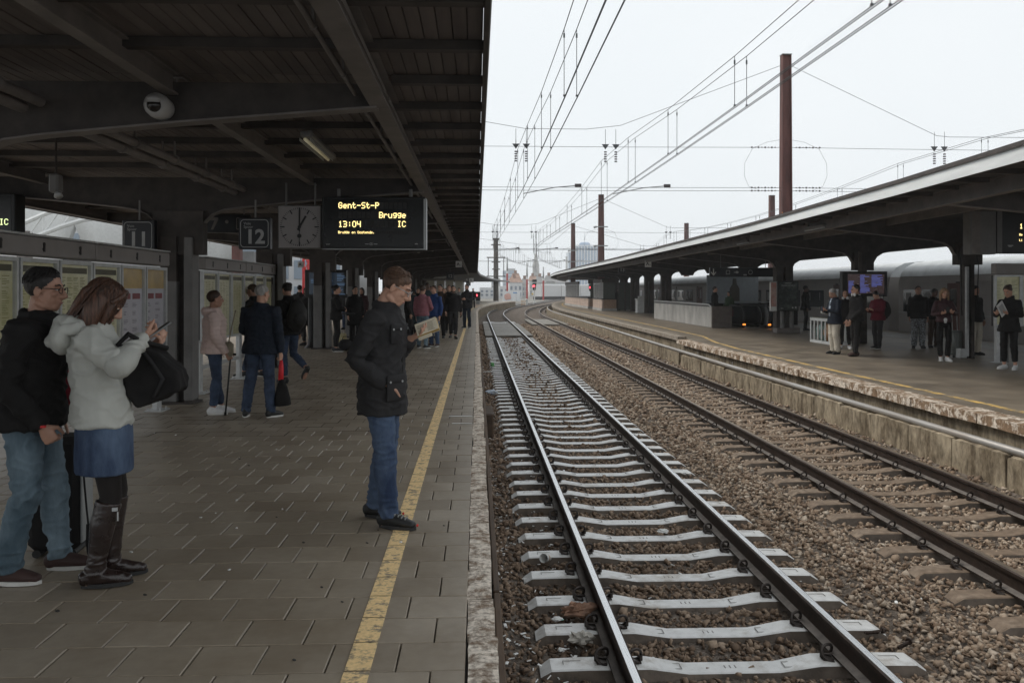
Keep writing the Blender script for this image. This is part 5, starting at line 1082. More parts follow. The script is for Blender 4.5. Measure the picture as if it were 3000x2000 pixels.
x, zt = S(1660, 755, 600); t = thing('chimney_stack', 'thin pale chimney just left of the glass tower', 'chimney', (x, 600, -2)); mb = MB(); mb.cyl((0, 0, 0), (0, 0, zt + 2), .8, .6, n=8); mb.build('stack', m_hg, t); mb = MB(); mb.cyl((0, 0, zt + 2), (0, 0, zt + 2.8), .8, n=8); mb.build('cap', m_hg, t)
# small railway things in the yard
x, _ = S(1487, 860, 190); t = thing('graffiti_wall', 'pale wall section with pink graffiti beyond the platform end', 'wall', (x, 190, -1)); mb = MB(); mb.cbox((0, 0, 1.2), (2.2, .3, 2.4), .03); mb.build('slab', m_hw, t); blob((0, -.2, 1.2), (.8, .06, .7), 3).build('graffiti', mat('graffiti_pink', (.6, .35, .3), .6, bump=0), t)
x, _ = S(1512, 862, 195); t = thing('relay_cabinet', 'white double relay cabinet with blue scrawl beyond the platform end', 'cabinet', (x, 195, -1)); mb = MB(); mb.cbox((0, 0, 1.2), (1.9, .8, 2.2), .03); mb.build('cabinet_body', m_hw, t); mb = MB(); mb.b2((-.02, -.42, .2), (.02, -.405, 2.2)); mb.build('door_gap', m_slate, t); mb = MB(); mb.b2((-.7, -.43, 1.9), (.2, -.41, 2.15)); mb.build('scrawl', mat('scrawl_blue', (.1, .25, .5), .6, bump=0), t)
x, _ = S(1543, 880, 140); t = thing('white_post', 'white rounded post at the end of the platform wall', 'post', (x, 140, -.8)); mb = MB(); mb.cyl((0, 0, 0), (0, 0, .95), .2, n=12); mb.ell((0, 0, .95), (.2, .2, .06)); mb.build('post_body', m_white, t, smooth=R(40)); mb = MB(); mb.cyl((0, 0, .7), (0, 0, .76), .21, n=12); mb.build('band', m_galv, t)
x, _ = S(1533, 883, 136); t = thing('barrier', 'small tan picket barrier at the end of the platform wall', 'barrier', (x, 136, -.9)); mb = MB(); mb.cbox((0, 0, .75), (.75, .05, .1), .01); mb.cbox((0, 0, .3), (.75, .05, .1), .01); mb.build('rail', mat('tan_wood', (.5, .33, .2), .7, bump=0), t)
for i in range(4): mb = MB(); mb.cbox((-.3 + i * .2, -.04, .45), (.07, .03, .9), .01); mb.build('picket', mat('tan_wood', (.5, .33, .2), .7), t)
# ---- what shows beyond the far side of the crowded platform ----
m_tr2 = mat('yard_rail', (.2, .18, .16), .5, .5, bump=0); yd = struct(bpy.data.objects.new('yard_track', None)); COL.objects.link(yd)
for cx in (-10.4, -13.8):
    for s in (-.75, .75): mb = MB(); mb.b2((cx + s - .035, -3, RAILZ - .17), (cx + s + .035, 90, RAILZ)); mb.build('rail', m_tr2, yd)
mb = MB(); mb.b2((-15.6, -3, -1.0), (-8.7, 95, -.9)); struct(mb.build('yard_ballast', mat('yard_gravel', (.3, .28, .25), .9, var=.4, scale=12, bump=.5)))
t = struct(bpy.data.objects.new('platform_far', None)); COL.objects.link(t); mb = MB(); mb.b2((-24, -3, -1.0), (-15.8, 95, 0)); mb.build('platform_base', mat('far_paving', (.45, .44, .42), .7, var=.1), t)
t = thing('platform_canopy', 'low dark canopy on the platform beyond the yard tracks', 'canopy', (-19.8, 20, 0)); mb = MB(); mb.b2((-3.4, -4, 2.35), (3.6, 75, 2.6)); mb.build('roof', m_can, t); mb = MB(); mb.b2((3.6, -4, 2.3), (3.68, 75, 2.65)); mb.build('fascia', m_flange, t)
for i in range(10): mb = MB(); mb.b2((-.15, i * 8 - .15, 0), (.15, i * 8 + .15, 2.35)); mb.build('column', m_can, t)
t = thing('market_hall', 'white steel station hall with arched trusses seen under the left canopy', 'hall', (-30, 52, 0)); m_arch = mat('hall_white', (.66, .67, .66), .5, var=.06, bump=0)
for x0 in (-7.0, 4.0):
    P = [(x0 + 10.5 * i / 10, -1, 4.4 + 1.5 * math.sin(math.pi * i / 10)) for i in range(11)]; mb = MB(); mb.tube(P, .14, 6); mb.tube([(p[0], p[1], p[2] + 1.1) for p in P], .14, 6)
    for i in range(10): mb.cyl((P[i][0], -1, P[i][2]), (P[i + 1][0], -1, P[i + 1][2] + 1.1), .07, n=5); mb.cyl((P[i][0], -1, P[i][2]), (P[i][0], -1, P[i][2] + 1.1), .07, n=5)
    mb.build('truss', m_arch, t); mb = MB(); mb.loft([(p[0], 6, p[2] + .9) for p in P], [(.3, 7)] * 11, 6); mb.build('vault', m_arch, t, smooth=True); mb = MB(); mb.b2((x0 - .3, -1.3, -1), (x0 + .3, -.7, 5)); mb.build('column', m_flange, t)
mb = MB(); mb.b2((-8, 7, 0), (15, 8, 4.2)); mb.build('back_wall', m_slate, t)
t = thing('glazed_building', 'pale station building with gridded windows beyond the yard tracks', 'building', (-44, 70, 0)); mb = MB(); mb.b2((0, 0, -1), (34, 10, 9.0)); mb.build('wall', m_hw, t); mb = MB(); mb.b2((-.5, -.4, 9), (34.5, 10, 9.6)); mb.build('cornice', m_hg, t)
for s in range(4):
    for c in range(16): mb = MB(); mb.b2((.7 + c * 2.05, -.1, .4 + s * 2.1), (2.3 + c * 2.05, -.01, 1.9 + s * 2.1)); mb.build('window', m_gl2, t)
t = thing('signal_gantry', 'yellowish steel gantry box under the left canopy beyond the cabinets', 'gantry', (-21.5, 33, 2.6)); m_gan = mat('gantry_cream', (.5, .48, .4), .6, var=.15)
for z in (.0, .45, .9): mb = MB(); mb.cbox((0, 0, z), (3.4, .9, .36), .03); mb.build('box_section', m_gan, t)
mb = MB(); mb.tube([(-1.4, 0, 1.1), (-1.2, 0, 2.1), (1.3, 0, 2.1), (1.6, 0, 1.1)], .06, 6); mb.build('rail', m_gan, t); mb = MB(); mb.cyl((-1.2, 0, -3.5), (-1.2, 0, -.2), .1, n=8); mb.cyl((1.2, 0, -3.5), (1.2, 0, -.2), .1, n=8); mb.build('leg', m_gan, t)
for i, (u, Y, lab) in enumerate(((695, 45, 'red rusty lattice pole seen between the far cabinet and clock'), (786, 50, 'greyish pole seen under the clock beyond the platform'))):
    x, _ = S(u, 740, Y); t = thing('yard_mast', lab, 'mast', (x, Y, -1)); mb = MB(); mb.b2((-.22, -.22, 0), (.22, .22, 8)); mb.build('shaft', m_mast if i == 0 else m_flange, t); mb = MB(); mb.cbox((0, 0, 8.05), (.5, .5, .1), .01); mb.build('cap', m_galv, t)
x, _ = S(896, 770, 62); t = thing('crane_mast', 'bright red and white lattice mast beyond the far tracks', 'mast', (x, 62, -1)); mb = MB()
for s in (-.17, .17):
    for q in (-.17, .17): mb.cyl((s, q, 0), (s, q, 7), .06, n=5)
mb.build('leg', mat('crane_red', (.6, .06, .06), .5, bump=0), t); mb = MB()
for k in range(9): mb.cyl((-.17, -.17, k * .75), (.17, -.17, k * .75 + .75), .04, n=5); mb.cyl((.17, -.17, k * .75), (-.17, -.17, k * .75 + .75), .04, n=5)
mb.build('brace', mat('crane_red', (.6, .06, .06), .5), t)
# kiosk and waiting shelter far down the crowded platform
t = thing('waiting_shelter', 'pale glazed waiting shelter far down the crowded platform', 'shelter', (-3.2, 60, 0)); mb = MB(); mb.cbox((1.0, 2, 2.35), (3.0, 6, .1), .01); mb.build('roof', m_col, t)
for i in range(5): mb = MB(); mb.cbox((-.3 + i * .65, 0, 1.15), (.06, .06, 2.3), .005); mb.build('post', m_flange, t)
for i in range(4): mb = MB(); mb.b2((-.26 + i * .65, -.01, .5), (.31 + i * .65, .01, 2.25)); mb.build('pane', mat('shelter_pane', (.36, .34, .28), .4, var=.1, bump=0), t)
# haze between here and the far town
HZ = thing('haze', None, None); bpy.data.objects.remove(HZ)
mb = MB(); mb.b2((-760, -30, -2.1), (960, 2650, 66)); hz = mb.build('haze', None); tag(hz, kind='stuff'); hz.data.materials.clear()
hm = bpy.data.materials.new('haze'); hm.use_nodes = True; n_ = hm.node_tree; n_.nodes.clear(); v_ = n_.nodes.new('ShaderNodeVolumePrincipled'); v_.inputs['Color'].default_value = (.93, .96, 1, 1); v_.inputs['Density'].default_value = .0005; v_.inputs['Anisotropy'].default_value = .2; oo = n_.nodes.new('ShaderNodeOutputMaterial'); n_.links.new(v_.outputs[0], oo.inputs['Volume']); hz.data.materials.append(hm)
# ================= PEOPLE =================
DG = bpy.context.evaluated_depsgraph_get
def fuse(mb, vox, smooth=2, name='m'):
    """several closed shapes -> one continuous skin"""
    me = mb.mesh(name, [], fix=False); o = link('tmp', me)
    m = o.modifiers.new('r', 'REMESH'); m.mode = 'VOXEL'; m.voxel_size = vox
    if smooth: s = o.modifiers.new('s', 'SMOOTH'); s.factor = .5; s.iterations = smooth
    DG().update(); r = bpy.data.meshes.new_from_object(o.evaluated_get(DG())); bpy.data.objects.remove(o); bpy.data.meshes.remove(me)
    r.name = name; r.polygons.foreach_set('use_smooth', [True] * len(r.polygons)); return r
def ridged(p): return 1 - abs(mnoise.noise(p)) * 2
def wrinkle(me, amp, f=(8, 8, 16), seed=0, mask=None, puff=0):
    n = len(me.vertices); co = np.empty(n * 3); me.vertices.foreach_get('co', co); co = co.reshape(-1, 3); no = np.empty(n * 3); me.vertices.foreach_get('normal', no); no = no.reshape(-1, 3)
    d = np.empty(n)
    for i in range(n):
        x, y, z = co[i]; q = Vector((x * f[0] + seed, y * f[1], z * f[2])); w_ = mnoise.noise_vector(q * .5) * .7
        d[i] = ridged(q + w_) ** 2 * .9 + mnoise.noise(q * .45 + Vector((5, seed, 1))) * .9
        if puff: d[i] = d[i] * .35 + puff * (abs(math.sin((z + .012 * mnoise.noise(q * .6)) * math.pi / .062)) ** .6 - .6)
        if mask: d[i] *= mask(x, y, z)
    d = np.maximum(d, -.3)
    co += no * (d * amp)[:, None]; me.vertices.foreach_set('co', co.ravel()); me.update(); return me
V3 = Vector
m_skin = [mat('skin_fair', (.52, .3, .215), .5, var=.1, scale=14, bump=.03, spec=.35), mat('skin_tan', (.4, .225, .16), .5, var=.1, scale=14, bump=.03), mat('skin_dark', (.12, .07, .05), .5, var=.1, bump=.03)]
m_eyew = mat('eye_white', (.6, .58, .55), .3, var=.03, bump=0); m_eyed = mat('eye_dark', (.02, .016, .014), .2, bump=0); m_lip = mat('lip', (.33, .15, .13), .5, bump=0)
HAIR = {'brown': mat('hair_brown', (.05, .028, .018), .5, var=.5, scale=40, stretch=(1, 1, .12), bump=.5, bscale=160), 'dark': mat('hair_dark', (.014, .011, .01), .5, var=.5, scale=40, stretch=(1, 1, .12), bump=.5, bscale=160), 'grey': mat('hair_grey', (.3, .29, .28), .6, var=.35, scale=40, stretch=(1, 1, .2), bump=.4, bscale=160), 'blond': mat('hair_blond', (.28, .18, .1), .5, var=.4, scale=40, stretch=(1, 1, .12), bump=.5, bscale=160), 'sandy': mat('hair_sandy', (.095, .052, .032), .55, var=.4, scale=50, stretch=(1, 1, .2), bump=.5, bscale=160), 'auburn': mat('hair_auburn', (.075, .037, .024), .42, var=.75, scale=90, stretch=(1, 1, .08), bump=.5, bscale=160)}
def cloth(name, c, rough=.85, var=.2, scale=10, c2=None, bump=.35, bscale=220, spec=.25, **k): return mat('cloth_' + name, c, rough, 0, var, scale, c2, bump, bscale, spec, **k)
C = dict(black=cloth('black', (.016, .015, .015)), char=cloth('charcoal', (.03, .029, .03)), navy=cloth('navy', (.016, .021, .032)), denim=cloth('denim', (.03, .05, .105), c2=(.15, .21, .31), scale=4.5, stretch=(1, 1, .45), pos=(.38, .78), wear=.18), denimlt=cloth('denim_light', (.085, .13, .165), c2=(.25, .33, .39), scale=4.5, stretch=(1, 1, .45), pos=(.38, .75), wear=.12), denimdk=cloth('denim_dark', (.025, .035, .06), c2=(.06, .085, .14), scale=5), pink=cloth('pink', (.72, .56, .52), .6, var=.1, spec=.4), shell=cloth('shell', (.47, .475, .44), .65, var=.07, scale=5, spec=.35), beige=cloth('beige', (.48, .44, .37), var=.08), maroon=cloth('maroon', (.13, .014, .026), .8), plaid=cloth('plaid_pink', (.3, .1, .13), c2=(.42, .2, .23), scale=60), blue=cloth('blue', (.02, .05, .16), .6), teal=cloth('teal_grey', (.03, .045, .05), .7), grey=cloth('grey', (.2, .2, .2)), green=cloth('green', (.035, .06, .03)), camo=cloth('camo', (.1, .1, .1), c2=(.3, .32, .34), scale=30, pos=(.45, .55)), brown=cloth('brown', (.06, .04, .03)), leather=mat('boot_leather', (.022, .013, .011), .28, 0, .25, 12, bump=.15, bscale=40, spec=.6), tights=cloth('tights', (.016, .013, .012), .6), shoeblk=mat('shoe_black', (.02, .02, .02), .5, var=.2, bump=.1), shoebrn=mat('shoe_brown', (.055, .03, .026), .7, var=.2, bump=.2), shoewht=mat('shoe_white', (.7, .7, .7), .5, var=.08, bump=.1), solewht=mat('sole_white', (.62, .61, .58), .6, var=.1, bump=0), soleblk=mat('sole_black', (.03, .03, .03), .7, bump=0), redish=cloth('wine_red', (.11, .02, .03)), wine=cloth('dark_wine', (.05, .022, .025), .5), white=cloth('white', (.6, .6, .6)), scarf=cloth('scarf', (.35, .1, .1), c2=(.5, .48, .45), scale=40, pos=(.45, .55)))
def hand(mb, w_, d, n, side, curl=(.5, .5, .5, .5), thumb=.5, s=1.0, seg=8):
    """palm plus five unequal bent fingers; d = pointing direction, n = palm side, side = where the thumb is"""
    d = V3(d).normalized(); n = (V3(n) - d * V3(n).dot(d)).normalized(); a = d.cross(n).normalized() * side
    w_ = V3(w_); L_ = .095 * s
    mb.loft([w_ - d * .02, w_ + d * .015 * s, w_ + d * .055 * s, w_ + d * L_], [(.026 * s, .019 * s), (.03 * s, .019 * s), (.041 * s, .017 * s), (.04 * s, .012 * s)], 10, up=n, rounded=.5)
    for i, (off, ln) in enumerate(((.031, .076), (.0105, .086), (-.0105, .08), (-.03, .062))):
        p = w_ + d * (L_ - .012 * s) + a * off * s; dd = (d + a * off * 1.2).normalized(); P = [p]; ang = 0
        for k, fr in enumerate((.48, .3, .24)):
            ang += curl[i] * (1.0, 1.1, .7)[k]; dv = dd * math.cos(ang) + n * math.sin(ang); P.append(P[-1] + dv * ln * fr * s)
        mb.loft(P, [.0098 * s, .0092 * s, .0085 * s, .007 * s], seg, rounded=.8)
    p = w_ + d * .02 * s + a * .026 * s; t1 = (d * .55 + a * .75 + n * .45 * thumb).normalized(); t2 = (d * .85 + a * (.35 - .4 * thumb) + n * .6 * thumb).normalized()
    mb.loft([p, p + t1 * .042 * s, p + t1 * .042 * s + t2 * .034 * s, p + t1 * .042 * s + t2 * .06 * s], [.0155 * s, .012 * s, .0105 * s, .008 * s], seg, rounded=.8)
def head_frame(P): return Euler((-R(P['pitch']), R(P.get('tilt', 0)), -R(P['yaw'])), 'ZXY').to_matrix() if False else (Matrix.Rotation(-R(P['yaw']), 3, 'Z') @ Matrix.Rotation(-R(P['pitch']), 3, 'X') @ Matrix.Rotation(R(P.get('tilt', 0)), 3, 'Y'))
def strands(t, hd, hk, m):
    """loose locks lying over the hair so that its surface and outline break up"""
    mb = MB(); n = 420
    for i in range(n):
        th = random.uniform(0, 2 * math.pi); el = random.uniform(.05, 1.25) if hk == 'long' else random.uniform(.15, 1.3); y0 = math.sin(th) * math.cos(el); x0 = math.cos(th) * math.cos(el); z0 = math.sin(el); P = []
        if y0 > .45 and z0 < (.55 if hk != 'receding' else .8): continue
        if hk != 'long' and z0 < .25 + .7 * y0: continue
        r = (.086, .102, .095)
        if hk == 'long':
            ax = math.atan2(y0, x0); L_ = random.uniform(.1, .26)
            for k in range(6):
                f = k / 5; e2 = el - f * 2.2; cz = math.sin(max(e2, 0)) * r[2]; cr_ = math.cos(max(e2, 0)); drop = max(0, -e2) * L_ * .62; a2 = ax + .12 * math.sin(i + f * 3)
                P.append(hd(math.cos(a2) * cr_ * r[0] * 1.1, math.sin(a2) * cr_ * r[1] * 1.06 - .018, .037 + cz - drop))
            w_ = .0035
        else:
            for k in range(4):
                f = k / 3; a2 = th - .25 * f * (1 if x0 > 0 else -1); e2 = el - .28 * f; rr_ = 1.0 + .03 * math.sin(f * 3) + random.uniform(0, .02)
                P.append(hd(math.cos(a2) * math.cos(e2) * r[0] * rr_, math.sin(a2) * math.cos(e2) * r[1] * rr_ - .018, .037 + math.sin(e2) * r[2] * rr_))
            w_ = .0026
        mb.loft(P, [w_ * .6] + [w_] * (len(P) - 2) + [w_ * .3], 4)
    tag(mb.build('hair_locks', m, t, smooth=True), kind='stuff')
def person(label, loc, face, H=1.75, vox=.02, skin=0, hair=('dark', 'short'), top=('black', 'jacket'), legs=('denimdk', 'trousers'), shoes=('shoeblk', 'soleblk'), pose=None, group=None, build=1.0, fold=1.0, name='person', hand_s=1.0, extra=None):
    Q = dict(lean=0, pitch=0, yaw=0, tilt=0, hipL=(-.083, 0, .93), hipR=(.083, 0, .93), kneeL=(-.1, .03, .5), kneeR=(.1, .03, .5), ankL=(-.11, -.02, .085), ankR=(.11, -.02, .085), toeL=(-.25, 1, 0), toeR=(.25, 1, 0),
             elbL=(-.225, -.04, 1.12), elbR=(.225, -.04, 1.12), wrL=(-.235, .05, .87), wrR=(.235, .05, .87), hdL=(0, .1, -1), hdR=(0, .1, -1), hnL=(1, .1, 0), hnR=(-1, .1, 0), curlL=(.35, .38, .42, .45), curlR=(.35, .38, .42, .45), thL=.4, thR=.4, sep=0)
    Q.update(pose or {}); P = {k: (V3(v) if isinstance(v, tuple) and len(v) == 3 and not k.startswith('curl') else v) for k, v in Q.items()}
    s = H / 1.75; hi = vox < .012; seg = 14 if hi else 10
    t = thing(name, label, 'person', (loc[0], loc[1], loc[2] if len(loc) > 2 else 0.0), -R(face), group)
    t.scale = (s, s, s); B = build
    ln = lambda z: V3((0, P['lean'] * max(0, (z - .95)) / .5, 0))        # forward lean grows up the trunk
    shL, shR = V3((-.168 * B, -.012, 1.385)) + ln(1.385), V3((.168 * B, -.012, 1.385)) + ln(1.385)
    nk = V3((0, -.015, 1.47)) + ln(1.47); Mh = head_frame(P); hc = V3((0, -.005, 1.508)) + ln(1.5) + Mh @ V3((0, .02, .115)); hd = lambda x, y, z: hc + Mh @ V3((x, y, z))
    # ---- one continuous body ----
    mb = MB(); zz = [(.86, .13, .105), (.93, .16, .115), (1.03, .15, .105), (1.12, .138, .1), (1.24, .145, .105), (1.34, .155, .108), (1.4, .135, .088), (1.44, .1, .07), (1.47, .065, .058)]
    mb.loft([V3((0, 0, z)) + ln(z) for z, a, b in zz], [(a * B, b * B) for z, a, b in zz], seg, up=(0, 1, 0), rounded=.3)
    mb.loft([nk - V3((0, 0, .06)), nk + V3((0, .005, .03)), hd(0, -.02, -.05)], [.062, .056, .055], seg, rounded=.3)
    mb.ell(hd(0, -.014, .032), (.075, .097, .087), Mh, 18, 12); mb.ell(hd(0, .022, -.035), (.06, .068, .078), Mh, 16, 12); mb.ell(hd(0, .05, -.088), (.036, .036, .03), Mh, 12, 8)
    mb.loft([hd(-.055, -.02, -.07), hd(-.045, .02, -.088), hd(0, .062, -.1), hd(.045, .02, -.088), hd(.055, -.02, -.07)], [.018, .02, .021, .02, .018], 8, rounded=.6)
    mb.loft([hd(0, .084, .02), hd(0, .1, -.006), hd(0, .115, -.032), hd(0, .096, -.044)], [.009, .0115, .0155, .011], 8, rounded=.7); mb.ell(hd(.012, .094, -.036), (.011, .011, .009), Mh); mb.ell(hd(-.012, .094, -.036), (.011, .011, .009), Mh)
    mb.ell(hd(0, .076, .027), (.052, .014, .012), Mh); mb.ell(hd(0, .083, -.064), (.024, .012, .008), Mh); mb.ell(hd(0, .082, -.074), (.021, .012, .009), Mh); mb.ell(hd(.036, .066, -.022), (.022, .016, .018), Mh); mb.ell(hd(-.036, .066, -.022), (.022, .016, .018), Mh)
    for sx in (-1, 1): mb.ell(hd(sx * .078, -.008, -.012), (.009, .021, .032), Mh @ Matrix.Rotation(sx * .35, 3, 'Z'), 10, 8)
    for sd, sh in (('L', shL), ('R', shR)):
        e, w_ = P['elb' + sd], P['wr' + sd]; c_ = V3((0, -.01, 1.36)) + ln(1.36)
        mb.loft([c_.lerp(sh, .55), sh, sh.lerp(e, .5), e, e.lerp(w_, .35), w_], [.062 * B, .054 * B, .047, .04, .04, .027], seg, rounded=.5)
        hand(mb, w_, P['hd' + sd], P['hn' + sd], -1 if sd == 'L' else 1, P['curl' + sd], P['th' + sd], hand_s, 8 if hi else 6)
        h, k, a = P['hip' + sd], P['knee' + sd], P['ank' + sd]
        mb.loft([h + V3((0, 0, .02)), h.lerp(k, .4), k, k.lerp(a, .3) - V3((0, .012, 0)), a.lerp(k, .2), a], [(.078 * B, .084 * B), (.066 * B, .072 * B), .05, .051, .037, .035], seg, rounded=.4)
        td = P['toe' + sd].normalized(); mb.loft([a - td * .045 - V3((0, 0, .045)), a + td * .05 - V3((0, 0, .045)), a + td * .15 - V3((0, 0, .058))], [(.032, .034), (.038, .034), (.036, .022)], 8, rounded=.6)
    link('body', fuse(mb, vox * .72 if not hi else .0058, 2, 'body'), t).data.materials.append(m_skin[skin])
    # face details
    for nm, dx in (('eye', -.031), ('eye', .031)):
        mb = MB(); mb.ell(hd(dx, .078, .006), (.012, .011, .006), Mh, 10, 6); o = mb.build(nm, m_eyew, t, smooth=True); mb = MB(); mb.ell(hd(dx, .087, .0045 - (.003 if P['pitch'] > 15 else 0)), (.0072, .0045, .0062), Mh, 8, 6); mb.build('iris', m_eyed, o, smooth=True)
        if hi: mb = MB(); mb.ell(hd(dx, .0795, .0115), (.0145, .011, .004), Mh, 10, 6); mb.build('eyelid', m_skin[skin], o, smooth=True)
    for sx in (-1, 1): mb = MB(); mb.loft([hd(sx * .014, .09, .026), hd(sx * .032, .089, .033), hd(sx * .052, .073, .027)], [(.003, .0045), (.003, .0045), (.002, .003)], 6); mb.build('eyebrow', HAIR[hair[0]], t, smooth=True)
    mb = MB(); mb.ell(hd(0, .0915, -.0685), (.022, .006, .0055), Mh, 10, 6); mb.build('lips', m_lip, t, smooth=True)
    # ---- hair ----
    hk = hair[1]; mb = MB()
    def shell(c, r, keep, nu=72 if hi else 28, nv=46 if hi else 18):
        q = MB(); q.ell((0, 0, 0), (1, 1, 1), nu=nu, nv=nv); pts = []
        for p in q.v:
            v = V3((p[0] * r[0] + c[0], p[1] * r[1] + c[1], p[2] * r[2] + c[2])); k = 1 + .03 * mnoise.noise(v * 38) + .03 * mnoise.noise(V3((v.x * 150, v.y * 60, v.z * 60))); pts.append(V3(((v.x - c[0]) * k + c[0], (v.y - c[1]) * k + c[1], (v.z - c[2]) * k + c[2])))
        fs = [f for f in q.f if all(keep(pts[i]) for i in f)]; mb.add([hd(*p) for p in pts], fs)
    if hk != 'none':
        top_r = .083 if hk != 'crop' else .0795; back = lambda p: p.z > (-.012 + .9 * p.y if p.y < .04 else .024 + (p.y - .04) * (1.5 if hk != 'receding' else .6)) and p.z > -.075
        if hk == 'receding': back = lambda p: p.z > (-.01 + .9 * p.y if p.y < .03 else .075 - abs(p.x) * .6 if p.y > .05 else .03)
        shell((0, -.018, .037), (top_r, .099 if hk != 'crop' else .0965, .092 if hk not in ('crop', 'receding') else .088), back)
        if hk in ('long', 'longup'):
            f2 = .012; k2 = V3((0, 0, 0))
            for a in (-1, 1): mb.loft([hd(a * .06, -.03, .075), hd(a * .088, -.02, .01), hd(a * .092, -.01, -.07), hd(a * .085, .015, -.15), hd(a * .075, .03, -.21)], [(.016, .04), (.019, .052), (.021, .055), (.02, .045), (.01, .022)], 10, up=Mh @ V3((0, 1, 0)), rounded=.5)
            mb.loft([hd(0, -.08, .07), hd(0, -.11, 0), hd(0, -.105, -.09), hd(0, -.1, -.18)], [(.06, .028), (.078, .03), (.078, .03), (.055, .018)], 12, up=Mh @ V3((0, 1, 0)), rounded=.5)
            mb.loft([hd(-.02, .06, .1), hd(.05, .06, .07), hd(.078, .045, .02)], [(.02, .02), (.022, .02), (.014, .02)], 8, rounded=.5); mb.loft([hd(.02, .06, .1), hd(-.05, .06, .07), hd(-.078, .045, .02)], [(.02, .02), (.022, .02), (.014, .02)], 8, rounded=.5)
        if hk == 'bun': mb.ell(hd(0, -.115, .06), (.045, .04, .045), Mh, 12, 8)
        if hk == 'bob': mb.loft([hd(0, -.06, .06), hd(0, -.1, 0), hd(0, -.1, -.09)], [(.06, .03), (.085, .035), (.075, .03)], 12, up=Mh @ V3((0, 1, 0)), rounded=.5); [mb.loft([hd(a * .07, -.02, .04), hd(a * .085, -.02, -.03), hd(a * .08, -.03, -.1)], [(.015, .04), (.018, .05), (.015, .04)], 8, up=Mh @ V3((0, 1, 0)), rounded=.5) for a in (-1, 1)]
        if hk == 'beard': mb.loft([hd(-.062, .0, -.05), hd(-.05, .045, -.09), hd(0, .082, -.105), hd(.05, .045, -.09), hd(.062, .0, -.05)], [(.016, .02)] * 5, 8, rounded=.6)
        mb.build('hair', HAIR[hair[0]], t, smooth=True)
        if hi and hk != 'bun': strands(t, hd, hk, HAIR[hair[0]])
    # ---- garment for the trunk ----
    tm, kind = C[top[0]], top[1]; o_ = {'jacket': .026, 'coat': .028, 'puffer': .036, 'hoodie': .026, 'shirt': .013, 'blazer': .022}[kind]
    hem = top[2] if len(top) > 2 else {'jacket': .84, 'coat': .6, 'puffer': .82, 'hoodie': .86, 'shirt': .9, 'blazer': .78}[kind]; fl = {'coat': .03, 'blazer': .01}.get(kind, 0)
    wd_ = .013 if hem < .88 else .004
    zz2 = [(hem, .168 + wd_ + fl, .122 + wd_ + fl), (hem + .04, .168 + wd_ + fl, .123 + wd_ + fl)] + [q for q in ((.93, .168 + wd_ * .7, .126 + wd_ * .7), (1.03, .157, .117), (1.12, .148, .11), (1.24, .15, .115), (1.34, .156, .115), (1.4, .138, .097), (1.44, .1, .08), (1.47, .075, .068), (1.495, .068, .064)) if q[0] > hem + .06]
    mb = MB(); mb.loft([V3((0, 0, z)) + ln(z) for z, a, b in zz2], [((a + o_ * (1 if z < 1.38 else .5)) * B, (b + o_ * (1 if z < 1.38 else .5)) * B) for z, a, b in zz2], 20, up=(0, 1, 0))
    for sd, sh in (('L', shL), ('R', shR)):
        e, w_ = P['elb' + sd], P['wr' + sd]; c_ = V3((0, -.01, 1.35)) + ln(1.35); cu = e.lerp(w_, .93 if kind != 'tee' else .3); r_ = (.062 + o_ * .7) * B
        mb.loft([c_.lerp(sh, .5), sh, sh.lerp(e, .5), e, e.lerp(w_, .4), cu], [r_, (.056 + o_ * .7) * B, .05 + o_ * .65, .044 + o_ * .65, .042 + o_ * .6, .032 + o_ * .6], seg, rounded=.25)
    if kind in ('jacket', 'coat', 'puffer', 'blazer'):
        pts = []
        for i in range(15): a = R(-70 + i * 320 / 14); pts.append(nk + V3((math.cos(a + R(110 + 90)) * .073, math.sin(a + R(110 + 90)) * .07 + .0, .012 + .012 * math.cos(a))))
        mb.loft([p + V3((0, 0, 0)) for p in pts], [(.016, .03 if kind != 'blazer' else .016)] * 15, 8, up=(0, 0, 1), rounded=.5)
    if kind in ('hoodie', 'puffer') or 'hood' in top: mb.loft([nk + V3((-.1, -.035, -.01)), nk + V3((-.06, -.1, -.01)), nk + V3((0, -.125, -.015)), nk + V3((.06, -.1, -.01)), nk + V3((.1, -.035, -.01))], [(.028, .034), (.038, .05), (.042, .058), (.038, .05), (.028, .034)], 10, up=(0, 0, 1), rounded=.7)
    g = fuse(mb, max(vox, .0095) * (.95 if hi else .9), 2, 'jacket'); g.materials.append(tm)
    sd_ = random.uniform(0, 50); wrinkle(g, .013 * fold if hi else .009 * fold, (9, 9, 15), sd_, puff=1.3 if kind == 'puffer' else 0)
    gn = {'jacket': 'jacket', 'coat': 'coat', 'puffer': 'padded_jacket', 'hoodie': 'hoodie', 'shirt': 'shirt', 'blazer': 'blazer'}[kind]; go = link(gn, g, t)
    # ---- legs ----
    lm, lk = C[legs[0]], legs[1]; mb = MB(); B = min(B, 1.04)
    ol = {'trousers': .012, 'slim': .009, 'skirt': .006, 'loose': .03}[lk]
    pel = [(.84, .125, .105), (.9, .152, .112), (.98, .155, .11), (1.03, .152, .106)]
    mb.loft([V3((0, 0, z)) for z, a, b in pel], [((a + .012) * B, (b + .012) * B) for z, a, b in pel], 16, up=(0, 1, 0), rounded=.2)
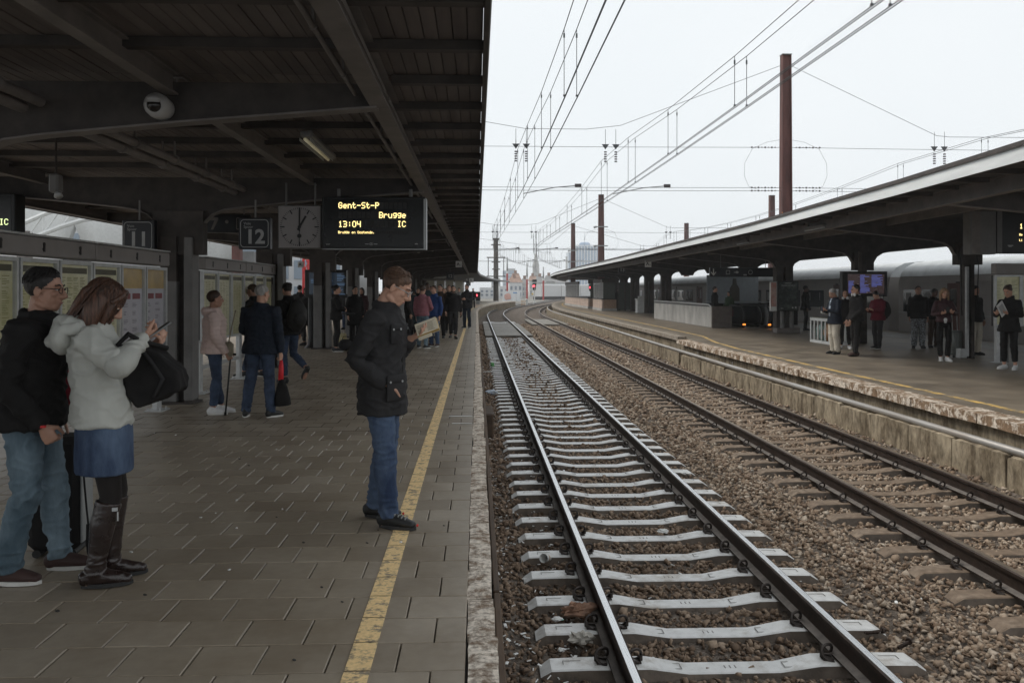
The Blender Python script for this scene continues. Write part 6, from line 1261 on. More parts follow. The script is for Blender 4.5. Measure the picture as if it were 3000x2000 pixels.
    for sd in 'LR':
        h, k, a = P['hip' + sd], P['knee' + sd], P['ank' + sd]; hemz = a.lerp(k, .05) if lk != 'slim' else a.lerp(k, .12)
        if len(legs) > 2: hemz = a.lerp(k, legs[2])
        if lk == 'skirt':
            continue
        cal = .058 + ol if lk == 'slim' else .062 + ol
        mb.loft([h + V3((0, 0, .03)), h.lerp(k, .35), h.lerp(k, .75), k, k.lerp(a, .35) - V3((0, .012, 0)), k.lerp(a, .75), hemz - V3((0, 0, .03 if lk != 'slim' else 0))], [((.083 + ol * .6) * B, (.094 + ol * .6) * B), ((.076 + ol) * B, (.081 + ol) * B), .065 + ol, .058 + ol, cal, .048 + ol, (.045 if lk != 'slim' else .036) + ol], seg, rounded=.15)
    if lk != 'skirt':
        g = fuse(mb, max(vox, .0095) * (.95 if hi else .9), 2, 'trousers'); g.materials.append(lm)
        kz = [P['kneeL'].z, P['kneeR'].z]; wrinkle(g, (.014 if hi else .0095) * fold, (9, 9, 15), random.uniform(0, 50), mask=lambda x, y, z: .45 + .75 * math.exp(-((z - .5) / .09) ** 2) + 1.0 * math.exp(-((z - .14) / .09) ** 2) + .5 * math.exp(-((z - .85) / .08) ** 2))
        link('trousers', g, t)
    else:
        sk = MB(); zt = [(.63, .188, .15), (.75, .19, .152), (.85, .188, .148), (.95, .178, .138), (1.02, .165, .125)]; sk.loft([V3((0, .015, z)) for z, a, b in zt], [(a * B, b * B) for z, a, b in zt], 20, up=(0, 1, 0)); g = fuse(sk, .0095, 1, 'skirt'); g.materials.append(lm); wrinkle(g, .004, (12, 12, 6), 3); link('skirt', g, t)
        for sd in 'LR':
            h, k, a = P['hip' + sd], P['knee' + sd], P['ank' + sd]; q = MB(); q.loft([h - V3((0, 0, .05)), h.lerp(k, .5), k, k.lerp(a, .3) - V3((0, .012, 0)), a.lerp(k, .2)], [.092, .077, .06, .061, .046], 14); mb = q; g = q.build('tights', C['tights'], t, smooth=True)
    # ---- shoes ----
    for sd in 'LR':
        a = P['ank' + sd]; td = V3((P['toe' + sd].x, P['toe' + sd].y, 0)).normalized(); lift = a.z - .085; up_ = V3((0, 0, 1)); dz = P['toe' + sd].z; td3 = (td + V3((0, 0, dz))).normalized(); g0 = V3((a.x, a.y, lift))
        pt = lambda f, z: g0 + td3 * f + V3((0, 0, z))
        mb = MB(); mb.loft([pt(-.062, .05), pt(-.02, .06), pt(.05, .052), pt(.12, .042), pt(.175, .034)], [(.034, .042), (.04, .055), (.042, .048), (.043, .036), (.033, .024)], 12, up=up_, rounded=.7)
        mb.loft([pt(-.015, .06), pt(-.012, .115)], [(.042, .046), (.043, .047)], 10, up=td3)
        if shoes[0] == 'leather':
            k = P['knee' + sd]; mb.loft([a - V3((0, 0, .02)), a.lerp(k, .2) - V3((0, .004, 0)), a.lerp(k, .6) - V3((0, .012, 0)), a.lerp(k, .93) - V3((0, .005, 0))], [.047, .05, .067, .07], 16)
        u_ = fuse(mb, max(vox * .6, .006), 2, 'shoe')
        if shoes[0] == 'leather': wrinkle(u_, .005, (10, 10, 26), 4 + ord(sd), mask=lambda x, y, z: 1.6 * math.exp(-((z - .13) / .05) ** 2) + .25)
        u_.materials.append(C[shoes[0]]); so_ = link('boot' if shoes[0] == 'leather' else 'shoe', u_, t)
        q = MB(); n = 14; L0, L1 = [], []
        for i in range(n):
            b = 2 * math.pi * i / n; f = .062 + .135 * math.cos(b); wv = .046 * math.sin(b) * (.85 if f < .02 else 1.04); sx = V3((td.y, -td.x, 0)); L0.append(pt(f, .004) + sx * wv); L1.append(pt(f, .026 if f < .12 else .024) + sx * wv * .98)
        q.add(L0 + L1, [tuple(range(n - 1, -1, -1)), tuple(range(n, 2 * n))] + [(i, (i + 1) % n, n + (i + 1) % n, n + i) for i in range(n)]); q.build('sole', C[shoes[1]], so_)
    t['_hc'] = 0; del t['_hc']
    return t, dict(P=P, hd=hd, Mh=Mh, nk=nk, ln=ln, s=s, shL=shL, shR=shR, jacket=go, W=lambda v: Matrix.Translation(t.location) @ Matrix.Rotation(-R(face), 4, 'Z') @ Matrix.Scale(s, 4) @ V3(v))
def glasses(t, I, m=None, r=.022, th=.0022):
    hd = I['hd']; mb = MB()
    for sx in (-1, 1): mb.tube([hd(sx * .033 + r * 1.1 * math.cos(a), .104 - .006 * abs(math.cos(a)), .002 + r * .78 * math.sin(a)) for a in [2 * math.pi * i / 14 for i in range(15)]], th, 5); mb.tube([hd(sx * .058, .1, .008), hd(sx * .078, .06, .01), hd(sx * .084, -.005, .008)], th, 5)
    mb.tube([hd(-.01, .106, .005), hd(0, .109, .007), hd(.01, .106, .005)], th, 5); mb.build('glasses', m or C['shoeblk'], t, smooth=True)
def pocket(t, I, c, d, nrm, m, name='pocket', stud=True):
    """flap pocket lying on the garment at local point c, size d, facing nrm"""
    n = V3(nrm).normalized(); x = V3((0, 0, 1)).cross(n).normalized(); M = Matrix((x, n, V3((0, 0, 1)))).transposed(); mb = MB()
    mb.cbox(c, (d[0], .016, d[1]), .006, M=M); p = mb.build(name, m, t, smooth=R(60)); mb = MB(); mb.cbox(V3(c) + n * .006 + V3((0, 0, d[1] * .36)), (d[0] * 1.06, .016, d[1] * .32), .006, M=M); mb.build('flap', m, p, smooth=R(60))
    if stud: mb = MB(); [mb.cyl(V3(c) + n * .012 + x * d[0] * k + V3((0, 0, d[1] * .25)), V3(c) + n * .017 + x * d[0] * k + V3((0, 0, d[1] * .25)), .008, n=8) for k in (-.36, .36)]; mb.build('stud', m_alu, p)
    return p
# ---------- the man with the book ----------
x, y = G(1120, 1530)
t, I = person('man in dark jacket and jeans reading a small book on the yellow line', (x, y), 104, 1.775, .009, 0, ('sandy', 'receding'), ('char', 'jacket', .745), ('denim', 'trousers'), ('shoeblk', 'soleblk'),
    dict(pitch=30, yaw=-8, lean=.03, elbR=(.25, -.1, 1.12), wrR=(.15, .08, .95), hdR=(-.35, .05, -.9), hnR=(-1, 0, 0), elbL=(-.22, .0, 1.1), wrL=(-.1, .17, 1.245), hdL=(.1, .8, .35), hnL=(.25, -.2, 1), curlL=(.35, .4, .45, .5), thL=.7, ankL=(-.12, -.1, .085), kneeL=(-.11, .0, .5), ankR=(.12, .09, .085), kneeR=(.105, .06, .5), toeL=(-.05, 1, 0), toeR=(.1, 1, 0)), fold=.95)
glasses(t, I, m_alu)
pocket(t, I, (.105, .132, 1.285), (.105, .13), (.35, 1, .05), C['char'], 'chest_pocket'); pocket(t, I, (.125, .135, .93), (.15, .17), (.5, 1, 0), C['char'], 'hip_pocket'); pocket(t, I, (-.105, .132, 1.285), (.105, .13), (-.35, 1, .05), C['char'], 'chest_pocket')
mb = MB(); mb.loft([(0, .145, .735), (0, .142, .9), (0, .142, 1.1), (0, .145, 1.3), (0, .12, 1.42), (.0, .075, 1.475)], [(.02, .008)] * 6, 8, up=(0, 1, 0)); mb.build('front_placket', C['black'], t, smooth=True)
mb = MB(); mb.loft([(-.03, .055, 1.5), (0, .085, 1.455), (.03, .055, 1.5)], [(.02, .008)] * 3, 8); mb.build('shirt_collar', C['grey'], t, smooth=True)
for s_ in (-1, 1): mb = MB(); a = I['P']['ankR' if s_ > 0 else 'ankL']; td = I['P']['toeR' if s_ > 0 else 'toeL'].normalized(); [mb.box(V3((a.x, a.y, 0)) + td * (.05 + k * .025) + V3((0, 0, .095 - k * .007)), (.05, .007, .01)) for k in range(4)]; mb.build('laces', m_galv, t); mb = MB(); mb.ell(V3((a.x, a.y, .035)) + td * .205, (.008, .008, .01)); mb.build('toe_mark', mat('shoe_red', (.6, .05, .04), .5, bump=0), t)
# the book itself
wp = I['W'](I['P']['wrL'] + V3((.01, .115, .085))); bk = thing('book', 'small open book with printed pages held by the man in the dark jacket', 'book', wp)
nrm = V3((-.25, -.8, .55)).normalized(); ux = V3((.9, -.05, .35)); ux = (ux - nrm * ux.dot(nrm)).normalized(); uy = nrm.cross(ux).normalized(); bk.rotation_euler = Matrix((ux, uy, nrm)).transposed().to_euler()
m_page = mat('page', (.6, .54, .42), .8, var=.06, scale=20, bump=.05); m_edge = mat('page_edge', (.42, .28, .09), .8, var=.2, scale=60, bump=0); m_cov = mat('book_cover', (.5, .42, .3), .5, var=.1)
mb = MB(); mb.cbox((0, 0, -.012), (.158, .104, .022), .003); mb.build('page_block', m_edge, bk); mb = MB(); mb.cbox((0, 0, -.0255), (.164, .11, .003), .001); mb.build('cover', m_cov, bk); mb = MB(); mb.cbox((0, 0, .0005), (.156, .102, .002), .0008); p = mb.build('page', m_page, bk)
mb = MB()
for r in range(9):
    for c in range(2):
        if r not in (0, 4) or c: mb.b2((-.068 + c * .07, -.04 + r * .0085, .0016), (-.068 + c * .07 + random.uniform(.04, .06), -.0375 + r * .0085, .0022))
mb.build('print', m_prt, p); mb = MB(); mb.cbox((-.03, -.062, -.02), (.1, .03, .012), .003); mb.build('folded_pages', m_page, bk)

# ---------- couple at the near left ----------
x, y = G(84, 1692)
t, I = person('man with glasses in black coat and faded jeans at the left picture edge', (x, y), 84, 1.73, .009, 1, ('dark', 'short'), ('black', 'jacket', .86), ('denimlt', 'trousers'), ('shoebrn', 'solewht'),
    dict(pitch=4, yaw=4, lean=.06, elbR=(.245, -.03, 1.11), wrR=(.21, .15, .88), hdR=(-.15, .45, -.85), hnR=(-1, -.1, 0), curlR=(.9, 1.0, 1.0, 1.0), thR=.9, ankR=(.1, -.08, .085), ankL=(-.13, .12, .085), kneeL=(-.11, .1, .5), toeR=(.12, 1, 0), toeL=(-.05, 1, 0)), build=1.16, fold=1.3)
glasses(t, I)
mb = MB(); w_ = I['P']['wrR']; mb.loft([w_ + V3((0, -.02, .025)), w_ + V3((0, .0, -.005))], [.042, .04], 12); mb.build('cuff', C['black'], t, smooth=True); mb = MB(); mb.b2((w_.x + .03, w_.y - .03, w_.z), (w_.x + .045, w_.y + .03, w_.z + .012)); mb.build('red_band', mat('band_red', (.6, .03, .03), .5, bump=0), t)
x, y = G(297, 1705)
t, I = person('woman with auburn hair in pale hooded jacket, denim skirt and brown boots', (x, y), 68, 1.69, .009, 0, ('auburn', 'long'), ('shell', 'jacket', .9, 'hood'), ('denim', 'skirt'), ('leather', 'soleblk'),
    dict(pitch=34, yaw=10, lean=-.05, elbR=(.29, .09, 1.25), wrR=(.07, .215, 1.385), hdR=(-.55, .7, .3), hnR=(-.5, -.4, .7), curlR=(.9, .9, 1., 1.), thR=.8, elbL=(-.24, .08, 1.18), wrL=(-.06, .25, 1.33), hdL=(.45, .75, .3), hnL=(.3, -.2, 1), curlL=(.7, .8, .8, .9), ankR=(.075, -.03, .085), kneeR=(.075, .05, .5), ankL=(-.08, .05, .085), kneeL=(-.075, .08, .5), toeR=(.1, 1, 0), toeL=(.0, 1, 0)), build=1.02, fold=1.1)
nk = I['nk']; mb = MB(); mb.ell(nk + V3((0, -.135, -.07)), (.135, .062, .1), nu=16, nv=10); mb.loft([nk + V3((-.12, -.04, -.02)), nk + V3((-.11, -.12, -.03)), nk + V3((0, -.19, -.1)), nk + V3((.11, -.12, -.03)), nk + V3((.12, -.04, -.02))], [(.03, .035)] * 5, 10, up=(0, 0, 1), rounded=.6); g = fuse(mb, .009, 3, 'hood'); wrinkle(g, .006, (10, 10, 14), 31); g.materials.append(C['shell']); link('hood', g, t)
hd = I['hd']; mb = MB(); [mb.loft([hd(a * .062, .045, .06), hd(a * .078, .05, .0), hd(a * .074, .062, -.07), hd(a * .062, .07, -.13)], [(.008, .02), (.01, .024), (.01, .022), (.006, .012)], 8, up=I['Mh'] @ V3((0, 1, 0)), rounded=.5) for a in (-1, 1)]; mb.build('hair_strands', HAIR['auburn'], t, smooth=True)
mb = MB(); e = I['P']['elbR']; w_ = I['P']['wrR']; mb.loft([e.lerp(w_, -.08), e.lerp(w_, .2), e.lerp(w_, .5)], [.072, .078, .058], 14, rounded=.6); sl = mb.build('rolled_sleeve', C['shell'], t, smooth=True)
for sg in (1, -1): k = I['P']['kneeR']; mb = MB(); mb.box(k + V3((.07, .02, -.06)), (.008, .03, .02)); mb.box(k + V3((.07, .035, -.1)), (.006, .008, .05)); mb.build('buckle', m_alu, t); break
wp = I['W'](w_ + V3((-.04, .09, .045))); ph = thing('phone', 'slim grey phone held up by the woman in the pale hooded jacket', 'phone', wp, R(-60)); mb = MB(); mb.cbox((0, 0, 0), (.07, .14, .009), .004); mb.build('case', m_galv, ph); mb = MB(); mb.b2((-.031, -.064, .0047), (.031, .064, .0055)); mb.build('screen', m_black, ph); ph.rotation_euler.x = R(35)
# tote bag on her forearm
cx_, cz_ = S(458, 1105, 4.9); tb = thing('tote_bag', 'large black tote bag hanging from the forearm of the woman in the pale jacket', 'bag', (cx_, 4.9, cz_), R(10))
OUT = [S(u_, v_, 4.9) for u_, v_ in ((405, 985), (425, 1003), (480, 1035), (536, 1085), (538, 1135), (480, 1165), (418, 1186), (385, 1150), (368, 1090), (380, 1030))]
mb = MB(); mb.poly([(a_ - cx_, -.085, c_ - cz_) for a_, c_ in OUT], (0, .17, 0)); g = fuse(mb, .01, 7, 'bag_body'); wrinkle(g, .011, (9, 9, 9), 12); g.materials.append(C['black']); bo = link('bag_body', g, tb); tb.rotation_euler.z = 0
mb = MB(); mb.tube([(.02, -.095, -.1), (.07, -.095, .0), (.0, -.09, .1), (-.06, -.08, .17)], .012, 6); mb.build('seam_strap', C['char'], tb, smooth=True)
hp = I['W'](e.lerp(w_, .45)) - V3(tb.location); mb = MB(); mb.tube([V3((-.05, -.03, .15)), hp.lerp(V3((-.05, -.05, .15)), .5) + V3((-.03, -.02, 0)), hp + V3((-.03, -.08, .05)), hp + V3((0, -.02, .1)), hp + V3((.03, .06, .06)), V3((.05, .03, .16))], .014, 8); mb.build('handle', C['black'], tb, smooth=True)
# suitcase and red bag beside them
x, y = G(148, 1636); sc_ = thing('suitcase', 'tall black soft suitcase standing behind the legs of the man with glasses', 'suitcase', (x, y + .12, 0), R(6)); mb = MB(); mb.cbox((0, 0, .38), (.3, .26, .68), .04); mb.build('case_body', C['black'], sc_, smooth=R(40)); mb = MB(); mb.tube([(.155, -.1, .7), (.17, -.11, .5), (.19, -.12, .3), (.2, -.12, .2)], .006, 5); mb.loft([(.2, -.12, .2), (.215, -.12, .08), (.225, -.12, .02)], [(.012, .006), (.03, .008), (.032, .008)], 6); mb.build('strap', C['black'], sc_); mb = MB(); mb.cbox((.153, 0, .38), (.012, .2, .6), .004); mb.build('grey_piping', m_galv, sc_)
for q in (-.1, .1): mb = MB(); mb.cyl((q, -.1, .025), (q, .1, .025), .025, n=10); mb.build('wheel', C['shoeblk'], sc_)
cx_, cz_ = S(190, 1140, 5.25); rb = thing('red_bag', 'dark red bag hanging between the man with glasses and the woman', 'bag', (cx_, 5.25, cz_)); b_ = blob((0, 0, 0), (.09, .07, .13), 4, .2).build('bag_body', mat('bag_red', (.28, .012, .03), .45, var=.3, scale=10), rb, smooth=True); mb = MB(); mb.tube([(-.05, 0, .1), (-.04, 0, .22), (.03, 0, .22), (.05, 0, .1)], .008, 6); mb.build('strap', C['black'], rb)

# ---------- by the timetable cabinets ----------
x, y = G(628, 1212); t, I = person('short-haired person in cream padded jacket with a walking stick', (x, y), 72, 1.6, .012, 1, ('brown', 'short'), ('pink', 'puffer', .86), ('denimdk', 'slim'), ('shoewht', 'solewht'),
    dict(yaw=-12, pitch=-2, wrR=(.21, .16, .86), elbR=(.24, .0, 1.12), hdR=(-.1, .5, -.8), curlR=(1., 1.1, 1.1, 1.1), thR=.8, ankL=(-.09, .1, .085), toeR=(.1, 1, 0), toeL=(.2, 1, 0)), build=1.08)
hp = I['W'](I['P']['wrR'] + V3((-.01, .05, -.06))); wc = thing('walking_stick', 'thin dark walking stick held by the person in the cream padded jacket', 'stick', (hp.x, hp.y, 0)); mb = MB(); mb.cyl((-.06, -.02, 0), (0, 0, hp.z + .02), .011, n=8); mb.build('shaft', C['shoeblk'], wc, smooth=True); mb = MB(); mb.tube([(0, 0, hp.z + .02), (.02, 0, hp.z + .05), (.07, 0, hp.z + .045)], .014, 6); mb.build('grip', C['black'], wc, smooth=True); mb = MB(); mb.cyl((-.061, -.02, 0), (-.059, -.02, .04), .016, n=8); mb.build('ferrule', C['black'], wc)
hp = I['W'](V3((.12, .2, .92))); sb = thing('shoulder_bag', 'beige shoulder bag in front of the person in the cream jacket', 'bag', hp, R(-70)); m_sb = mat('bag_beige', (.3, .26, .19), .6, var=.2); b_ = MB(); b_.cbox((0, 0, 0), (.24, .09, .2), .035); b_.build('bag_body', m_sb, sb, smooth=R(50)); mb = MB(); mb.cbox((0, -.04, .04), (.24, .02, .12), .01); mb.build('flap', m_sb, sb); mb = MB(); mb.tube([(-.1, 0, .1), (-.12, .04, .3), (-.06, .08, .5)], .008, 5); mb.build('strap', m_sb, sb)
x, y = G(765, 1222); t, I = person('grey-haired person seen from behind in navy jacket and jeans', (x, y), 12, 1.68, .012, 0, ('grey', 'crop'), ('navy', 'jacket', .84), ('denimdk', 'trousers'), ('shoeblk', 'solewht'),
    dict(yaw=22, pitch=3, elbL=(-.26, .02, 1.14), wrL=(-.24, .2, 1.06), hdL=(.1, .9, .2), wrR=(.27, .0, .85), elbR=(.27, -.05, 1.12), curlR=(1.1, 1.2, 1.2, 1.2), ankL=(-.21, -.02, .085), kneeL=(-.15, .01, .5), ankR=(.14, .0, .085), toeL=(-.35, 1, 0), toeR=(.5, 1, 0)), build=1.2)
hp = I['W'](I['P']['wrR'] + V3((0, .02, -.1))); cbag = thing('carrier_bag', 'black cloth bag with bright red handle held by the navy-jacketed person', 'bag', hp); mb = MB(); mb.loft([(0, 0, -.24), (.01, 0, -.34), (.015, 0, -.48), (.02, 0, -.56)], [(.03, .02), (.07, .035), (.1, .05), (.105, .055)], 12, up=(0, 1, 0), rounded=.3); mb.build('bag_body', C['black'], cbag, smooth=True); mb = MB(); mb.loft([(0, 0, .0), (.0, 0, -.1), (-.005, 0, -.25)], [(.02, .012), (.032, .016), (.035, .02)], 8, up=(0, 1, 0)); mb.build('handle', mat('handle_red', (.65, .03, .04), .5, bump=0), cbag, smooth=True)
x, y = G(700, 1100); person('dark-clothed person pointing at the timetable, half hidden by the navy jacket', (x + .35, y - .3), 285, 1.72, .016, 1, ('brown', 'short'), ('black', 'jacket'), ('denimdk', 'slim'), ('shoeblk', 'solewht'), dict(pitch=10, elbL=(-.28, .15, 1.2), wrL=(-.25, .42, 1.22), hdL=(0, 1, 0), ankL=(-.1, .16, .085), ankR=(.1, -.1, .085)))
x, y = G(848, 1122); t, I = person('dark-haired person with rucksack lifting one boot behind', (x, y), 318, 1.74, .014, 1, ('dark', 'bun'), ('black', 'jacket'), ('denimdk', 'slim'), ('shoeblk', 'soleblk'), dict(pitch=12, lean=.05, kneeR=(.11, .06, .5), ankR=(.16, -.3, .27), toeR=(0, .5, -.8), ankL=(-.08, .02, .085)))
rk = thing('rucksack', 'bulging dark rucksack on the back of the person lifting a boot', 'bag', I['W'](V3((0, -.25, 1.18))), -R(318)); m_rk = cloth('rucksack', (.022, .021, .02), .6); b_ = blob((0, 0, 0), (.17, .12, .26), 8, .18, 18).build('pack', m_rk, rk, smooth=True); blob((.0, -.1, -.06), (.12, .06, .13), 2, .15).build('front_pocket', m_rk, rk, smooth=True); mb = MB(); [mb.tube([(q, .08, .2), (q, .16, .24), (q, .3, .2), (q, .36, .05), (q, .2, -.15), (q, .06, -.2)], .014, 6) for q in (-.11, .11)]; mb.build('strap', m_rk, rk)
# ---------- crowd along the left platform ----------
def P_(u, v): return G(u, v)
CR = [  # u, v, facing, height, hair, top, legs, shoes, label, extra pose, skin, build
 (900, 1012, 200, 1.7, ('dark', 'long'), ('black', 'coat'), ('char', 'slim'), ('shoeblk', 'soleblk'), 'person in long black coat with a red scarf by the screen post', {}, 1, 1),
 (878, 985, 20, 1.78, ('dark', 'short'), ('black', 'jacket'), ('char', 'trousers'), ('shoeblk', 'soleblk'), 'person in black seen from behind, left of the black screen', {}, 0, 1.05),
 (938, 978, 190, 1.62, ('dark', 'bob'), ('scarf', 'jacket'), ('black', 'trousers'), ('shoeblk', 'solewht'), 'person in red and white top under the black screen', dict(pitch=30, lean=.12), 0, 1),
 (985, 1030, 75, 1.74, ('dark', 'bun'), ('black', 'jacket'), ('black', 'slim'), ('shoeblk', 'solewht'), 'dark-haired person in black looking right, beside the black screen', dict(elbR=(.23, .08, 1.13), wrR=(.05, .22, 1.1), hdR=(-1, .2, 0), hnR=(0, -1, 0), elbL=(-.23, .08, 1.13), wrL=(-.05, .24, 1.08), hdL=(1, .2, 0)), 0, 1),
 (1040, 1012, 150, 1.72, ('dark', 'short'), ('black', 'coat'), ('black', 'trousers'), ('shoeblk', 'soleblk'), 'person in black coat mostly hidden behind the reading man', {}, 0, 1),
 (1168, 1024, 100, 1.76, ('brown', 'short'), ('grey', 'coat', .62), ('black', 'slim'), ('shoewht', 'solewht'), 'person in long grey coat just right of the reading man', {}, 0, 1),
 (1192, 1004, 70, 1.74, ('grey', 'short'), ('black', 'coat', .5), ('black', 'trousers'), ('shoeblk', 'soleblk'), 'person in ankle-long black coat beside the grey coat', dict(yaw=-20), 0, 1),
 (1212, 1000, 40, 1.7, ('dark', 'bob'), ('teal', 'coat'), ('black', 'trousers'), ('shoeblk', 'soleblk'), 'person in dark teal coat behind the open book', {}, 0, 1.05),
 (1238, 1020, 28, 1.74, ('brown', 'short'), ('plaid', 'shirt', .9), ('denimlt', 'trousers'), ('shoeblk', 'solewht'), 'person seen from behind in pink checked shirt and pale jeans', dict(elbR=(.26, .05, 1.12), wrR=(.13, .2, 1.05), hdR=(-1, .2, 0), hnR=(0, -1, 0), ankL=(-.16, .05, .085), ankR=(.13, -.05, .085)), 0, 1.1),
 (1272, 1015, 215, 1.74, ('brown', 'short'), ('blue', 'jacket', .86), ('denim', 'trousers'), ('shoebrn', 'solewht'), 'person in bright blue jacket and jeans beside the pink checked shirt', {}, 0, 1),
 (1252, 990, 160, 1.86, ('dark', 'crop'), ('teal', 'jacket'), ('black', 'trousers'), ('shoeblk', 'soleblk'), 'tall person in dark teal behind the pink checked shirt', {}, 2, 1.05),
 (1290, 990, 200, 1.8, ('dark', 'short'), ('brown', 'coat', .7), ('black', 'trousers'), ('shoeblk', 'soleblk'), 'person in brown coat behind the bright blue jacket', {}, 0, 1),
 (1328, 992, 178, 1.76, ('dark', 'beard'), ('black', 'hoodie', .9), ('char', 'slim'), ('shoeblk', 'soleblk'), 'bearded person in black jumper and grey trousers walking towards the camera', dict(ankL=(-.07, .14, .085), kneeL=(-.08, .13, .5), ankR=(.08, -.16, .11), kneeR=(.09, .02, .49), wrL=(-.25, -.03, .86), wrR=(.25, .13, .88)), 0, 1),
 (1316, 975, 185, 1.8, ('brown', 'bob'), ('black', 'coat'), ('black', 'trousers'), ('shoeblk', 'soleblk'), 'person in black coat close behind the bearded walker', {}, 0, 1),
 (1368, 962, 205, 1.86, ('dark', 'beard'), ('char', 'jacket', .8), ('navy', 'trousers'), ('shoeblk', 'solewht'), 'person in charcoal jacket and navy trousers standing on the yellow line', dict(elbR=(.24, .08, 1.12), wrR=(.08, .25, 1.15), hdR=(-1, .3, .1), elbL=(-.24, .08, 1.12), wrL=(-.06, .27, 1.15), hdL=(.8, .5, .1)), 0, 1),
 (1386, 902, 185, 1.78, ('brown', 'short'), ('black', 'coat', .8), ('black', 'trousers'), ('shoeblk', 'soleblk'), 'farthest person on the crowded platform, in black with a pale bag', {}, 0, 1),
 (1305, 935, 190, 1.72, ('dark', 'short'), ('black', 'jacket'), ('char', 'trousers'), ('shoeblk', 'soleblk'), 'dark figure far back between the blue jacket and the walker', {}, 0, 1),
 (1100, 960, 170, 1.76, ('dark', 'short'), ('navy', 'jacket'), ('black', 'trousers'), ('shoeblk', 'soleblk'), 'dark figure behind the head of the reading man', {}, 0, 1),
 (1225, 955, 175, 1.7, ('dark', 'bob'), ('black', 'coat'), ('denim', 'trousers'), ('shoeblk', 'soleblk'), 'dark figure in the middle of the waiting crowd, behind the teal coat', {}, 0, 1),
 (1178, 985, 120, 1.7, ('brown', 'bob'), ('navy', 'jacket'), ('denimdk', 'trousers'), ('shoeblk', 'soleblk'), 'brown-haired figure in navy between the grey coat and the teal coat', {}, 0, 1),
 (1262, 962, 165, 1.78, ('dark', 'crop'), ('char', 'jacket'), ('black', 'trousers'), ('shoeblk', 'soleblk'), 'crop-haired figure in charcoal behind the bright blue jacket', {}, 1, 1),
 (1300, 950, 190, 1.68, ('blond', 'bob'), ('brown', 'coat'), ('black', 'trousers'), ('shoeblk', 'soleblk'), 'fair-haired figure in brown far back beside the walker', {}, 0, 1),
 (1345, 930, 200, 1.75, ('brown', 'short'), ('grey', 'jacket'), ('black', 'trousers'), ('shoeblk', 'soleblk'), 'grey-jacketed figure far back right of the bearded walker', {}, 0, 1),
 (815, 985, 30, 1.76, ('brown', 'short'), ('brown', 'jacket'), ('denimdk', 'trousers'), ('shoeblk', 'soleblk'), 'person in brown jacket seen from behind under the clock', {}, 0, 1),
 (845, 962, 190, 1.7, ('dark', 'long'), ('teal', 'jacket'), ('black', 'trousers'), ('shoeblk', 'soleblk'), 'long-haired figure in teal jacket far back under the clock', {}, 0, 1),
 (1015, 965, 190, 1.82, ('dark', 'short'), ('black', 'jacket'), ('denimdk', 'trousers'), ('shoeblk', 'soleblk'), 'tall figure in black and jeans right of the black screen', {}, 0, 1.1),
 (1060, 975, 195, 1.7, ('dark', 'long'), ('wine', 'coat'), ('black', 'trousers'), ('shoeblk', 'soleblk'), 'long-haired figure in dark wine coat left of the reading man', {}, 0, 1),
]
for u, v, fc, hgt, hr, tp, lg, sh, lab, ps, sk, bd in CR:
    x, y = G(u, v); t, I = person(lab, (x, y), fc, hgt, .02, sk, hr, tp, lg, sh, ps, 'people waiting on the crowded platform', bd)
    if 'scarf' in lab: mb = MB(); mb.tube([I['nk'] + V3((.07 * math.cos(a), .07 * math.sin(a), .02)) for a in [i * .63 for i in range(11)]], .03, 6); mb.build('scarf', C['scarf'], t, smooth=True)
x, y = G(1000, 1012); bg_ = thing('shopping_bag', 'yellow and white shopping bag on the floor left of the reading man', 'bag', (x, y, 0)); mb = MB(); mb.loft([(0, 0, .0), (0, 0, .2), (0, 0, .36)], [(.16, .08), (.17, .09), (.14, .02)], 10, up=(0, 1, 0)); mb.build('bag_body', mat('bag_yellow', (.5, .4, .1), .5, c2=(.6, .55, .42), scale=5), bg_, smooth=R(40)); mb = MB(); mb.tube([(-.07, 0, .35), (-.05, 0, .45), (.05, 0, .45), (.07, 0, .35)], .006, 5); mb.build('handle', m_white, bg_)
x, y = G(1002, 1028); bg_ = thing('holdall', 'dark grey holdall on the floor in front of the yellow shopping bag', 'bag', (x + .1, y, 0)); blob((0, 0, .16), (.2, .14, .16), 9, .12).build('bag_body', C['char'], bg_, smooth=True); mb = MB(); mb.tube([(-.1, 0, .28), (-.07, 0, .38), (.07, 0, .38), (.1, 0, .28)], .01, 5); mb.build('handle', C['black'], bg_)
x, y = G(945, 985); pm = thing('pushchair', 'dark pushchair with spoked wheels below the black screen', 'pushchair', (x, y, 0)); blob((.0, 0, .62), (.3, .26, .32), 6, .2).build('seat', C['black'], pm, smooth=True); mb = MB()
for q in (-.24, .24): mb.tube([(q, .2, 1.0), (q, .05, .7), (q, -.2, .2)], .014, 5); mb.tube([(q, .25, .1), (q, .05, .5)], .014, 5)
mb.build('frame', m_galv, pm)
for q in (-.26, .26):
    for d_ in (-.22, .25): mb = MB(); mb.tube([(q, d_ + .11 * math.cos(a), .11 + .11 * math.sin(a)) for a in [i * math.pi / 6 for i in range(13)]], .016, 5); mb.cyl((q - .01, d_, .11), (q + .01, d_, .11), .03, n=6); mb.build('wheel', C['shoeblk'], pm)
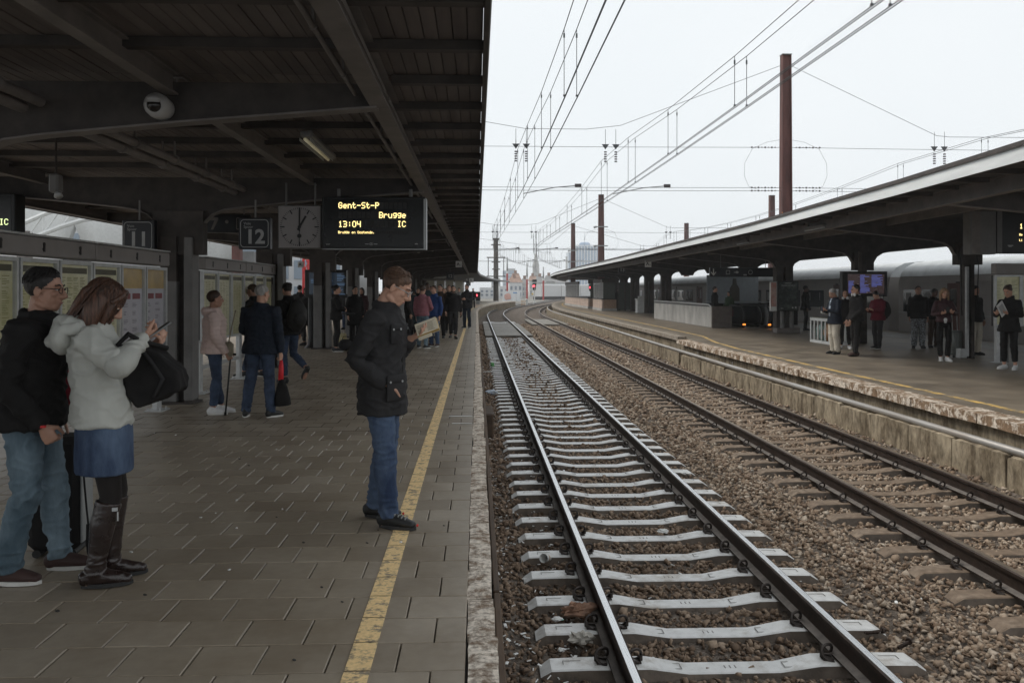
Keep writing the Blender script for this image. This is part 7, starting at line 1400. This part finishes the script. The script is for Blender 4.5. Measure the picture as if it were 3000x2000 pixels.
# ---------- people on the platform opposite ----------
AF = dict(elbR=(.25, .06, 1.12), wrR=(.12, .27, 1.14), hdR=(-.5, .8, .25), hnR=(-.4, 0, 1), elbL=(-.25, .06, 1.12), wrL=(-.1, .29, 1.16), hdL=(.5, .8, .25), hnL=(.4, 0, 1), curlR=(.8, .9, .9, 1), curlL=(.8, .9, .9, 1))
CR2 = [
 (2446, 1037, 262, 1.66, ('grey', 'short'), ('navy', 'blazer', .8), ('beige', 'loose'), ('shoeblk', 'soleblk'), 'grey-haired person in dark blazer and beige trousers looking at a phone', dict(AF, pitch=28), 1, 1.08),
 (2508, 1043, 268, 1.74, ('dark', 'short'), ('black', 'jacket', .86), ('black', 'trousers'), ('shoebrn', 'soleblk'), 'person with glasses and white headphones round the neck, all in black', dict(wrR=(.2, .14, .86), wrL=(-.1, .2, .87), ankR=(.11, -.05, .085), ankL=(-.1, .07, .085)), 0, 1.05),
 (2476, 1022, 200, 1.62, ('dark', 'bob'), ('black', 'shirt'), ('black', 'slim'), ('shoewht', 'solewht'), 'person in black with white shoes half hidden between blazer and headphones', {}, 0, 1),
 (2572, 1022, 250, 1.6, ('dark', 'short'), ('maroon', 'hoodie', .86), ('char', 'trousers'), ('shoeblk', 'solewht'), 'person in dark red hooded jacket with a rucksack', dict(AF, pitch=32, ankR=(.12, -.06, .085), ankL=(-.12, .08, .085)), 0, 1.15),
 (2690, 1020, 200, 1.72, ('dark', 'short'), ('black', 'jacket'), ('camo', 'loose'), ('shoeblk', 'soleblk'), 'shadowed person in black with grey patterned trousers', {}, 1, 1.1),
 (2735, 1018, 170, 1.66, ('dark', 'short'), ('black', 'jacket'), ('brown', 'trousers'), ('shoeblk', 'soleblk'), 'shadowed person standing close behind the blonde woman', dict(pitch=20), 2, 1),
 (2765, 1058, 192, 1.66, ('blond', 'long'), ('wine', 'jacket', .93), ('black', 'slim'), ('shoewht', 'solewht'), 'blonde woman in short dark wine jacket and white shoes holding a phone', dict(AF, pitch=14, ankR=(.06, -.03, .085), ankL=(-.06, .06, .085)), 0, .92),
 (2855, 1040, 165, 1.72, ('dark', 'short'), ('black', 'jacket'), ('beige', 'loose'), ('shoeblk', 'soleblk'), 'shadowed person with beige trousers behind the steel column', dict(pitch=10), 1, 1.05),
 (2957, 1083, 238, 1.72, ('brown', 'bun'), ('black', 'coat', .78), ('black', 'slim', .2), ('shoewht', 'solewht'), 'woman in black with bare ankles reading a paper by the yellow timetable', dict(AF, pitch=26), 0, .96),
 (2360, 968, 110, 1.78, ('dark', 'short'), ('black', 'coat', .8), ('black', 'trousers'), ('shoeblk', 'soleblk'), 'dark figure standing right of the poster pillar', {}, 2, 1.05),
 (2094, 958, 120, 1.76, ('dark', 'short'), ('black', 'coat', .7), ('black', 'trousers'), ('shoeblk', 'soleblk'), 'dark-coated person beside the end of the concrete parapet', {}, 0, 1),
 (2136, 954, 230, 1.55, ('dark', 'bob'), ('green', 'jacket'), ('brown', 'slim'), ('shoeblk', 'soleblk'), 'person in green jacket with a red bag beside the escalator', dict(pitch=10), 0, 1),
 (1811, 910, 195, 1.72, ('dark', 'short'), ('black', 'jacket'), ('black', 'trousers'), ('shoeblk', 'soleblk'), 'dark figure standing beside the small brick booth', {}, 1, 1),
 (1862, 897, 200, 1.7, ('dark', 'short'), ('grey', 'jacket'), ('char', 'trousers'), ('shoeblk', 'soleblk'), 'distant person in grey between the booth and white bin', {}, 0, 1),
]
for u, v, fc, hgt, hr, tp, lg, sh, lab, ps, sk, bd in CR2:
    x, y = G(u, v); t, I = person(lab, (x, y), fc, hgt, .018, sk, hr, tp, lg, sh, ps, 'people waiting on the platform opposite', bd)
    if 'blazer' in lab and 'grey' in lab: mb = MB(); mb.loft([(0, .155, 1.0), (0, .15, 1.2), (0, .13, 1.36), (0, .08, 1.47)], [(.03, .012), (.045, .012), (.05, .012), (.04, .012)], 8, up=(0, 1, 0)); mb.build('shirt_front', cloth('shirt_pale', (.45, .52, .6)), t, smooth=True); hp = I['W'](V3((0, .38, 1.2))); ph = thing('phone', 'small dark phone in the hands of the person in the blazer', 'phone', hp); mb = MB(); mb.cbox((0, 0, 0), (.07, .05, .12), .01); mb.build('case', m_black, ph); mb = MB(); mb.b2((-.03, -.027, -.05), (.03, -.0255, .05)); mb.build('screen', m_scr, ph); nw = thing('newspaper', 'folded pale newspaper under the arm of the person in the blazer', 'newspaper', I['W'](V3((.21, .1, 1.1))), -R(255)); mb = MB(); mb.cbox((0, 0, 0), (.03, .36, .12), .008, M=Matrix.Rotation(R(12), 3, 'X')); mb.build('pages', m_white, nw); mb = MB(); mb.cbox((.017, 0, .01), (.006, .3, .05), .002, M=Matrix.Rotation(R(12), 3, 'X')); mb.build('print', m_prg, nw)
    if 'headphones' in lab: glasses(t, I); mb = MB(); mb.tube([I['nk'] + V3((.085 * math.cos(a), .085 * math.sin(a) - .0, .03)) for a in [math.pi + i * math.pi / 8 for i in range(9)]], .012, 6); mb.ell(I['nk'] + V3((.06, .08, .03)), (.04, .03, .045)); mb.ell(I['nk'] + V3((-.06, .08, .03)), (.04, .03, .045)); mb.build('headphones', C['white'], t, smooth=True)
    if 'dark red' in lab or 'brick booth' in lab:
        gnd = 'brick' in lab; rk = thing('rucksack', 'black rucksack on the floor by the figure at the brick booth' if gnd else 'dark rucksack on the back of the person in the dark red jacket', 'bag', (x + .5, y - .3, .3) if gnd else I['W'](V3((0, -.26, 1.15))), -R(fc)); blob((0, 0, 0), (.18, .13, .26), x, .18, 16).build('pack', m_rk, rk, smooth=True); mb = MB(); [mb.tube([(q, .08, .2), (q, .15, .24), (q, .2, .1), (q, .06, -.2)], .014, 6) for q in (-.1, .1)]; mb.build('strap', m_rk, rk)
        if gnd: mb = MB(); mb.ell((.25, 0, -.12), (.1, .1, .1)); mb.build('red_pouch', mat('pouch_red', (.4, .04, .05), .6), rk, smooth=True); mb = MB(); mb.b2((-.1, -.16, -.18), (.0, -.13, .1)); mb.build('white_patch', m_white, rk)
    if 'blonde woman in' in lab: hp = I['W'](V3((.02, .37, 1.22))); ph = thing('phone', 'dark phone held up to the chest of the blonde woman', 'phone', hp); mb = MB(); mb.cbox((0, 0, 0), (.07, .02, .13), .006); mb.build('case', m_black, ph); mb = MB(); mb.b2((-.03, .011, -.05), (.03, .0125, .05)); mb.build('screen', m_scr, ph); mb = MB(); mb.ell((0, .115, .98), (.055, .035, .07)); mb.build('white_top', C['white'], t, smooth=True)
    if 'bare ankles' in lab: hp = I['W'](V3((-.05, .4, 1.2))); ppr = thing('paper', 'white sheet of paper held by the woman with bare ankles', 'paper', hp, R(20)); mb = MB(); mb.cbox((0, 0, .05), (.2, .006, .28), .002, M=Matrix.Rotation(R(-35), 3, 'Y')); mb.build('sheet', m_white, ppr); mb = MB(); mb.cbox((0, -.005, .05), (.13, .003, .18), .001, M=Matrix.Rotation(R(-35), 3, 'Y')); mb.build('print', m_dig, ppr)
    if 'green' in lab: hp = I['W'](V3((.26, .02, .72))); rb = thing('red_bag', 'bright red bag carried by the person in the green jacket', 'bag', hp); mb = MB(); mb.cbox((0, 0, -.06), (.24, .1, .34), .02); mb.build('bag_body', mat('bag_bright_red', (.5, .03, .035), .5), rb); mb = MB(); mb.tube([(-.07, 0, .1), (0, 0, .22), (.07, 0, .1)], .01, 5); mb.build('handle', m_white, rb)
x, y = G(2803, 1047); sc_ = thing('suitcase', 'grey ribbed trolley suitcase between the blonde woman and the column', 'suitcase', (x, y, 0)); m_case = mat('case_grey', (.14, .15, .14), .35, .3, .1, bump=0); mb = MB(); mb.cbox((0, 0, .35), (.3, .24, .58), .04); mb.build('shell', m_case, sc_, smooth=R(40))
for q in (-.1, -.03, .04, .11): mb = MB(); mb.cbox((q, -.122, .35), (.025, .012, .52), .004); mb.build('rib', m_case, sc_)
mb = MB(); mb.tube([(-.06, .08, .62), (-.06, .1, 1.0), (.06, .1, 1.0), (.06, .08, .62)], .01, 5); mb.build('handle', m_galv, sc_)
for q in (-.11, .11): mb = MB(); mb.cyl((q - .015, -.06, .03), (q + .015, -.06, .03), .03, n=10); mb.build('wheel', C['shoeblk'], sc_)
# ---------- litter ----------
m_ww = mat('litter_white', (.72, .72, .7), .6, var=.08, bump=.05)
x, y = G(1600, 1650, -.87); cpt = thing('paper_cup', 'white paper cup lying on the ballast by the nearest sleepers', 'cup', (x, y, -.82)); cpt.rotation_euler = (R(75), R(15), R(-35)); n = 20; mb = MB(); mb.loft([(0, 0, -.055), (0, 0, .05)], [.028, .04], n, cap=False); mb.loft([(0, 0, .05), (0, 0, .056)], [.041, .0415], n, cap=False); mb.cyl((0, 0, -.055), (0, 0, -.052), .028, n=n); mb.build('cup_wall', m_ww, cpt, smooth=R(50)); mb = MB(); mb.loft([(0, 0, -.02), (0, 0, .0)], [(.0325), (.0355)], n, cap=False); mb.build('brown_mark', mat('cup_mark', (.45, .25, .1), .6, bump=0), cpt, smooth=True)
def scrap(name, label, u, v, r, m, amp=.5, z=-.85, sub=None):
    x, y = G(u, v, z); t = thing(name, label, 'litter', (x, y, z)); blob((0, 0, r[2] * .6), r, u * .1, amp, 18, 4).build('crumpled_body', m, t, smooth=R(35))
    if sub: blob((r[0] * .9, 0, r[2] * .3), [q * .4 for q in r], v * .1, amp, 12, 4).build('torn_corner', sub, t, smooth=R(35))
scrap('paper_bag', 'crumpled brown paper bag against the rail by the second nearest sleeper', 1700, 1798, (.12, .06, .05), mat('kraft', (.35, .2, .13), .6, var=.3, scale=12, bump=.4), .8, sub=mat('kraft', (.35, .2, .13)))
scrap('paper_scrap', 'white and green paper scrap beside the brown paper bag', 1632, 1815, (.04, .03, .012), m_ww, .5, sub=mat('scrap_green', (.3, .55, .45), .6, bump=0))
scrap('plastic_bottle', 'crumpled blue and white plastic bottle near the platform foot', 1440, 1152, (.13, .07, .05), mat('plastic_blue', (.35, .45, .6), .25, c2=(.75, .78, .8), scale=14, bump=.3), .6, sub=m_ww)
scrap('plastic_wrap', 'pale wrapper on a sleeper end beyond the blue bottle', 1500, 1198, (.07, .05, .02), m_ww, .6); scrap('green_litter', 'small green wrapper far along the platform foot', 1443, 1073, (.06, .05, .08), mat('wrap_green', (.15, .4, .15), .5, bump=0), .3)
scrap('paper_scrap', 'white scrap on the ballast between the rails of the near track', 1943, 1558, (.05, .03, .02), m_ww, .6); scrap('tissue', 'crumpled white tissue heap below the brown paper bag', 1705, 1880, (.07, .05, .04), mat('tissue', (.5, .47, .42), .9, var=.2, scale=20), .9)
scrap('paper_scrap', 'pale scrap low beside the nearest sleeper end', 1645, 1905, (.025, .02, .012), m_ww, .6); scrap('leaf_scrap', 'pale torn scrap beside the middle sleepers of the near track', 2010, 1388, (.06, .04, .02), m_ww, .7)
x, y = G(1428, 1090, -.85); t = thing('white_rod', 'short white rod lying near the platform foot beyond the bottle', 'litter', (x, y, -.84)); mb = MB(); mb.cyl((-.14, 0, 0), (.14, 0, .01), .016, n=8); mb.build('rod', m_ww, t); mb = MB(); mb.cyl((.13, 0, .01), (.15, 0, .01), .02, n=8); mb.build('end_cap', m_ww, t)
# cigarette ends and paper crumbs along the platform foot
mb = MB()
for i in range(620):
    y = 4.6 + 24 * random.random() ** 1.9; x = .14 + .62 * random.random() ** 1.4 if i % 8 else random.uniform(.2, 6.2); z = zb(x, y) + random.uniform(.02, .05); a = random.uniform(0, 6.3); l_ = random.uniform(.008, .022); d_ = V3((math.cos(a) * l_, math.sin(a) * l_, random.uniform(-.006, .006))); mb.loft([V3((x, y, z)) - d_, V3((x, y, z)) + d_], [.0042 if i % 5 else (.012, .003)] * 2, 5)
tag(mb.build('cigarette_litter', m_ww), kind='stuff'); mb = MB()
for i in range(30):
    y = 3.3 + 14 * random.random() ** 1.5; x = -.1 - random.random() * min(6.5, y * .5); mb.cyl((x, y, .001), (x + .001, y, .0035), random.uniform(.006, .014), n=6)
tag(mb.build('gum_spots', mat('gum', (.03, .028, .025), .8)), kind='stuff'); mb = MB()
for i in range(16):
    y = 3.6 + 9 * random.random(); x = -.2 - random.random() * y * .45; a = random.uniform(0, 3); mb.box((x, y, .008), (random.uniform(.008, .022), .01, .006), rz=a)
tag(mb.build('paper_crumbs', m_ww), kind='stuff')
for (u, v, a, lab) in ((2560, 1855, .1, 'rusty coach screw lying by the end of the nearest sleeper'), (2648, 1893, .6, 'rusty coach screw on the ballast right of the nearest sleeper')):
    x, y = G(u, v, -.85); t = thing('coach_screw', lab, 'screw', (x, y, -.84), a); mb = MB(); mb.cyl((-.07, 0, 0), (.06, 0, .01), .009, n=8)
    for k in range(9): mb.cyl((-.06 + k * .011, 0, 0), (-.055 + k * .011, 0, 0), .0135, n=8)
    mb.build('thread', m_rust, t); mb = MB(); mb.cyl((.06, 0, .01), (.072, 0, .01), .024, n=8); mb.box((.08, 0, .01), (.02, .022, .022)); mb.build('screw_head', m_rust, t)
